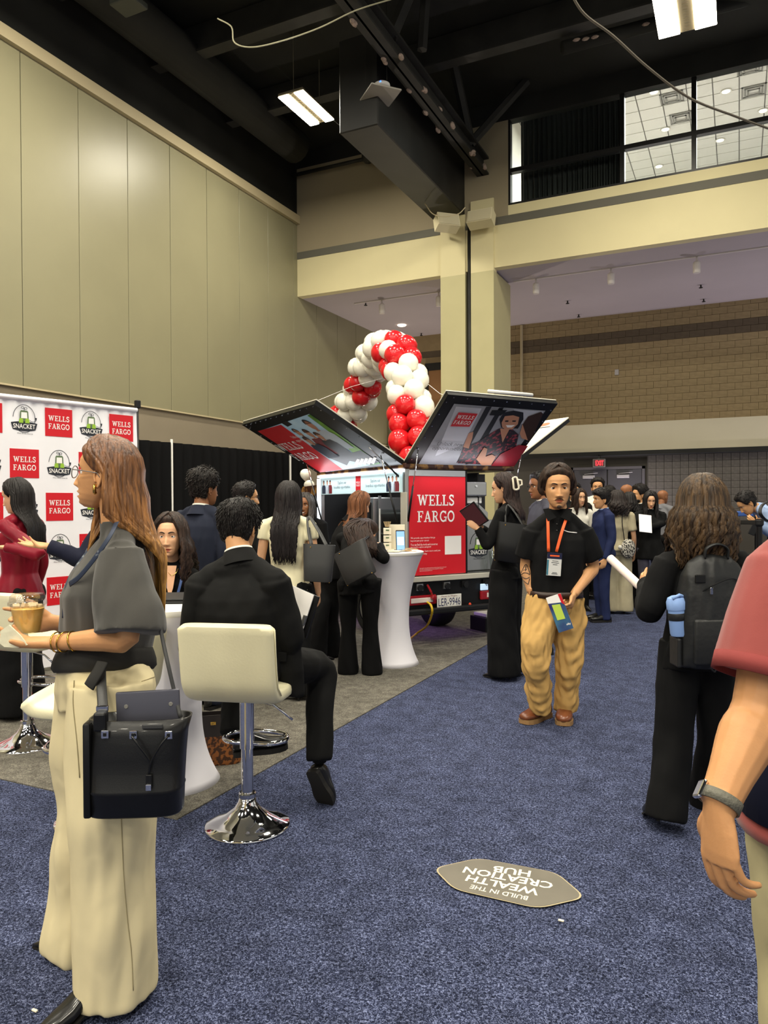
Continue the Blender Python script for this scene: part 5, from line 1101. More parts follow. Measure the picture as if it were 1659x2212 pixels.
def long_hair(F, m, L=.35, n=130, az0=50, azl=None, azr=None, thick=.018, wave=.01, wl=.16, spread=1.0, back=.11, r=.013, seed=0, part=(0, .03), name='hair', lod=.7, side_front=0.0, az1=None, line=None, tip=.35, puff=1.0, below=None, taper=1.0, front_len=1.0, sweep=14):
    """cap plus falling locks. az0..az1: azimuth range (deg from the face, signed both sides)"""
    mb = MB(); hair_cap(mb, F.HM, F.fem, thick * .7, .008, line, lod, .002, seed=seed); rs = random.Random(seed); HM = F.HM; sc = HM.to_scale().x
    fwd = V(HM.col[1][:3]).normalized(); rt = V(HM.col[0][:3]).normalized(); fh = V((fwd.x, fwd.y, 0)).normalized(); cen = HM @ V((0, -.01, 0))
    shz = F.J['nb'].z; bfw = UP.cross((F.J['sr'] - F.J['sl'])).normalized(); bc = F.J['nb']
    nf = int(n * .36) if sweep else 0
    for k in range(-nf, n):
        sg = 1 if k % 2 else -1; a0 = (azr if sg > 0 else azl) or az0; az = R(a0 + (180 - a0) * ((k // 2) + rs.random()) / (n / 2)) * sg
        if k < 0: az = R(a0 + rs.uniform(0, 14)) * sg; af = R(sweep + (a0 - sweep) * rs.random()) * sg
        else: af = az
        th = thick * rs.uniform(.55, 1.15); ex = V((.0745 + th, .098 + th, .112 + th)); pts = []; oc = V((0, -.006, .006)); rt_ = V((part[0], part[1] - .05 * abs(az) / PI, .0))
        for ph in (6, 22, 40, 58, 76, 92):
            a = R(ph); w_ = min(1, max(0, (ph - 25) / 60.0)); z_ = af + (az - af) * w_; p = oc + V((ex.x * math.sin(a) * math.sin(z_), ex.y * math.sin(a) * math.cos(z_), ex.z * math.cos(a))); p += rt_ * max(0, 1 - ph / 40.0); pts.append(HM @ p)
        last = pts[-1]; hz = last - cen; hz.z = 0; ln = L * rs.uniform(.86, 1.08) * (front_len if abs(az) < R(75) else 1); ph0 = rs.uniform(0, 6.28); N = 7
        for q in range(1, N + 1):
            t = q / N; z = last.z - ln * t; p = cen + hz * (spread + (puff - 1) * math.sin(PI * min(1, t * 1.2)) - (1 - taper) * t); p.z = z
            w_ = wave * min(1, t * 2) * math.sin(2 * PI * (ln * t) / wl + ph0); p += rt * w_ + fh * (wave * .6 * math.cos(2 * PI * (ln * t) / wl + ph0))
            if z < shz + .06:
                # stay outside the clothed back / chest
                rel = p - bc; bk = rel.dot(-bfw); k_ = min(1, (shz + .06 - z) / .12); want = back * (1 if abs(az) > R(75) else -1) * F.s
                if abs(az) > R(75): 
                    if bk < want: p += -bfw * ((want - bk) * k_)
                else:
                    wf = (back + side_front) * F.s
                    if -bk < wf: p += bfw * ((wf + bk) * k_)
            pts.append(p)
        rr_ = r * sc * rs.uniform(.7, 1.2); rl = [rr_ * .5, rr_ * .9] + [rr_] * 8 + [rr_ * .8, rr_ * tip, rr_ * .12]
        mb.tube(pts, [(a, a * .6) for a in rl], 6, ref=rt)
    return mb.build(name, m, F.root, smooth=True)
def strap(pts, w_, t, ref=None, k=5, n=8): return MB().tube(catmull(pts, k), (0, 0), n) if 0 else MB().tube(catmull(pts, k), [(w_, t)] * (len(pts) * k - k + 1), n, ref=ref)
def ring_band(c, x, y, rx, ry, h, th, n=28, ax=None):
    """flat band around a limb: centre c, plane axes x,y, height h along ax"""
    x, y = V(x).normalized(), V(y).normalized(); ax = x.cross(y).normalized() if ax is None else V(ax); mb = MB(); rg = []
    for dz, k in ((-h / 2, 0), (h / 2, 0), (h / 2, th), (-h / 2, th), (-h / 2, 0)): rg.append([c + ax * dz + x * ((rx + k) * math.cos(2 * PI * j / n)) + y * ((ry + k) * math.sin(2 * PI * j / n)) for j in range(n)])
    return mb.rings(rg, (False, False))
# cloth and hair materials
def cloth(name, col, rough=.85, var=.08, bump=.06, bs=700, sheen=.0): return mat('cloth_' + name, col, rough, var=var, vscale=5, bump=bump, bscale=bs, spec=.2, sheen=sheen)
def hairm(name, col, col2=None, rough=.5): return mat('hair_' + name, col, rough, col2=col2 or tuple(min(255, int(c * 1.5 + 6)) for c in col), vscale=60, stretch=(1, 1, .07), spec=.28, lo=.4, hi=.7, detail=5, bump=.5, bscale=170)
C_BLK = cloth('black_suit', (17, 17, 17)); C_BLK2 = cloth('black_knit', (13, 13, 14)); C_NAVY = cloth('navy_suit', (24, 28, 44)); C_CHAR = cloth('charcoal', (62, 62, 66)); C_WHT = cloth('white_shirt', (226, 222, 210)); C_IVO = cloth('ivory_top', (222, 214, 180))
S_BLK = mat('black_leather_shoe', (22, 21, 20), .28, coat=.3); S_SOLE = mat('dark_sole', (26, 24, 22), .7); S_BRN = mat('brown_leather_shoe', (108, 60, 34), .3, coat=.4, var=.15, vscale=12); S_TAN = mat('tan_sole', (150, 116, 76), .6)
K_BLK = hairm('black', (20, 17, 16)); K_DBR = hairm('dark_brown', (38, 27, 20)); K_BRN = hairm('brown', (74, 46, 28)); K_GRY = hairm('grey_black', (60, 56, 54))
SKN = {'tan': ('tan', (202, 150, 104)), 'light': ('light', (214, 164, 126)), 'brown': ('brown', (142, 94, 62)), 'dark': ('dark', (104, 70, 50)), 'warm': ('warm', (200, 146, 98))}

from mathutils.bvhtree import BVHTree
_BV = {}
def surf(ob, px, py, off=.002):
    """point of a garment or limb under a photo pixel, lifted a little off the surface"""
    if ob.name not in _BV:
        b = ob.parent.location; _BV[ob.name] = BVHTree.FromPolygons([v.co + b for v in ob.data.vertices], [tuple(p.vertices) for p in ob.data.polygons])
    r = ray(px, py).normalized(); h = _BV[ob.name].ray_cast(CO, r)
    return (h[0] - r * off) if h[0] is not None else None
def seam(ob, pts, w_, m, name, parent, t=.0012, off=.001, k=6):
    q = [surf(ob, x, y, off) for x, y in catmull2(pts, k)]; q = [p for p in q if p is not None]
    if len(q) < 2: return None
    n = len(q); return MB().tube(q, [(w_, t)] * n, 6, ref=RT).build(name, m, parent, smooth=True)
def catmull2(pts, k): return [(p.x, p.y) for p in catmull([(x, y, 0) for x, y in pts], k)]
# ================================================================== PEOPLE: the individuals
def at_d(px, d): return W((px - 829.5) / FPX * d, d, 0)
def feet(F, style='oxford', m=None, sole=None, L=None, off=.075, psis=(None, None)):
    for i, a in enumerate('lr'):
        p = F.J['a' + a]; d = dirv(psis[i]) if psis[i] is not None else F.f; shoe(F, V((p.x, p.y, .004)) - d * off * F.s, d, m or S_BLK, sole or S_SOLE, L=(L or (.285 if not F.fem else .25)) * F.s, wd=.1 * F.s * (.86 if F.fem else 1), style=style, s=F.s * .95)
def glasses(F, m, r=.022):
    HM = F.HM; mb = MB()
    for s in (-1, 1):
        c = V((s * .031, .098, -.002)); ring = [HM @ (c + V((r * math.cos(2 * PI * k / 20), -.004 * abs(math.cos(2 * PI * k / 20)) * (1 if math.cos(2 * PI * k / 20) * s > 0 else 0), r * .86 * math.sin(2 * PI * k / 20)))) for k in range(21)]
        mb.tube(ring, .0014 * F.s * 1.2, 6); mb.tube([HM @ V((s * .052, .094, .006)), HM @ V((s * .07, .06, .008)), HM @ V((s * .077, -.005, .008)), HM @ V((s * .076, -.022, -.01))], .0016, 6)
    mb.tube([HM @ V((-.009, .099, .003)), HM @ V((0, .102, .006)), HM @ V((.009, .099, .003))], .0014, 6)
    return mb.build('glasses', m, F.root, smooth=True)
M_GOLD = mat('gold_metal', (212, 170, 84), .2, metal=1.0)
M_BAGL = mat('black_bag_leather', (15, 15, 15), .36, bump=.04, bscale=300, coat=.1); M_BAGG = mat('charcoal_bag_leather', (58, 58, 58), .45, bump=.04, bscale=300)
# ---------------------------------------------------------------- 1 woman in cream trousers
F = figure('woman with long blonde hair, charcoal tee and cream wide trousers, facing left', at_d(238, 2.3), 1.66, -85, True, ov=dict(
    sl=P(263, 1188, 2.17), sr=P(228, 1186, 2.47), el=P(276, 1378, 2.10), wl=P(112, 1388, 2.17), er=P(215, 1385, 2.52), wr=P(118, 1345, 2.37), nb=P(256, 1150, 2.32), hc=P(229, 1028, 2.31),
    hl=P(240, 1492, 2.21), hr=P(206, 1492, 2.41), kl=P(244, 1800, 2.18), kr=P(205, 1780, 2.44), al=P(250, 2112, 2.2), ar=P(176, 2012, 2.47)))
LEFT = -RT; CAMV = -FW
body(F, SKN['warm'], psi=-84, pitch=9, lod=1.15, vox=.005, size=.93, face=dict(mouth_open=.005, lips=1.2, brow_w=.9), hands=dict(
    r=dict(d=LEFT * 1.0 + FW * .12 + UP * .05, pn=CAMV + LEFT * .1, curls=(8, 52, 56, 58), thumb=LEFT * .5 + UP * .75 + CAMV * .5, spread=5, s=.93), l=dict(d=LEFT + UP * .02, pn=UP + CAMV * .15, curls=(14, 16, 18, 24), s=.92)))
C_TEE = cloth('charcoal_tee', (70, 68, 64), .9, var=.06, sheen=.2)
B1 = F
def ex1(mb):
    pass
top(F, 'tee_shirt', C_TEE, prof=[(.12, .15, .125), (.25, .145, .135, .0), (.45, .155, .15, .0), (.66, .17, .15, .005), (.84, .165, .12), (.96, .13, .085), (1.06, .07, .062)], upto=(.52, .45), srad=(.075, .095, .112, .122), vox=.0065, wr=.006, wsc=6, seed=3, collar=.03, bust=1.05)
C_CREAM = cloth('cream_trouser', (214, 200, 160), .8, var=.04)
tro = trousers(F, 'trousers', C_CREAM, lr=(.135, .142, .13, .126, .132), waist=[(-.12, .15, .14), (0.0, .168, .15), (.12, .162, .145), (.24, .145, .132)], vox=.0075, wr=.009, wsc=7, seed=5, hem_drop=.02, seat=1.1)
M_SEAM = cloth('cream_seam', (150, 138, 104))
seam(tro, [(262, 1755), (264, 1820), (268, 1900), (276, 1990), (284, 2060), (288, 2140)], .0012, M_SEAM, 'side_seam', F.root)
seam(tro, [(160, 1470), (158, 1520), (166, 1600), (172, 1680)], .0016, M_SEAM, 'pleat', F.root); seam(tro, [(306, 1472), (318, 1468), (334, 1462)], .0016, M_SEAM, 'pocket_welt', F.root)
rg = [trunk_ring(F, t, w_ * F.s, d_ * F.s, pw=2.2) for t, w_, d_ in ((.14, .16, .153), (.17, .17, .163), (.22, .168, .16), (.27, .162, .152), (.3, .156, .146), (.3, .13, .12), (.14, .13, .12))]
MB().rings(rg, (False, False)).build('waist_tie', cloth('waist_tie_charcoal', (48, 47, 45)), F.root, smooth=True)
strap([P(222, 1430, 2.10), P(212, 1450, 2.08), P(200, 1470, 2.07), P(192, 1484, 2.07)], .018, .004, ref=RT).build('tie_end', cloth('waist_tie_charcoal', (48, 47, 45)), F.root, smooth=True)
def blonde():
    m = bpy.data.materials.new('hair_blonde_ombre'); m.use_nodes = True; nt = m.node_tree; b = nt.nodes['Principled BSDF']; b.inputs['Roughness'].default_value = .38
    tc = nt.nodes.new('ShaderNodeTexCoord'); sp = nt.nodes.new('ShaderNodeSeparateXYZ'); nt.links.new(tc.outputs['Generated'], sp.inputs[0]); cr = nt.nodes.new('ShaderNodeValToRGB'); e = cr.color_ramp.elements
    e[0].color = rgb((196, 150, 84)); e[0].position = .15; e[1].color = rgb((104, 66, 38)); e[1].position = .9; k = e.new(.55); k.color = rgb((150, 104, 60)); nt.links.new(sp.outputs[2], cr.inputs[0])
    mp = nt.nodes.new('ShaderNodeMapping'); mp.inputs['Scale'].default_value = (1, 1, .08); nt.links.new(tc.outputs['Object'], mp.inputs[0]); n = nt.nodes.new('ShaderNodeTexNoise'); n.inputs['Scale'].default_value = 90; n.inputs['Detail'].default_value = 5; nt.links.new(mp.outputs[0], n.inputs['Vector'])
    c2 = nt.nodes.new('ShaderNodeValToRGB'); c2.color_ramp.elements[0].color = (.45, .4, .36, 1); c2.color_ramp.elements[1].color = (1.5, 1.45, 1.3, 1); c2.color_ramp.elements[0].position = .38; c2.color_ramp.elements[1].position = .68; nt.links.new(n.outputs['Fac'], c2.inputs[0])
    mx = nt.nodes.new('ShaderNodeMix'); mx.data_type = 'RGBA'; mx.blend_type = 'MULTIPLY'; mx.inputs[0].default_value = 1; nt.links.new(cr.outputs[0], mx.inputs[6]); nt.links.new(c2.outputs[0], mx.inputs[7]); nt.links.new(mx.outputs[2], b.inputs['Base Color']); bp_ = nt.nodes.new('ShaderNodeBump'); bp_.inputs['Strength'].default_value = .5; bp_.inputs['Distance'].default_value = .008; n3 = nt.nodes.new('ShaderNodeTexNoise'); n3.inputs['Scale'].default_value = 190; n3.inputs['Detail'].default_value = 3; nt.links.new(mp.outputs[0], n3.inputs['Vector']); nt.links.new(n3.outputs['Fac'], bp_.inputs['Height']); nt.links.new(bp_.outputs[0], b.inputs['Normal']); return m
K_BLOND = blonde()
long_hair(F, K_BLOND, L=.42, n=360, front_len=.55, azl=108, azr=52, thick=.02, wave=.006, wl=.3, back=.125, r=.0125, seed=4, part=(-.0, .045), lod=1.0, spread=1.08, puff=1.06, side_front=-.04, line=((0, .075), (30, .07), (50, .055), (66, .03), (80, .012), (95, .0), (104, -.035), (115, -.06), (140, -.07), (180, -.07)))
glasses(F, mat('clear_grey_frame', (120, 116, 112), .2, coat=.3), .024)
ec = F.HM @ V((-.078, -.008, -.046)); MB().tube([ec + UP * .012, ec + UP * .004 + CAMV * .006, ec - UP * .008 + CAMV * .005, ec - UP * .012], .0055, 8, sm=3).build('earring', M_GOLD, F.root, smooth=True)
wl, el_ = F.J['wl'], F.J['el']; ax = (wl - el_).normalized(); xx = ax.orthogonal().normalized(); yy = ax.cross(xx)
for k, (t, tilt) in enumerate(((.02, .0), (.045, .25), (.075, -.2))): ring_band(wl - ax * t, xx + ax * tilt, yy, .0275, .0275, .004, .003).build('bracelet', M_GOLD, F.root, smooth=True)
M_LAN = mat('navy_lanyard', (36, 46, 66), .6, col2=(150, 156, 160), vscale=26, lo=.62, hi=.7)
for nm, pts in (('lanyard', [P(252, 1128, 2.2), P(236, 1160, 2.13), P(205, 1205, 2.13), P(172, 1245, 2.16), P(150, 1262, 2.2)]), ('lanyard', [P(215, 1160, 2.38), P(185, 1200, 2.36), P(160, 1235, 2.3), P(148, 1262, 2.24), P(142, 1300, 2.23), P(140, 1335, 2.22)])): strap(pts, .0085, .0012, ref=RT + UP * .3).build(nm, M_LAN, F.root, smooth=True)
hl_ = G(205, 2158); tl_ = G(128, 2200); dv = (tl_ - hl_); dv.z = 0
shoe(F, G(262, 2150) * 1.0, dv, S_BLK, S_SOLE, L=.27, wd=.085, style='pump', s=.9)
hl2 = G(160, 2052); tl2 = G(78, 2050); dv2 = tl2 - hl2; dv2.z = 0; shoe(F, hl2 - dv2.normalized() * .14, dv2, S_BLK, S_SOLE, L=.265, wd=.085, style='pump', s=.9)
# iced coffee cup
cc = P(60, 1322, 2.255); ct = P(60, 1366, 2.255).z; cup = thing('plastic_cup', 'clear plastic cup of iced coffee with domed lid held by the blonde woman', 'cup', (cc.x, cc.y, ct))
M_CUP = glass_mat('clear_cup_plastic', (248, 246, 240), .1); M_COF = mat('milky_coffee', (246, 196, 96), .35, col2=(252, 224, 150), vscale=22)
MB().lathe([(.0, 0), (.036, 0), (.05, .085), (.048, .085), (.034, .002), (0, .002)], (0, 0, 0), 32, cap=(False, False)).build('cup_wall', M_CUP, cup, smooth=True, auto=40)
MB().lathe([(.0, .003), (.0335, .003), (.046, .074), (0, .076)], (0, 0, 0), 28, cap=(False, False)).build('coffee', M_COF, cup, smooth=True, auto=40)
M_ICE = mat('ice_cube', (232, 214, 170), .2)
ric = random.Random(2)
for k in range(7): MB().box((ric.uniform(-.024, .024), ric.uniform(-.024, .024), +.078 + ric.uniform(-.003, .006)), (.02, .02, .016), M=Matrix.Rotation(ric.uniform(0, 3), 3, 'Z') @ Matrix.Rotation(.4, 3, 'X'), b=.003).build('ice_cube', M_ICE, cup)
MB().lathe([(.053, .083), (.056, .086), (.056, .094), (.052, .097), (.05, .112), (.044, .118), (.012, .12), (0, .12)], (0, 0, 0), 32, cap=(False, False)).build('lid', glass_mat('lid_plastic', (244, 240, 240), .22), cup, smooth=True, auto=40)
nk = MB(); npts = [(5, 1362), (22, 1350), (45, 1372), (60, 1392), (40, 1398), (12, 1396), (2, 1388)]; nk.prism([(0, 0)] * 0 or [((x - 30) / FPX * 2.2, -(y - 1375) / FPX * 2.2) for x, y in npts], .006, P(30, 1375, 2.12), RT, UP); tag(nk.build('paper_napkin', mat('napkin_paper', (226, 220, 190), .8, bump=.3, bscale=30)), 'crumpled white napkin held under the iced coffee cup', 'napkin')
# bucket bag with laptop
bg = thing('bucket_bag', 'black leather drawstring bucket bag at the blonde woman hip', 'bag', tuple(P(296, 1750, 2.02)), YAW + R(4))
def bl(px, py, dd=0.0): q = P(px, py, 2.02 + dd) - bg.location; return Matrix.Rotation(-(YAW + R(4)), 3, 'Z') @ q
s_ = 2.02 / FPX; bw0, bw1, bh = 198 * s_ / 2, 212 * s_ / 2, 205 * s_; rg = []
for t, kx, ky, dx in ((0, .97, .055, 0), (.02, 1.0, .062, 0), (.25, 1.0, .068, .002), (.27, 1.015, .071, .002), (.29, 1.0, .068, .002), (.6, 1.01, .066, .006), (.85, 1.03, .058, .01), (1.0, 1.09, .05, .014), (1.0, 1.05, .042, .014), (.88, .98, .05, .01), (.85, .1, .02, .01)):
    r_ = []
    for j in range(36):
        a = 2 * PI * j / 36; c_, d_ = math.cos(a), math.sin(a); c_ = math.copysign(abs(c_) ** .45, c_); d_ = math.copysign(abs(d_) ** .7, d_); wv = 1 + .03 * math.sin(5 * a + t * 4) * (t > .3)
        r_.append(V((dx + c_ * bw0 * kx, d_ * ky * wv, t * bh)))
    rg.append(r_)
bo = MB().rings(rg, (True, True)).build('bag_body', M_BAGL, bg, smooth=True)
MB().box((-bw0 * .93, -.02, bh * .5), (.02, .075, bh * .98), b=.006).build('side_gusset', M_BAGL, bg, smooth=True, auto=40)
for px, py in ((301, 1572), (374, 1574), (243, 1570)):
    q = bl(px, py); q.y = -.062; ey = MB().box(q, (.02, .006, .022), b=.002).build('eyelet', M_CHR, bg); MB().box(q - V((0, .003, 0)), (.008, .004, .009)).build('eyelet_hole', M_BLK, ey)
q0, q1, q2, q3 = bl(301, 1572), bl(374, 1574), bl(338, 1625), bl(336, 1650)
for q in (q0, q1, q2, q3): q.y = -.078
MB().tube(catmull([q0, bl(322, 1590) * V((1, 0, 1)).x if 0 else V(((q0.x * .5 + q2.x * .5) - .002, -.084, q0.z * .45 + q2.z * .55 + .012)), q2, q3], 6), .003, 7).build('drawstring', M_BAGL, bg, smooth=True); MB().tube(catmull([q1, V((q1.x * .5 + q2.x * .5 + .004, -.084, q1.z * .45 + q2.z * .55 + .012)), q2 + V((.004, -.003, 0)), q3], 6), .003, 7).build('drawstring', M_BAGL, bg, smooth=True)
tg = MB().box(q3 - V((0, 0, .02)), (.016, .006, .035), b=.002).build('leather_tag', M_BAGL, bg); MB().box(q3 - V((0, .004, .035)), (.014, .006, .016), b=.001).build('tag_plate', M_CHR, tg)
q = bl(340, 1556); q.y = -.06; MB().box(q, (.055, .006, .013), b=.003).build('magnet_tab', M_BAGG, bg)
hx_ = bl(222, 1548); hx_.y = -.05
sp_ = strap([bl(218, 1432, .12), bl(219, 1480, .05), bl(222, 1528, -.02), bl(222, 1560, -.05)], .0135, .003, ref=V((1, 0, 0))).build('shoulder_strap', M_BAGG, bg, smooth=True)
MB().box(bl(221, 1530, -.035), (.032, .01, .016), b=.003).build('strap_buckle', M_CHR, sp_)
MB().box(bl(218, 1558, -.05), (.034, .03, .05), b=.006).build('strap_anchor', M_BAGL, bg)
strap([bl(338, 1312, .08), bl(350, 1375, .06), bl(364, 1440, .03), bl(378, 1500, .02), bl(390, 1550, .0)], .0055, .0025, ref=V((1, 0, 0))).build('shoulder_strap', M_BAGG, bg, smooth=True)
lp = thing('laptop', 'grey laptop sticking out of the black bucket bag', 'laptop', tuple(P(322, 1560, 2.03)), YAW + R(4)); Mx = Matrix.Rotation(R(-2), 3, 'Y')
MB().box(Mx @ V((0, 0, -.03)), (.172, .012, .235), M=Mx, b=.005).build('laptop_shell', mat('space_grey', (82, 82, 92), .35, metal=.5), lp, smooth=True, auto=40)
for x in (-.058, .062): MB().lathe([(0, 0), (.006, 0), (.005, .002), (0, .002)], Mx @ V((x, -.006, .048)), 10, M=Matrix.Rotation(R(90), 3, 'X')).build('rubber_foot', mat('foot_grey', (120, 118, 112), .6), lp)
# ---------------------------------------------------------------- 5 seated man
F = figure('man in black suit sitting on the bar stool with his back turned', S1.location.copy(), 1.76, 10, False, ov=dict(
    hl=P(492, 1432, 3.47), hr=P(582, 1436, 3.43), sl=P(437, 1262, 3.42), sr=P(592, 1254, 3.36), nb=P(518, 1205, 3.44), hc=P(516, 1142, 3.5), el=P(415, 1400, 3.44), er=P(624, 1382, 3.40), wl=P(455, 1395, 3.68), wr=P(560, 1352, 3.66),
    kl=P(512, 1452, 3.88), kr=P(690, 1446, 3.76), al=P(503, 1578, 3.68), ar=P(690, 1632, 3.62)))
body(F, SKN['tan'], psi=14, pitch=-14, lod=.9, vox=.006, size=.97, hands=dict(l=dict(d=RT + FW * .4, pn=UP), r=dict(d=-RT * .5 + FW, pn=UP)))
def exj(mb):
    mb.tube([P(622, 1390, 3.41), P(628, 1450, 3.39), P(633, 1505, 3.39)], [(.06, .035), (.062, .035), (.05, .022)], 14, ref=RT)
    mb.ell(P(516, 1300, 3.37), (.15, .075, .13), 14, Matrix.Rotation(YAW, 3, 'Z')); mb.ell(P(517, 1238, 3.41), (.125, .075, .085), 14, Matrix.Rotation(YAW, 3, 'Z'))
jk = top(F, 'suit_jacket', C_BLK, prof=[(-.05, .185, .14), (.12, .18, .138), (.3, .185, .14), (.5, .205, .148), (.7, .21, .146), (.86, .2, .125), (.97, .155, .095), (1.06, .08, .07)], srad=(.078, .074, .064, .057, .05), vox=.0075, wr=.007, wsc=7, seed=8, extra=exj, deltoid=.066, collar=.004)
def neckband(F, m, name, h0, h1, k0, k1, parent=None):
    J = F.J; s = F.s; ax = (F.HM @ V((0, -.022, -.035)) - J['nb']).normalized(); nr = .055 * s * (.84 if F.fem else 1); x = (J['sr'] - J['sl']).normalized(); x = (x - ax * x.dot(ax)).normalized(); y = ax.cross(x); c0 = J['nb'] + ax * .012
    return MB().rings([[c0 + ax * h_ + x * (nr * k * math.cos(2 * PI * j / 28)) + y * (nr * k * math.sin(2 * PI * j / 28)) for j in range(28)] for h_, k in ((h0, k0), (h1, k1), (h1 + .002, k1 * .95), (h0, k0 * .95))], (False, False)).build(name, m, parent or F.root, smooth=True)
neckband(F, C_WHT, 'shirt_collar', -.03, .03, 1.25, 1.17); neckband(F, C_BLK, 'jacket_collar', -.05, .02, 1.75, 1.26)
fl = MB().box(surf(jk, 605, 1419, .004) or P(607, 1419, 3.365), (.062, .012, .045), M=Matrix.Rotation(YAW + R(8), 3, 'Z') @ Matrix.Rotation(R(3), 3, 'Y'), b=.004).build('pocket_flap', C_BLK, F.root)
trousers(F, 'trousers', C_BLK, lr=(.098, .09, .076, .07, .064), vox=.0075, wr=.006, wsc=7, seed=9)
for a in 'lr': MB().tube([F.J['a' + a] + UP * .04, F.J['a' + a] - UP * .03 + FW * .01], .035, 14).build('sock', C_BLK2, F.root, smooth=True)
h_ = P(504, 1634, 3.66); t_ = P(612, 1618, 3.72); shoe(F, h_, t_ - h_, S_BLK, S_SOLE, L=.27, wd=.1, s=.9)
h_ = P(672, 1668, 3.58); t_ = P(706, 1742, 3.64); shoe(F, h_, t_ - h_, S_BLK, S_SOLE, L=.22, wd=.1, s=.85, up=FW * .85 + RT * .45 + UP * .2)
short_hair(F, K_BLK, thick=.015, topv=.016, n=1300, length=.022, r=.0019, seed=3, flow=(0, -.3, -1.0), line=((0, .082), (30, .078), (50, .066), (62, .035), (72, .0), (80, -.01), (92, .012), (104, -.03), (115, -.055), (140, -.07), (180, -.072)))
# ---------------------------------------------------------------- 13 walking man
F = figure('man in black polo shirt, orange lanyard and khaki trousers walking towards the viewer', at_d(1200, 5.0), 1.78, 184, False, ov=dict(
    hc=P(1204, 1054, 5.0), nb=P(1206, 1106, 5.05), sl=P(1258, 1144, 5.06), sr=P(1152, 1144, 5.03), el=P(1282, 1225, 5.08), wl=P(1240, 1284, 4.9), er=P(1136, 1222, 5.08), wr=P(1147, 1278, 5.02),
    hl=P(1226, 1302, 5.05), hr=P(1172, 1302, 5.02), kl=P(1230, 1412, 5.0), kr=P(1156, 1412, 4.88), al=P(1222, 1518, 5.06), ar=P(1168, 1520, 4.98)))
body(F, SKN['tan'], psi=186, pitch=-2, lod=1.1, vox=.006, size=1.1, face=dict(brow_w=1.15, lips=1.05, lid=14), arm_r=1.04, hands=dict(l=dict(d=-RT * .35 - UP * .8 - FW * .5, pn=-RT + FW * .3, curls=(75, 78, 80, 82), thumb=-UP * .7 - FW * .7 - RT * .3), r=dict(d=-UP + FW * .2, pn=RT, curls=(75, 78, 80, 82), thumb=-UP)))
pol = top(F, 'polo_shirt', C_BLK2, prof=[(.12, .168, .126), (.3, .172, .126), (.5, .18, .13), (.7, .186, .132), (.86, .18, .118), (.97, .15, .09), (1.06, .085, .072)], sl=.42, srad=(.072, .082, .088), vox=.007, wr=.004, wsc=8, seed=2, collar=.022)
C_KHA = cloth('khaki_twill', (190, 152, 92), .85, var=.07)
trousers(F, 'trousers', C_KHA, waist=[(-.12, .155, .115), (0.0, .168, .128), (.08, .162, .124), (.13, .148, .108)], lr=(.108, .108, .092, .08, .07), vox=.006, wr=.0125, wsc=13, seed=4, hem_drop=.03, seat=1.05)
rg = [trunk_ring(F, t, w_ * F.s, d_ * F.s) for t, w_, d_ in ((.085, .166, .128), (.085, .184, .143), (.165, .180, .140), (.165, .162, .124))]
MB().rings(rg, (False, False)).build('belt', mat('brown_belt', (48, 32, 26), .4), F.root, smooth=True)
h_, t_ = G(1186, 1546), G(1122, 1567); dv = t_ - h_; dv.z = 0; shoe(F, h_, dv, S_BRN, S_TAN, L=.30, wd=.115)
h_, t_ = G(1222, 1543), G(1216, 1575); dv = t_ - h_; dv.z = 0; shoe(F, h_, dv, S_BRN, S_TAN, L=.30, wd=.115)
# parted chin-length waves
long_hair(F, K_DBR, L=.05, n=240, az0=84, sweep=10, thick=.024, wave=.003, wl=.09, taper=.82, r=.0105, seed=6, part=(0, .05), lod=.9, spread=1.04, tip=.6, puff=1.0, line=((0, .078), (30, .072), (50, .058), (66, .02), (80, -.01), (104, -.035), (140, -.066), (180, -.07)))
HM = F.HM
ms = MB(); ms.tube([HM @ V(p) for p in ((-.024, .081, -.068), (-.014, .092, -.0615), (0, .0955, -.0595), (.014, .092, -.0615), (.024, .081, -.068))], [(.001, .002), (.0018, .0034), (.002, .0038), (.0018, .0034), (.001, .002)], 7, ref=HM.to_3x3() @ V((0, 1, 0))); ms.build('moustache', K_DBR, F.root, smooth=True)
MB().ell(HM @ V((0, .084, -.106)), (.014, .008, .010), 12, HM.to_3x3()).build('chin_beard', K_DBR, F.root, smooth=True)
M_ORL = mat('orange_lanyard', (236, 96, 44), .6)
fy = -FW
for pts in ([P(1190, 1098, 5.06), P(1184, 1112, 4.96), P(1184, 1145, 4.9), P(1185, 1192, 4.89)], [P(1228, 1098, 5.06), P(1226, 1112, 4.97), P(1214, 1148, 4.9), P(1202, 1192, 4.89)]): strap(pts, .010, .0012, ref=RT).build('lanyard', M_ORL, F.root, smooth=True)
bp = P(1197, 1219, 4.875); bq = YAW; Mb = Matrix.Rotation(YAW, 3, 'Z') @ Matrix.Rotation(R(4), 3, 'Y')
bd_ = MB().box(bp, (.096, .003, .152), M=Mb, b=.002).build('badge', mat('badge_white', (214, 214, 210), .4), F.root)
MB().box(bp + Mb @ V((0, -.0018, .056)), (.096, .002, .04), M=Mb).build('badge_header', mat('badge_navy', (30, 32, 60), .4), bd_); text('MAKE IT HAPPEN', .06, .01, M_ORL, bd_, bp + Mb @ V((0, -.003, .056)), Mb @ V((1, 0, 0)), Mb @ V((0, 0, 1)), res=1) if 0 else MB().box(bp + Mb @ V((-.0, -.003, .056)), (.062, .001, .010), M=Mb).build('badge_orange_line', M_ORL, bd_)
MB().box(bp + Mb @ V((-.042, -.0018, -.022)), (.011, .002, .1), M=Mb).build('badge_side_strip', mat('badge_teal', (60, 120, 140), .4), bd_)
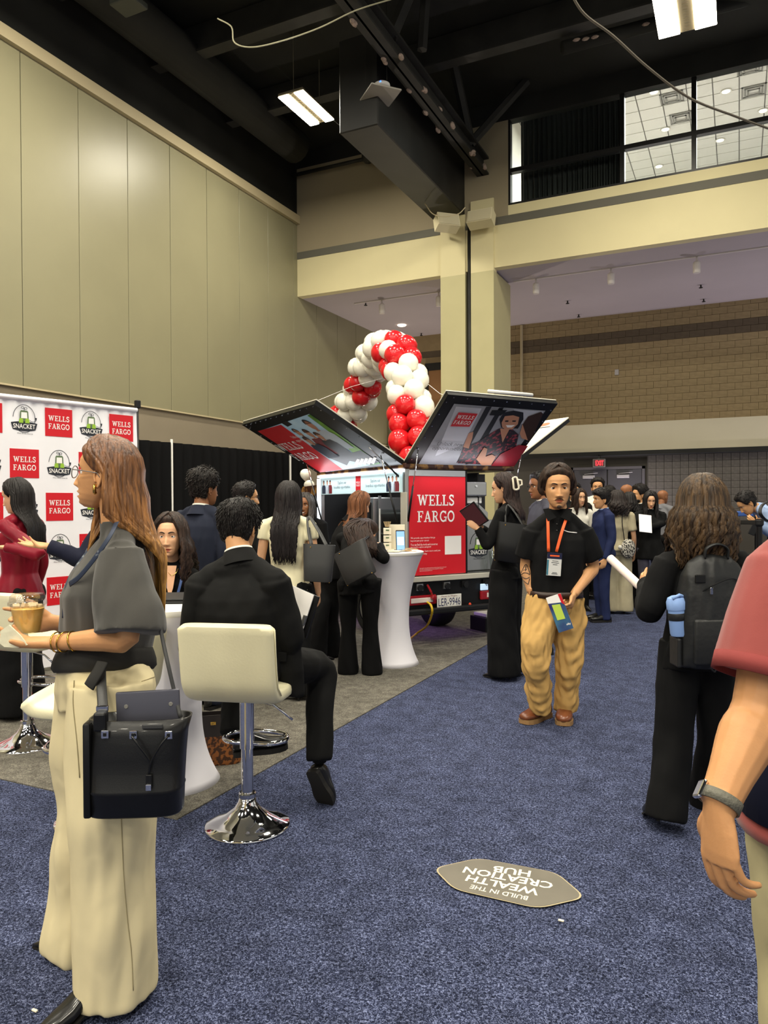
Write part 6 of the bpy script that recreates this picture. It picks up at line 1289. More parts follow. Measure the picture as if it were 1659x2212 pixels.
for z, w_ in ((.022, .04), (.01, .05), (-.002, .03), (-.055, .03), (-.063, .04)): MB().box(bp + Mb @ V((.006, -.0018, z)), (w_, .001, .0035), M=Mb).build('badge_text_line', M_INK, bd_)
seam(pol, [(1214, 1144), (1228, 1149), (1246, 1151)], .0035, M_LET, 'pocket_piping', F.root, t=.0025)
for s in (-1, 1): MB().prism([(0, 0), (s * .05, .06), (s * .085, .055), (s * .06, -.025)], .006, P(1206 + s * 4, 1118, 4.935) + (-FW) * .0, RT, UP - FW * -.35).build('polo_collar', C_BLK2, F.root)
mt_ = mat('tattoo_ink', (58, 54, 54), .6)
tl = [[(1125, 1240), (1130, 1228), (1136, 1219), (1141, 1228), (1145, 1240)], [(1126, 1241), (1134, 1237), (1145, 1241)], [(1128, 1246), (1136, 1250), (1144, 1247)], [(1129, 1252), (1135, 1258), (1141, 1262)], [(1136, 1222), (1135, 1234)], [(1144, 1250), (1141, 1262)], [(1130, 1232), (1138, 1230)]]
tg_ = MB()
for pl_ in tl:
    q = [surf(F.body, x, y, .0008) for x, y in catmull2(pl_, 4)] if len(pl_) > 2 else [surf(F.body, x, y, .0008) for x, y in pl_]; q = [p for p in q if p is not None]
    if len(q) > 1: tg_.tube(q, .0026, 5)
if tg_.v: tag(tg_.build('tattoo', mt_, F.root), kind='stuff')
seam(pol, [(1206, 1120), (1206, 1132), (1205, 1146)], .006, C_BLK2, 'placket', F.root, t=.002)
for y in (1132, 1146):
    p = surf(pol, 1203, y, .003)
    if p: MB().ell(p, .006, 8).build('button', M_BAGG, F.root, smooth=True)
# ---------------------------------------------------------------- 24 woman with backpack
F = figure('woman in black jacket with long wavy brown hair and black backpack walking away', at_d(1505, 3.42), 1.62, 4, True, ov=dict(
    hc=P(1516, 1092, 3.42), nb=P(1520, 1176, 3.45), sl=P(1446, 1212, 3.42), sr=P(1596, 1208, 3.40), el=P(1402, 1318, 3.42), wl=P(1396, 1262, 3.66), er=P(1640, 1330, 3.45), wr=P(1630, 1290, 3.7),
    hl=P(1468, 1398, 3.45), hr=P(1545, 1398, 3.42), kl=P(1455, 1590, 3.42), kr=P(1545, 1590, 3.5), al=P(1438, 1752, 3.34), ar=P(1530, 1722, 3.62)))
body(F, SKN['tan'], psi=2, lod=.7, vox=.007, face=dict(), hands=dict(l=dict(d=FW + UP * .3, pn=RT, curls=(60, 60, 62, 62))))
top(F, 'blazer', C_BLK2, prof=[(-.22, .185, .145), (-.05, .178, .135), (.12, .165, .12), (.3, .155, .112), (.48, .16, .118), (.66, .166, .125), (.82, .162, .11), (.95, .13, .085), (1.06, .07, .06)], srad=(.085, .085, .082, .07, .06), deltoid=.07, vox=.0075, wr=.006, wsc=6, seed=21, bust=.9)
trousers(F, 'trousers', C_BLK2, lr=(.1, .1, .09, .092, .1), vox=.008, wr=.006, wsc=6, seed=22, hem_drop=.02)
long_hair(F, hairm('brown_wave', (44, 33, 24), (92, 70, 46)), L=.27, n=260, az0=70, thick=.034, wave=.018, wl=.13, back=.11, r=.0125, seed=9, lod=.8, spread=1.12, puff=1.2, tip=.5)
q = G(1425, 1800); shoe(F, V((q.x, q.y, .05)), FW + RT * .1 - UP * .25, S_BLK, S_SOLE, L=.24, wd=.085, style='pump', s=.85, up=UP)
p = F.J['ar']; shoe(F, V((p.x, p.y, .004)) - F.f * .07, F.f, S_BLK, S_SOLE, L=.24, wd=.085, style='pump', s=.85)
bk = thing('backpack', 'black backpack with top handle worn by the woman walking away', 'backpack', tuple(P(1540, 1440, 3.28)), YAW)
M_NYL = mat('black_nylon', (30, 31, 32), .45, bump=.15, bscale=40, spec=.4)
w2, hh = 158 / FPX * 3.25 / 2, 245 / FPX * 3.25; mb = MB(); rg = []
for t, kx, ky in ((0, .9, .6), (.02, .98, .8), (.1, 1, .95), (.4, 1, 1.05), (.65, .96, 1.0), (.82, .85, .85), (.93, .66, .62), (.99, .42, .4), (1.0, .3, .25)):
    rg.append([V((math.copysign(abs(math.cos(2 * PI * j / 32)) ** .6, math.cos(2 * PI * j / 32)) * w2 * kx, math.copysign(abs(math.sin(2 * PI * j / 32)) ** .7, math.sin(2 * PI * j / 32)) * .085 * ky, t * hh)) for j in range(32)])
g = remesh(mb.rings(rg), .008, 3); wrinkle(g, .006, 9, 3); g.build('pack_body', M_NYL, bk, smooth=True)
MB().tube(catmull([(-.05, -.03, hh * .97), (-.045, -.04, hh * 1.06), (0, -.045, hh * 1.1), (.045, -.04, hh * 1.06), (.05, -.03, hh * .97)], 6), [(.012, .005)] * 25, 8, ref=V((0, 1, 0))).build('top_handle', M_NYL, bk, smooth=True)
MB().box((0, -.085, hh * .25), (w2 * 1.5, .03, hh * .4), b=.012).build('front_pocket', M_NYL, bk, smooth=True, auto=50)
MB().tube(catmull([(-w2 * .75, -.05, hh * .62), (-.03, -.098, hh * .76), (.06, -.085, hh * .8), (w2 * .8, -.04, hh * .66)], 6), .003, 6).build('zip_line', M_BLKM, bk); MB().box((-.05, -.1, hh * .7), (.012, .006, .03), b=.002).build('zip_pull', M_CHR, bk)
MB().box((-w2 * .55, -.075, hh * .8), (.045, .01, .035), b=.003).build('leather_patch', M_BAGL, bk)
lp_ = MB().tube(catmull([(-.04, -.105, hh * .0), (-.055, -.11, hh * .03), (-.05, -.11, hh * .07), (-.03, -.11, hh * .05), (-.04, -.105, hh * .0)], 5), .004, 6).build('strap_loop', M_BLK, bk)
for s in (-1, 1): strap([V((s * .06, .06, hh * .85)), V((s * .085, .12, hh * .98)), V((s * .1, .2, hh * .98)), V((s * .11, .27, hh * .8))], .022, .005, ref=V((1, 0, 0))).build('shoulder_strap', M_NYL, bk, smooth=True)
MB().box((-w2 * 1.03, .0, hh * .14), (.02, .1, hh * .26), b=.008).build('side_pocket', M_NYL, bk)
wb_ = thing('water_bottle', 'light blue water bottle in the backpack side pocket', 'bottle', tuple(P(1468, 1372, 3.27)), YAW + R(10)); M_LBL = mat('light_blue_plastic', (128, 160, 214), .4); Mt = Matrix.Rotation(R(-6), 3, 'Y')
MB().lathe([(0, 0), (.036, 0), (.039, .01), (.039, .115), (0, .115)], (0, 0, 0), 24, cap=(False, False), M=Mt).build('bottle_body', M_LBL, wb_, smooth=True, auto=40)
MB().lathe([(.041, .115), (.043, .12), (.043, .15), (.036, .168), (.02, .176), (0, .178)], (0, 0, 0), 24, cap=(True, False), M=Mt).build('bottle_lid', mat('blue_lid', (140, 172, 226), .35), wb_, smooth=True, auto=40)
MB().tube([Mt @ V(p) for p in ((-.03, -.02, .168), (0, -.03, .182), (.03, -.018, .168))], .008, 8).build('carry_loop', M_LBL, wb_, smooth=True)
MB().lathe([(.0405, .07), (.042, .072), (.042, .1), (.0405, .102)], (0, 0, 0), 24, M=Mt, cap=(False, False)).build('elastic_band', M_NYL, wb_, smooth=True)
a, b = P(1318, 1206, 3.95), P(1388, 1272, 3.72); tag(MB().tube([a, b], .022, 20, cap=(True, True)).tube([a + (a - b).normalized() * .001, a + (b - a).normalized() * .01], .016, 16, mi=1).build('poster_tube', [mat('pale_pink_paper', (232, 214, 204), .6), M_SKINP], smooth=True, auto=40), 'rolled pale poster tube carried by the backpack woman', 'poster')
# ---------------------------------------------------------------- 25 man in red polo at the right edge
F = figure('man in faded red polo shirt with a grey watch at the right edge', at_d(1830, 1.66), 1.76, 12, False, ov=dict(
    sl=P(1705, 1222, 1.58), el=P(1640, 1530, 1.52), wl=P(1550, 1742, 1.44)))
dn = -UP
body(F, SKN['warm'], psi=12, lod=.5, vox=.0045, arm_r=1.34, hands=dict(l=dict(d=dn + RT * .02 + CAMV * .08, pn=RT * .85 + FW * .35, curls=(24, 26, 28, 30), s=1.14, thumb=dn * .8 + RT * .35 + FW * .5, spread=2)))
C_POLO = cloth('faded_red_polo', (142, 70, 66), .9, var=.05, sheen=.2)
top(F, 'polo_shirt', C_POLO, prof=[(-.33, .215, .175), (-.2, .21, .172), (0, .2, .165), (.3, .19, .15), (.6, .195, .145), (.86, .185, .125), (.97, .155, .095), (1.06, .085, .072)], sl=.42, srad=(.085, .098, .104), vox=.008, wr=.005, wsc=5, seed=31, deltoid=.075)
for t0, t1, m_, nm in ((-.29, .2, cloth('navy_panel', (28, 32, 52)), 'navy_side_panel'), (-.37, -.29, C_POLO, 'shirt_hem')):
    MB().rings([trunk_ring(F, t0, .2, .16), trunk_ring(F, t0, .228, .186), trunk_ring(F, (t0 + t1) / 2, .224, .184), trunk_ring(F, t1, .214, .176), trunk_ring(F, t1, .19, .149)], (False, False)).build(nm, m_, F.root, smooth=True)
e_, w_ = F.J['el'], F.J['wl']; S_ = F.J['sl']; sa = (e_ - S_).normalized(); sx_ = sa.orthogonal().normalized(); ring_band(S_.lerp(e_, .755), sx_, sa.cross(sx_), .098, .098, .035, .008).build('sleeve_cuff', cloth('polo_cuff', (128, 58, 56)), F.root, smooth=True)
trousers(F, 'trousers', cloth('stone_chino', (176, 166, 128)), lr=(.105, .105, .09, .085, .08), vox=.009, wr=.008, wsc=6, seed=33, hem_drop=.02); feet(F); short_hair(F, K_DBR, n=500, r=.0024, lod=.7, thick=.016, topv=.016, seed=14)
ax = (w_ - e_).normalized(); xx = (CAMV - ax * CAMV.dot(ax)).normalized(); yy = ax.cross(xx); wc = w_ - ax * .012
wt = ring_band(wc, xx, yy, .0385, .036, .022, .004).build('watch_band', mat('grey_nylon_band', (96, 94, 84), .7, bump=.4, bscale=120), F.root, smooth=True)
wo = -RT; wo = (wo - ax * wo.dot(ax)).normalized(); MB().box(wc + wo * .041, (.01, .032, .038), M=Matrix((wo, ax.cross(wo), ax)).transposed(), b=.004).build('watch_case', M_CHR, wt)
# ---------------------------------------------------------------- crowd helper
def std(label, px, d, top_y, psi, fem, skin, hair, kind='suit', m=None, m2=None, shirt=None, ov=None, lean=0, hd=None, lod=.45, vox=.011, seed=0, hands=None, pitch=0, face=None, legs=None, hkw=None, shoes=True, hem=None, group=None, fat=1.0, hmul=1.0):
    zt = CAMH + (1088 - top_y) / FPX * d; H = (zt - .012) * hmul
    F = figure(label, at_d(px, d), H, psi, fem, ov=ov, lean=lean, group=group); body(F, SKN[skin], psi=hd, lod=lod, vox=vox, hands=hands, pitch=pitch, face=face)
    m = m or C_BLK; m2 = m2 or m
    if kind == 'suit': top(F, 'suit_jacket', m, hem=-.26 if hem is None else hem, vox=vox, seed=seed, srad=(.068, .066, .058, .05, .045), fat=1.04 * fat, collar=.0); neckband(F, shirt or C_WHT, 'shirt_collar', -.03, .024, 1.3, 1.16); neckband(F, m, 'jacket_collar', -.06, .012, 1.8, 1.24)
    elif kind == 'tee': top(F, 'blouse' if fem else 'shirt', m, sl=.42, srad=(.07, .072, .075), vox=vox, seed=seed, hem=hem)
    elif kind == 'cap': top(F, 'blouse', m, sl=.26, srad=(.066, .068, .07), vox=vox, seed=seed, hem=hem)
    else: top(F, 'blouse' if fem else 'shirt', m, vox=vox, seed=seed, hem=hem)
    trousers(F, 'trousers', m2, waist=[(-.12, .148, .11), (0.0, .158, .118), (.09, .135, .1)] if fem else None, seat=.92 if fem else 1.0, lr=legs or (.095, .082, .072, .066, .062), vox=vox, seed=seed + 1, hem_drop=.02)
    hk = dict(seed=seed); hk.update(hkw or {})
    if hair is not None:
        if fem: (long_hair(F, hair, **{**dict(n=90, r=.017, lod=.5), **hk}))
        else: short_hair(F, hair, **{**dict(n=260, r=.0026, length=.024, lod=.55, thick=.018, topv=.018), **hk})
    if shoes: feet(F, 'pump' if fem else 'oxford')
    return F
def tote(name, label, px, py, d, w_, h_, t_, psi, tilt, m, strap_to, hw=.012):
    o = thing(name, label, 'bag', tuple(P(px, py, d)), YAW - R(psi)); Mt = Matrix.Rotation(R(tilt), 3, 'Y'); rg = []
    for t, kx, ky in ((0, .86, .9), (.03, .9, 1.0), (.5, .96, .9), (1.0, 1.04, .55), (1.0, .98, .4), (.9, .94, .5)):
        rg.append([Mt @ V((math.copysign(abs(math.cos(2 * PI * j / 28)) ** .5, math.cos(2 * PI * j / 28)) * w_ / 2 * kx, math.copysign(abs(math.sin(2 * PI * j / 28)) ** .7, math.sin(2 * PI * j / 28)) * t_ / 2 * ky, (t - .5) * h_)) for j in range(28)])
    MB().rings(rg).build('bag_body', m, o, smooth=True, auto=50)
    Mi_ = (Matrix.Translation(o.location) @ Matrix.Rotation(YAW - R(psi), 4, 'Z')).inverted(); T = Mi_ @ strap_to
    for s in (-1, 1):
        a, b = Mt @ V((-w_ * .25, s * t_ * .2, h_ * .46)), Mt @ V((w_ * .25, s * t_ * .2, h_ * .46)); st = MB().tube(catmull([a, a.lerp(T, .55) + V((-.01, s * .01, .0)), T + V((0, s * .012, .0)), b.lerp(T, .55) + V((.01, s * .01, 0)), b], 6), [(hw * .7, .003)] * 25, 8, ref=V((1, 0, 0))).build('strap', m, o, smooth=True)
        MB().lathe([(0, 0), (.006, 0), (.004, .003), (0, .003)], a + V((0, s * .012, -.01)), 8, M=Matrix.Rotation(R(90), 3, 'X')).build('stud', M_GOLD, st)
    for x in (-.4, .4): MB().ell(Mt @ V((x * w_, -t_ * .25, -h_ * .5)), .006, 8).build('base_stud', M_GOLD, o)
    return o
# 6, 7 men in suits by the drape
std('tall man in navy suit and glasses seen from behind near the black drape', 438, 5.4, 1016, 28, False, 'brown', hairm('black_curl', (22, 18, 16)), m=cloth('navy_blazer', (34, 38, 52)), hd=40, lod=.6, vox=.009, seed=41, hkw=dict(n=900, length=.026, r=.003, thick=.022, topv=.026, curl=.35), fat=1.06)
glasses(F if 0 else bpy and Fig_last, M_BLK) if 0 else None
F = std('man with short black hair, glasses and dark suit beside the navy suited man', 527, 6.2, 1042, 62, False, 'tan', K_BLK, m=C_BLK, hd=68, lod=.6, vox=.010, seed=43, hkw=dict(n=500, length=.022, thick=.016, topv=.02)); glasses(F, M_BLK)
# 8 woman in ivory top
F = std('woman with very long black hair, ivory top and black trousers seen from behind', 622, 5.6, 1040, 6, True, 'light', hairm('black_long', (22, 18, 18)), kind='cap', m=C_IVO, m2=C_BLK2, lod=.5, vox=.009, seed=45, hem=-.04, hkw=dict(n=240, L=.46, r=.0125, wave=.016, wl=.2, back=.12, az0=60, thick=.02, taper=.85), legs=(.098, .09, .082, .085, .09))
W8 = F
tote('tote_bag', 'dark grey leather tote on the shoulder of the woman in ivory', 688, 1216, 5.42, .23, .27, .11, 8, 3, M_BAGG, F.J['sr'] + UP * .05 - F.f * .03)
# 9 smiling woman
F = std('smiling woman with shoulder length dark hair behind the woman in ivory', 661, 7.55, 1065, 188, True, 'brown', K_GRY, m=C_BLK2, lod=.7, vox=.010, seed=47, hd=192, face=dict(mouth_open=.006, lips=1.1), hkw=dict(n=110, L=.2, az0=55, thick=.016))
MB().prism([(-.019, -.0715), (.019, -.0715), (.013, -.078), (0, -.08), (-.013, -.078)], .002, F.HM @ V((0, .0885, 0)), F.HM.to_3x3() @ V((1, 0, 0)), F.HM.to_3x3() @ V((0, 0, 1))).build('teeth', mat('teeth', (226, 220, 208), .3), F.root)
# 10 two women at the table
F = std('woman with straight brown hair in black leaning towards the cocktail table', 716, 7.05, 1062, 70, True, 'light', hairm('chestnut', (86, 54, 34)), m=C_BLK2, lean=22, lod=.6, vox=.010, seed=49, hd=75, pitch=-18, hkw=dict(n=160, L=.3, r=.014, az0=62, wave=.004, back=.1), legs=(.1, .085, .075, .095, .115), hem=-.1, ov=dict(al=P(684, 1410, 6.95), ar=P(716, 1405, 7.15), kl=P(696, 1326, 6.95), kr=P(716, 1326, 7.1)))
F = figure('woman in black bending over the cocktail table with long dark hair over her back', at_d(778, 6.42), 1.64, 42, True, ov=dict(
    hl=P(752, 1262, 6.42), hr=P(800, 1258, 6.36), sl=P(738, 1160, 6.66), sr=P(797, 1172, 6.56), nb=P(772, 1158, 6.72), hc=P(790, 1152, 6.86), el=P(752, 1200, 6.85), wl=P(800, 1188, 6.92), er=P(828, 1206, 6.52), wr=P(822, 1180, 6.72),
    kl=P(752, 1362, 6.44), kr=P(800, 1360, 6.4), al=P(752, 1442, 6.45), ar=P(804, 1442, 6.42)))
body(F, SKN['light'], psi=48, pitch=-42, lod=.5, vox=.008, hands=dict(r=dict(d=-RT * .4 + FW * .7 + UP * .3, pn=-UP, curls=(35, 40, 45, 50)), l=dict(d=RT + FW * .2, pn=-UP, curls=(30, 30, 30, 30))))
top(F, 'jacket', C_BLK2, hem=-.2, vox=.009, seed=50, srad=(.075, .07, .066, .058, .05), deltoid=.066, wr=.005)
trousers(F, 'trousers', C_BLK2, lr=(.108, .086, .072, .085, .1), vox=.009, seed=51, hem_drop=.035)
mbh = MB(); hair_cap(mbh, F.HM, True, .02, .01, lod=.5); rs = random.Random(8)
for k in range(130):
    t = rs.random(); a = F.HM @ V((rs.uniform(-.06, .06), -.08 + rs.uniform(-.02, .02), .05 + rs.uniform(-.04, .05))); b = P(742 + 62 * t, 1142 + 10 * t + rs.uniform(-3, 3), 6.55 + .02 * t); c = P(752 + 58 * t + rs.uniform(-6, 6), 1165 + 14 * t, 6.50); e = P(762 + 52 * t + rs.uniform(-8, 8), 1188 + 18 * rs.random(), 6.44)
    mbh.tube([a, a.lerp(b, .5) + UP * .03, b, c, e], [(.012, .006), (.016, .007), (.016, .006), (.014, .005), (.003, .002)], 6, sm=2)
mbh.build('hair', hairm('dark_chestnut', (36, 25, 21), (60, 42, 34)), F.root, smooth=True)
for p, pf in ((F.J['al'], 20), (F.J['ar'], 20)): shoe(F, V((p.x, p.y, .01)) - dirv(pf) * .06, dirv(pf), S_BLK, S_SOLE, L=.24, wd=.09)
tote('tote_bag', 'charcoal tote slung across the hip of the bending woman', 767, 1216, 6.2, .33, .29, .12, 30, -26, M_BAGG, F.J['sr'] + UP * .06)
# ---------------------------------------------------------------- 2, 3 pair at the backdrop
C_MAR = cloth('maroon_satin', (122, 22, 38), .38, var=.15)
F = std('woman in maroon satin blouse with long black hair beside the backdrop', 42, 5.2, 1030, -78, True, 'light', K_BLK, kind='blouse', m=C_MAR, m2=C_BLK2, lod=.7, vox=.008, seed=55, hd=-86, pitch=-10, ov=dict(el=P(84, 1198, 4.98), wl=P(12, 1182, 4.95)), hands=dict(l=dict(d=-RT, pn=UP, curls=(8, 10, 12, 14))), hkw=dict(n=220, L=.4, r=.012, wave=.003, azl=95, azr=60, back=.12), hem=-.04, legs=(.1, .1, .1, .11, .12))
std('man in navy suit gesturing with an open hand, half hidden behind the blonde woman', 246, 4.6, 1016, -80, False, 'tan', K_BLK, m=cloth('deep_navy', (26, 28, 44)), lod=.5, vox=.008, seed=57, ov=dict(sl=P(232, 1140, 4.5), el=P(178, 1206, 4.4), wl=P(106, 1180, 4.36)), hands=dict(l=dict(d=-RT + UP * .12, pn=UP * .9 - FW * .3, curls=(8, 12, 16, 20), thumb=-RT * .7 + UP * .6)))
rc = P(103, 1186, 4.365)
tag(ring_band(rc, UP, FW, .034, .03, .03, .006).build('bracelet', mat('silver_beads', (206, 200, 190), .3, metal=.6, bump=.6, bscale=120), smooth=True), 'wide silver bracelet on the gesturing wrist', 'bracelet') if 0 else None
# ---------------------------------------------------------------- 4 young woman seated behind the table
q = G(372, 1590); S4 = bar_stool(385, 1590, 190, 'ivory bar stool under the curly haired young woman', h=.52)
b4 = S4.location
F = figure('young woman with long dark curly hair and blue lanyard seated behind the cocktail table', V((b4.x, b4.y, 0)), 1.62, 172, True, ov=dict(
    hl=P(400, 1318, 4.72), hr=P(340, 1318, 4.72), sl=P(412, 1236, 4.75), sr=P(334, 1236, 4.75), nb=P(372, 1216, 4.77), hc=P(368, 1160, 4.70), el=P(428, 1300, 4.68), er=P(320, 1300, 4.68), wl=P(395, 1322, 4.5), wr=P(345, 1322, 4.5),
    kl=P(400, 1330, 4.42), kr=P(340, 1330, 4.42), al=P(392, 1475, 4.5), ar=P(350, 1475, 4.5)))
body(F, SKN['light'], psi=178, pitch=3, roll=0, size=1.16, lod=.9, vox=.007, face=dict(mouth_open=.003, lips=1.25, brow_w=1.1))
top(F, 'blazer', C_BLK, vox=.008, seed=60, hem=-.1); trousers(F, 'trousers', C_BLK, vox=.01, seed=61, lr=(.09, .085, .075, .068, .06))
nf = -FW
MB().prism([(-.028, .085), (.032, .085), (.018, -.05), (.0, -.12), (-.02, -.05)], .004, P(369, 1252, 4.618), RT, UP + FW * .25).build('neckline', skin_mats(*SKN['light'])[0], F.root)
MB().prism([(-.035, .0), (.04, .0), (.03, -.09), (-.03, -.09)], .004, P(369, 1283, 4.605), RT, UP).build('white_top', C_WHT, F.root)
for pts in ([P(351, 1222, 4.7), P(355, 1250, 4.62), P(372, 1290, 4.60)], [P(391, 1222, 4.7), P(392, 1250, 4.62), P(382, 1290, 4.6)]): strap(pts, .008, .001, ref=RT).build('lanyard', mat('blue_lanyard', (60, 82, 130), .6), F.root)
MB().tube([P(358, 1228, 4.64), P(366, 1240, 4.62), P(372, 1243, 4.615), P(380, 1238, 4.62), P(385, 1228, 4.64)], .0015, 5, sm=3).build('necklace', M_GOLD, F.root)
long_hair(F, hairm('dark_curly', (34, 24, 20), (64, 46, 36)), L=.3, n=200, azl=50, azr=66, thick=.024, wave=.016, wl=.1, back=.1, r=.0115, seed=12, lod=.8, spread=1.12, puff=1.15, tip=.5, side_front=-.02)
for a in 'lr': p = F.J['a' + a]; shoe(F, p - UP * .05 + FW * .05, nf, S_BLK, S_SOLE, L=.23, wd=.085)
# ---------------------------------------------------------------- 11 woman with claw clip, 12 man behind
F = std('woman in long black outfit with a white claw clip holding a tablet', 1094, 6.3, 1024, -66, True, 'light', hairm('dark_brown_long', (36, 26, 24)), kind='blouse', m=C_BLK2, m2=C_BLK2, lod=.8, vox=.0085, seed=65, hd=-72, pitch=-8, hkw=dict(n=200, L=.27, r=.013, azl=98, azr=70, wave=.012, wl=.16, back=.12, thick=.02), hem=-.1, legs=(.115, .12, .125, .135, .142), hands=dict(l=dict(d=-RT * .6 + UP * .5 + FW * .2, pn=RT * .2 + FW, curls=(40, 42, 44, 46))), ov=dict(el=P(1053, 1178, 6.1), wl=P(1032, 1142, 6.1), er=P(1085, 1178, 6.5), wr=P(1040, 1140, 6.35)))
cl = MB(); hp = lambda x, y, z: F.HM @ V((x, y, z))
M_CLIP = mat('cream_claw_clip', (222, 212, 190), .35)
cl.tube(catmull([hp(-.085, -.10, .075), hp(-.092, -.10, .03), hp(-.09, -.1, -.02), hp(-.08, -.135, -.02), hp(-.082, -.137, .03), hp(-.075, -.13, .075), hp(-.085, -.10, .075)], 4), .0085, 8).tube([hp(-.075, -.137, .055), hp(-.06, -.165, .045), hp(-.06, -.165, .01), hp(-.075, -.137, .0)], .008, 8); cl.build('claw_clip', M_CLIP, F.root, smooth=True)
tb = thing('tablet', 'dark red tablet held up by the woman with the claw clip', 'tablet', tuple(P(1024, 1114, 6.08)), YAW); Mt = Matrix.Rotation(R(-38), 3, 'Y') @ Matrix.Rotation(R(40), 3, 'Z')
MB().box((0, 0, 0), (.012, .2, .2), M=Mt, b=.004).build('tablet_case', M_BLK, tb); MB().box(Mt @ V((-.007, 0, 0)), (.002, .18, .18), M=Mt).build('tablet_screen', mat('dim_red_screen', (86, 46, 54), .2), tb)
tote('tote_bag', 'large black leather tote on the shoulder of the woman with claw clip', 1106, 1172, 6.08, .29, .32, .12, 12, 8, M_BAGL, F.J['sl'] + UP * .06 + RT * .05)
F = std('man in grey suit with dark tie and glasses partly behind the walking man', 1170, 7.3, 1024, -98, False, 'brown', K_BLK, m=cloth('grey_suit', (70, 70, 80)), lod=.6, vox=.011, seed=67, hd=-108, hkw=dict(n=300)); glasses(F, M_BLK)
# ---------------------------------------------------------------- the crowd near the doors
std('young man in navy suit and pale blue shirt standing in profile by the doors', 1302, 9.25, 1060, -96, False, 'tan', K_BLK, m=cloth('bright_navy', (34, 42, 76)), shirt=cloth('pale_blue_shirt', (150, 176, 216)), seed=71, vox=.010, lod=.6, hd=-100, hkw=dict(thick=.02, topv=.025, line=((0, .06), (30, .056), (50, .045), (62, .03), (72, .0), (80, -.005), (92, .015), (104, -.03), (140, -.066), (180, -.07))), ov=None)
C_BEI = cloth('beige_linen', (176, 166, 138), .9)
F = std('woman in beige sleeveless jumpsuit with dark curly hair seen from behind', 1334, 9.9, 1064, 14, True, 'light', hairm('dark_curl2', (30, 24, 22)), kind='tee', m=C_BEI, m2=C_BEI, seed=73, hkw=dict(n=110, L=.2, wave=.02, wl=.09, spread=1.2, puff=1.25, thick=.03), legs=(.11, .11, .11, .12, .125), hem=.0)
sb_ = thing('shoulder_bag', 'beaded black and white bag hanging beside the beige jumpsuit', 'bag', tuple(P(1357, 1185, 9.75)), YAW); MB().ell((0, 0, 0), (.1, .05, .13), 16).build('bag_body', mat('beaded_pattern', (40, 38, 36), .6, col2=(210, 204, 190), vscale=60, lo=.48, hi=.52), sb_, smooth=True); MB().tube(catmull([(-.05, 0, .11), (-.08, 0, .4), (-.02, 0, .52)], 5), .006, 6).build('strap', M_BLK, sb_); MB().ell((-.12, -.04, .02), .028, 10).build('pompom', C_WHT, sb_, smooth=True)
std('woman in white top with dark hair turned towards the camera in the crowd', 1250, 10.2, 1058, 165, True, 'light', K_DBR, kind='tee', m=C_WHT, m2=C_BLK, seed=75, hkw=dict(L=.22))
std('tall young man with black hair facing the camera at the back of the crowd', 1291, 11.5, 1036, 196, False, 'tan', K_BLK, m=C_WHT, kind='shirt', m2=C_BLK, seed=77, lod=.6)
std('bald man in black jacket seen from behind in the crowd', 1352, 11.8, 1047, 70, False, 'brown', None, m=C_BLK, seed=79, fat=1.1)
std('person with short black hair in the middle of the crowd, facing away', 1317, 12.3, 1053, 5, False, 'tan', K_BLK, m=C_BLK, seed=81)
F = std('bearded man with curly black hair and white badge in profile', 1384, 11.15, 1053, -100, False, 'tan', K_BLK, m=C_BLK2, seed=83, hkw=dict(n=420, thick=.028, topv=.028, curl=.4)); MB().ell(F.HM @ V((0, .035, -.08)), (.058, .05, .042), 14, F.HM.to_3x3()).build('beard', K_BLK, F.root, smooth=True); MB().box(P(1369, 1110, 10.95), (.09, .01, .13), M=Matrix.Rotation(YAW, 3, 'Z')).build('badge', M_LET, F.root)
F = std('woman in black jacket looking down at white papers in the crowd', 1404, 10.0, 1064, 188, True, 'light', K_BLK, m=C_BLK, m2=cloth('grey_skirt', (80, 78, 90)), seed=85, lod=.6, pitch=-14, hkw=dict(L=.28, az0=52), ov=dict(el=P(1432, 1130, 9.95), wl=P(1400, 1140, 9.7), er=P(1378, 1130, 9.95), wr=P(1386, 1122, 9.7)), hands=dict(l=dict(d=-RT, pn=UP), r=dict(d=RT, pn=UP)))
tag(MB().box(P(1394, 1131, 9.585), (.16, .01, .26), M=Matrix.Rotation(YAW, 3, 'Z') @ Matrix.Rotation(R(-30), 3, 'X') @ Matrix.Rotation(R(8), 3, 'Y'), b=.002).build('paper_sheets', M_LET), 'white papers held by the woman looking down', 'papers')
std('bald man in grey shirt at the back right of the crowd', 1430, 12.5, 1060, 60, False, 'brown', None, kind='shirt', m=cloth('grey_shirt', (112, 112, 116)), m2=C_BLK, seed=87)
std('woman in black coat with curly hair just right of the beige jumpsuit', 1360, 10.45, 1066, 8, True, 'tan', K_BLK, m=C_BLK2, seed=89, hkw=dict(n=90, wave=.02, spread=1.15, L=.16))
std('person with dark hair mostly hidden behind the walking man', 1240, 11.2, 1046, 190, False, 'tan', K_BLK, m=C_BLK, seed=91)
F = figure('man in pale blue shirt bending forward over a phone at the far right', at_d(1705, 8.7), 1.74, -80, False, ov=dict(
    hl=P(1712, 1160, 8.55), hr=P(1706, 1160, 8.85), sl=P(1652, 1106, 8.45), sr=P(1648, 1104, 8.85), nb=P(1636, 1098, 8.65), hc=P(1614, 1088, 8.62), el=P(1668, 1150, 8.4), wl=P(1640, 1134, 8.4), er=P(1660, 1150, 8.9), wr=P(1640, 1132, 8.65)))
body(F, SKN['tan'], psi=-82, pitch=-38, lod=.6, vox=.009); top(F, 'shirt', cloth('pale_blue_oxford', (150, 170, 204)), vox=.01, seed=93, hem=-.05); trousers(F, 'trousers', C_CHAR, vox=.011, seed=94); feet(F); short_hair(F, K_BLK, n=300, r=.0026, lod=.55, thick=.018, topv=.02, seed=5)
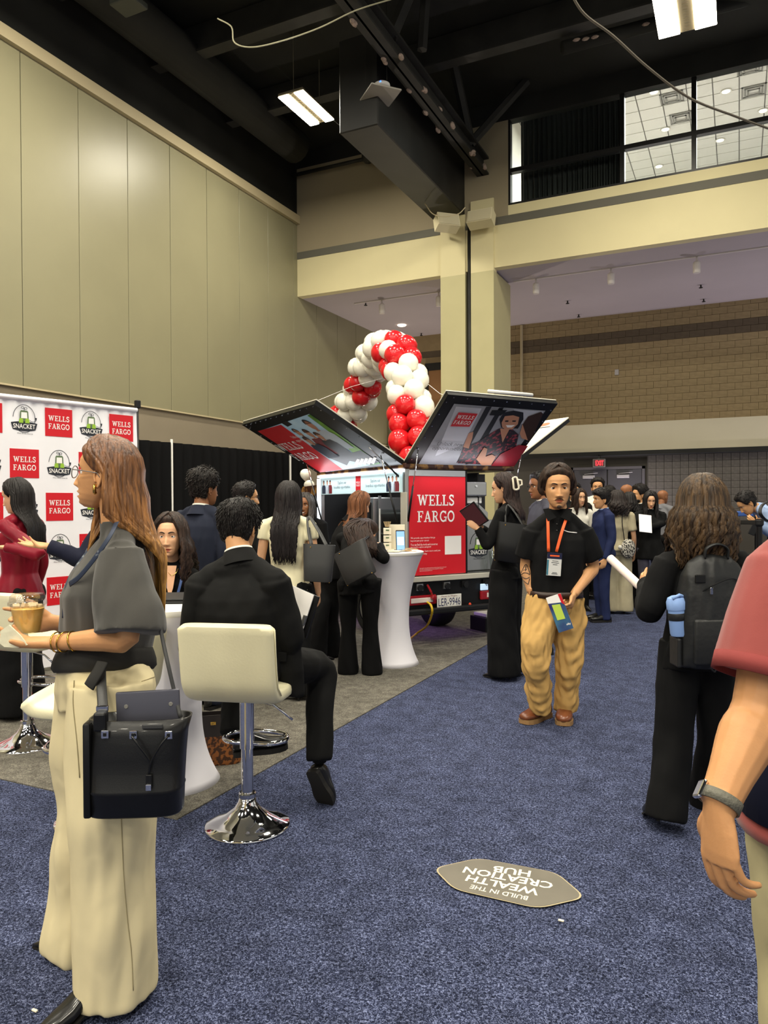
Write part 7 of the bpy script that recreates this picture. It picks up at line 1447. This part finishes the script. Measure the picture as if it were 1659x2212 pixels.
strap([P(1660, 1082, 8.5), P(1646, 1092, 8.38), P(1642, 1108, 8.33), P(1652, 1122, 8.35), P(1668, 1130, 8.4)], .018, .004, ref=RT).build('backpack_strap', M_BLK, F.root, smooth=True)
tag(MB().box(P(1628, 1142, 8.35), (.075, .012, .15), M=Matrix.Rotation(YAW, 3, 'Z') @ Matrix.Rotation(R(25), 3, 'Y'), b=.004).build('mobile_phone', M_BLK), 'black phone in the hand of the bending man', 'phone')
# ================================================================== SMALL ITEMS
# brochure held by the walking man
br = thing('brochure', 'purple and green brochure in the hand of the walking man', 'brochure', tuple(P(1209, 1324, 4.84)), YAW); Mt = Matrix.Rotation(R(-14), 3, 'Z') @ Matrix.Rotation(R(-20), 3, 'Y')
sc_ = 4.84 / FPX
MB().box((0, 0, 0), (.1, .008, .24), M=Mt, b=.001).build('pages', M_LET, br); MB().box(Mt @ V((0, -.005, 0)), (.1, .002, .24), M=Mt).build('cover', mat('brochure_indigo', (44, 38, 104), .35, col2=(64, 110, 140), vscale=7), br)
MB().prism([(-.05, .12), (.05, .12), (.05, .06), (-.05, .08)], .0006, Mt @ V((0, -.0064, 0)), Mt @ V((1, 0, 0)), Mt @ V((0, 0, 1))).build('cover_white_band', M_LET, br)
MB().prism([(-.03, .065), (.022, .055), (.022, -.045), (-.03, -.04)], .0006, Mt @ V((0, -.007, 0)), Mt @ V((1, 0, 0)), Mt @ V((0, 0, 1))).build('cover_green_block', mat('brochure_lime', (190, 214, 84), .4), br)
MB().prism([(.03, .12), (.05, .12), (.05, .04), (.034, .06)], .0006, Mt @ V((0, -.0072, 0)), Mt @ V((1, 0, 0)), Mt @ V((0, 0, 1))).build('cover_red_block', M_RED, br)
text('nfty', .028, .018, M_LET, br, Mt @ V((.03, -.0066, -.085)), Mt @ V((1, 0, 0)), Mt @ V((0, 0, 1)), bold=.02)
# papers and clipboard on the lap of the seated man
cbd = thing('clipboard', 'dark clipboard with white sheets on the lap of the seated man', 'clipboard', tuple(P(645, 1318, 3.62)), YAW); Mt = Matrix.Rotation(R(18), 3, 'Y') @ Matrix.Rotation(R(-35), 3, 'Z')
MB().box((.012, 0, -.01), (.16, .01, .21), M=Mt, b=.002).build('board', M_BLK, cbd); MB().box(Mt @ V((-.006, -.008, .0)), (.15, .004, .2), M=Mt).build('sheets', M_LET, cbd); MB().box(Mt @ V((.06, -.012, -.03)), (.02, .012, .05), M=Mt, b=.003).build('pen_clip', M_SILV, cbd)
# laptop on the left table
lt = thing('laptop', 'closed black laptop on the left cocktail table', 'laptop', (T2 + dirv(10) * .06 + V((0, 0, T2z))).to_tuple(), YAW + R(4))
MB().box((0, 0, .008), (.3, .2, .016), b=.004).build('laptop_base', M_BLK, lt); MB().box((0, .0, .03), (.3, .2, .008), M=Matrix.Rotation(R(4), 3, 'X'), b=.003).build('laptop_lid', M_BLK, lt)
# patterned tote on the floor behind the left table
q = G(462, 1648); fb_ = thing('floor_tote', 'brown patterned tote bag standing on the carpet by the seated man', 'bag', (q.x, q.y, .006), YAW + R(12)); M_PAT = mat('brown_pattern_canvas', (70, 44, 28), .6, col2=(150, 92, 46), vscale=46, lo=.46, hi=.54, detail=1)
rg = [[V((math.copysign(abs(math.cos(2 * PI * j / 28)) ** .4, math.cos(2 * PI * j / 28)) * .155 * kx, math.copysign(abs(math.sin(2 * PI * j / 28)) ** .5, math.sin(2 * PI * j / 28)) * .07 * ky, z)) for j in range(28)] for z, kx, ky in ((0, .96, 1), (.02, 1, 1.05), (.17, .97, .95))]
MB().rings(rg).build('bag_body', M_PAT, fb_, smooth=True, auto=50); rg2 = [[V((p.x, p.y, z)) * k for p in rg[2]] for z, k in ((.165, 1), (.27, .93), (.27, .9), (.2, .85))]; MB().rings([[V((p.x * k, p.y * k2, z)) for p in rg[2]] for z, k, k2 in ((.165, 1.01, 1.02), (.28, .95, .7), (.28, .92, .6), (.2, .9, .6))]).build('leather_top', mat('dark_brown_leather', (44, 38, 36), .5), fb_, smooth=True, auto=50)
for s in (-1, 1): MB().tube(catmull([(-.08, s * .05, .25), (-.09, s * .08, .36), (0, s * .1, .42), (.09, s * .08, .36), (.08, s * .05, .25)], 6), .006, 7).build('handle', mat('dark_brown_leather', (44, 38, 36), .5), fb_, smooth=True)
MB().box((0, -.066, .24), (.03, .006, .018), b=.002).build('clasp', M_GOLD, fb_)
# red mat and pair of beige flats at far left
q = G(22, 1512); tag(MB().box((q.x, q.y, .012), (.9, .5, .012), M=Matrix.Rotation(YAW, 3, 'Z'), b=.004).build('red_mat', mat('red_carpet_mat', (206, 26, 32), .8)), 'red mat on the grey carpet at the left edge', 'mat')
for px, py, lab in ((20, 1545, 'left beige flat shoe near the red mat'), (52, 1538, 'right beige flat shoe near the red mat')):
    q = G(px, py); f_ = Fig(); f_.root = thing('flat_shoe', lab, 'shoe', (q.x, q.y, 0), world=True); shoe(f_, V((q.x, q.y, .006)) + RT * .1, -RT + FW * .15, mat('beige_flat', (196, 176, 148), .5), S_TAN, L=.23, wd=.08, s=.6)
# things on the truck table
tz = T1z
bh = thing('brochure_stand', 'cream acrylic brochure stand on the truck side table', 'stand', (T1 + RT * .02 + FW * .1 + V((0, 0, tz))).to_tuple(), YAW)
M_CRM = mat('cream_acrylic', (230, 222, 200), .4)
MB().box((.03, .03, .12), (.15, .012, .24), b=.003).build('back_panel', M_CRM, bh); MB().box((.03, -.01, .006), (.17, .12, .012), b=.003).build('base', M_CRM, bh)
for k in range(3): MB().box((-.06, -.03, .04 + .07 * k), (.075, .06, .06), b=.004).build('pocket', M_CRM, bh); MB().box((-.06, -.062, .05 + .07 * k), (.03, .002, .012)).build('pocket_label', M_GRYG, bh)
for k in range(7): MB().box((-.085 + .008 * k, -.03, .245), (.004, .05, .05), M=Matrix.Rotation(R(-18 + 6 * k), 3, 'Y')).build('leaflet', mat('kraft_leaflet', (196, 168, 124), .7), bh)
ph = thing('smartphone_stand', 'upright phone display with lit blue screen on the truck side table', 'phone', (T1 + RT * .078 - FW * .08 + V((0, 0, tz))).to_tuple(), YAW + R(10))
MB().box((0, 0, .1), (.085, .012, .19), M=Matrix.Rotation(R(-8), 3, 'X'), b=.006).build('phone_body', M_BLK, ph); MB().box((0, -.0075, .1), (.074, .002, .168), M=Matrix.Rotation(R(-8), 3, 'X')).build('screen', mat('phone_screen_blue', (120, 160, 215), .2, emit=.9), ph); MB().box((0, -.0095, .095), (.06, .002, .075), M=Matrix.Rotation(R(-8), 3, 'X')).build('blank_code_card', mat('screen_white', (222, 230, 240), .3, emit=.6), ph); MB().box((0, .03, .008), (.09, .08, .014), b=.003).build('foot', M_BLK, ph)
for k, (dx_, dy_, rz) in enumerate(((-.06, -.17, 20), (-.0, -.2, -10), (.03, -.18, 40))): 
    q = T1 + RT * dx_ + FW * dy_; tag(MB().box((q.x, q.y, tz + .004 + .004 * k), (.14, .1, .004), M=Matrix.Rotation(YAW + R(rz), 3, 'Z')).build('leaflet_sheet', M_CRM), ('cream leaflet at the left on the truck side table', 'cream leaflet at the front of the truck side table', 'cream leaflet at the right on the truck side table')[k], 'leaflet')
q = T1 + RT * .17 - FW * .1; mb = MB(); rk = random.Random(4); [mb.box((q.x + rk.uniform(-.04, .04), q.y + rk.uniform(-.03, .03), tz + .008 + .006 * k), (.07, .045, .006), M=Matrix.Rotation(rk.uniform(0, 3), 3, 'Z')) for k in range(4)]; tag(mb.build('card_pile', mat('kraft_card', (188, 158, 116), .7)), 'small pile of kraft cards at the right of the table', 'cards', kind='stuff')
# barrier at the far right with blue-topped table behind
bt = thing('folding_table', 'blue topped table behind the belt barrier at the far right', 'table', (at_d(1600, 9.6)).to_tuple(), YAW)
MB().box((0, 0, 1.33), (.62, .4, .06), b=.01).build('table_top', mat('blue_table_cloth', (52, 84, 150), .6), bt)
for x in (-.28, .28):
    for y in (-.16, .16): MB().tube([(x, y, 0), (x, y, 1.31)], .02, 8).build('leg', M_BLKM, bt)
for px, d in ((1640, 7.9), (1560, 8.9)):
    q = at_d(px, d); st = thing('stanchion', ('black belt stanchion beside the bending man' if px == 1640 else 'black belt stanchion behind the backpack woman'), 'stanchion', q.to_tuple(), YAW)
    MB().lathe([(0, 0), (.17, 0), (.17, .015), (.05, .04), (.03, .05), (.03, 1.22), (.04, 1.23), (.04, 1.3), (0, 1.3)], (0, 0, 0), 24, cap=(False, False)).build('post', M_BLKM, st, smooth=True, auto=40); MB().lathe([(.042, 1.235), (.046, 1.24), (.046, 1.285), (.042, 1.29)], (0, 0, 0), 20).build('belt_head', M_BLK, st)
a, b = at_d(1640, 7.9), at_d(1560, 8.9); tag(MB().tube([a + UP * 1.262, (a + b) / 2 + UP * 1.25, b + UP * 1.262], [(.024, .002)] * 3, 6, ref=UP).build('barrier_belt', M_BLK), 'black belt stretched between the two stanchions', 'belt')
for o in bpy.data.objects:
    if '_world' in o.keys(): del o['_world']
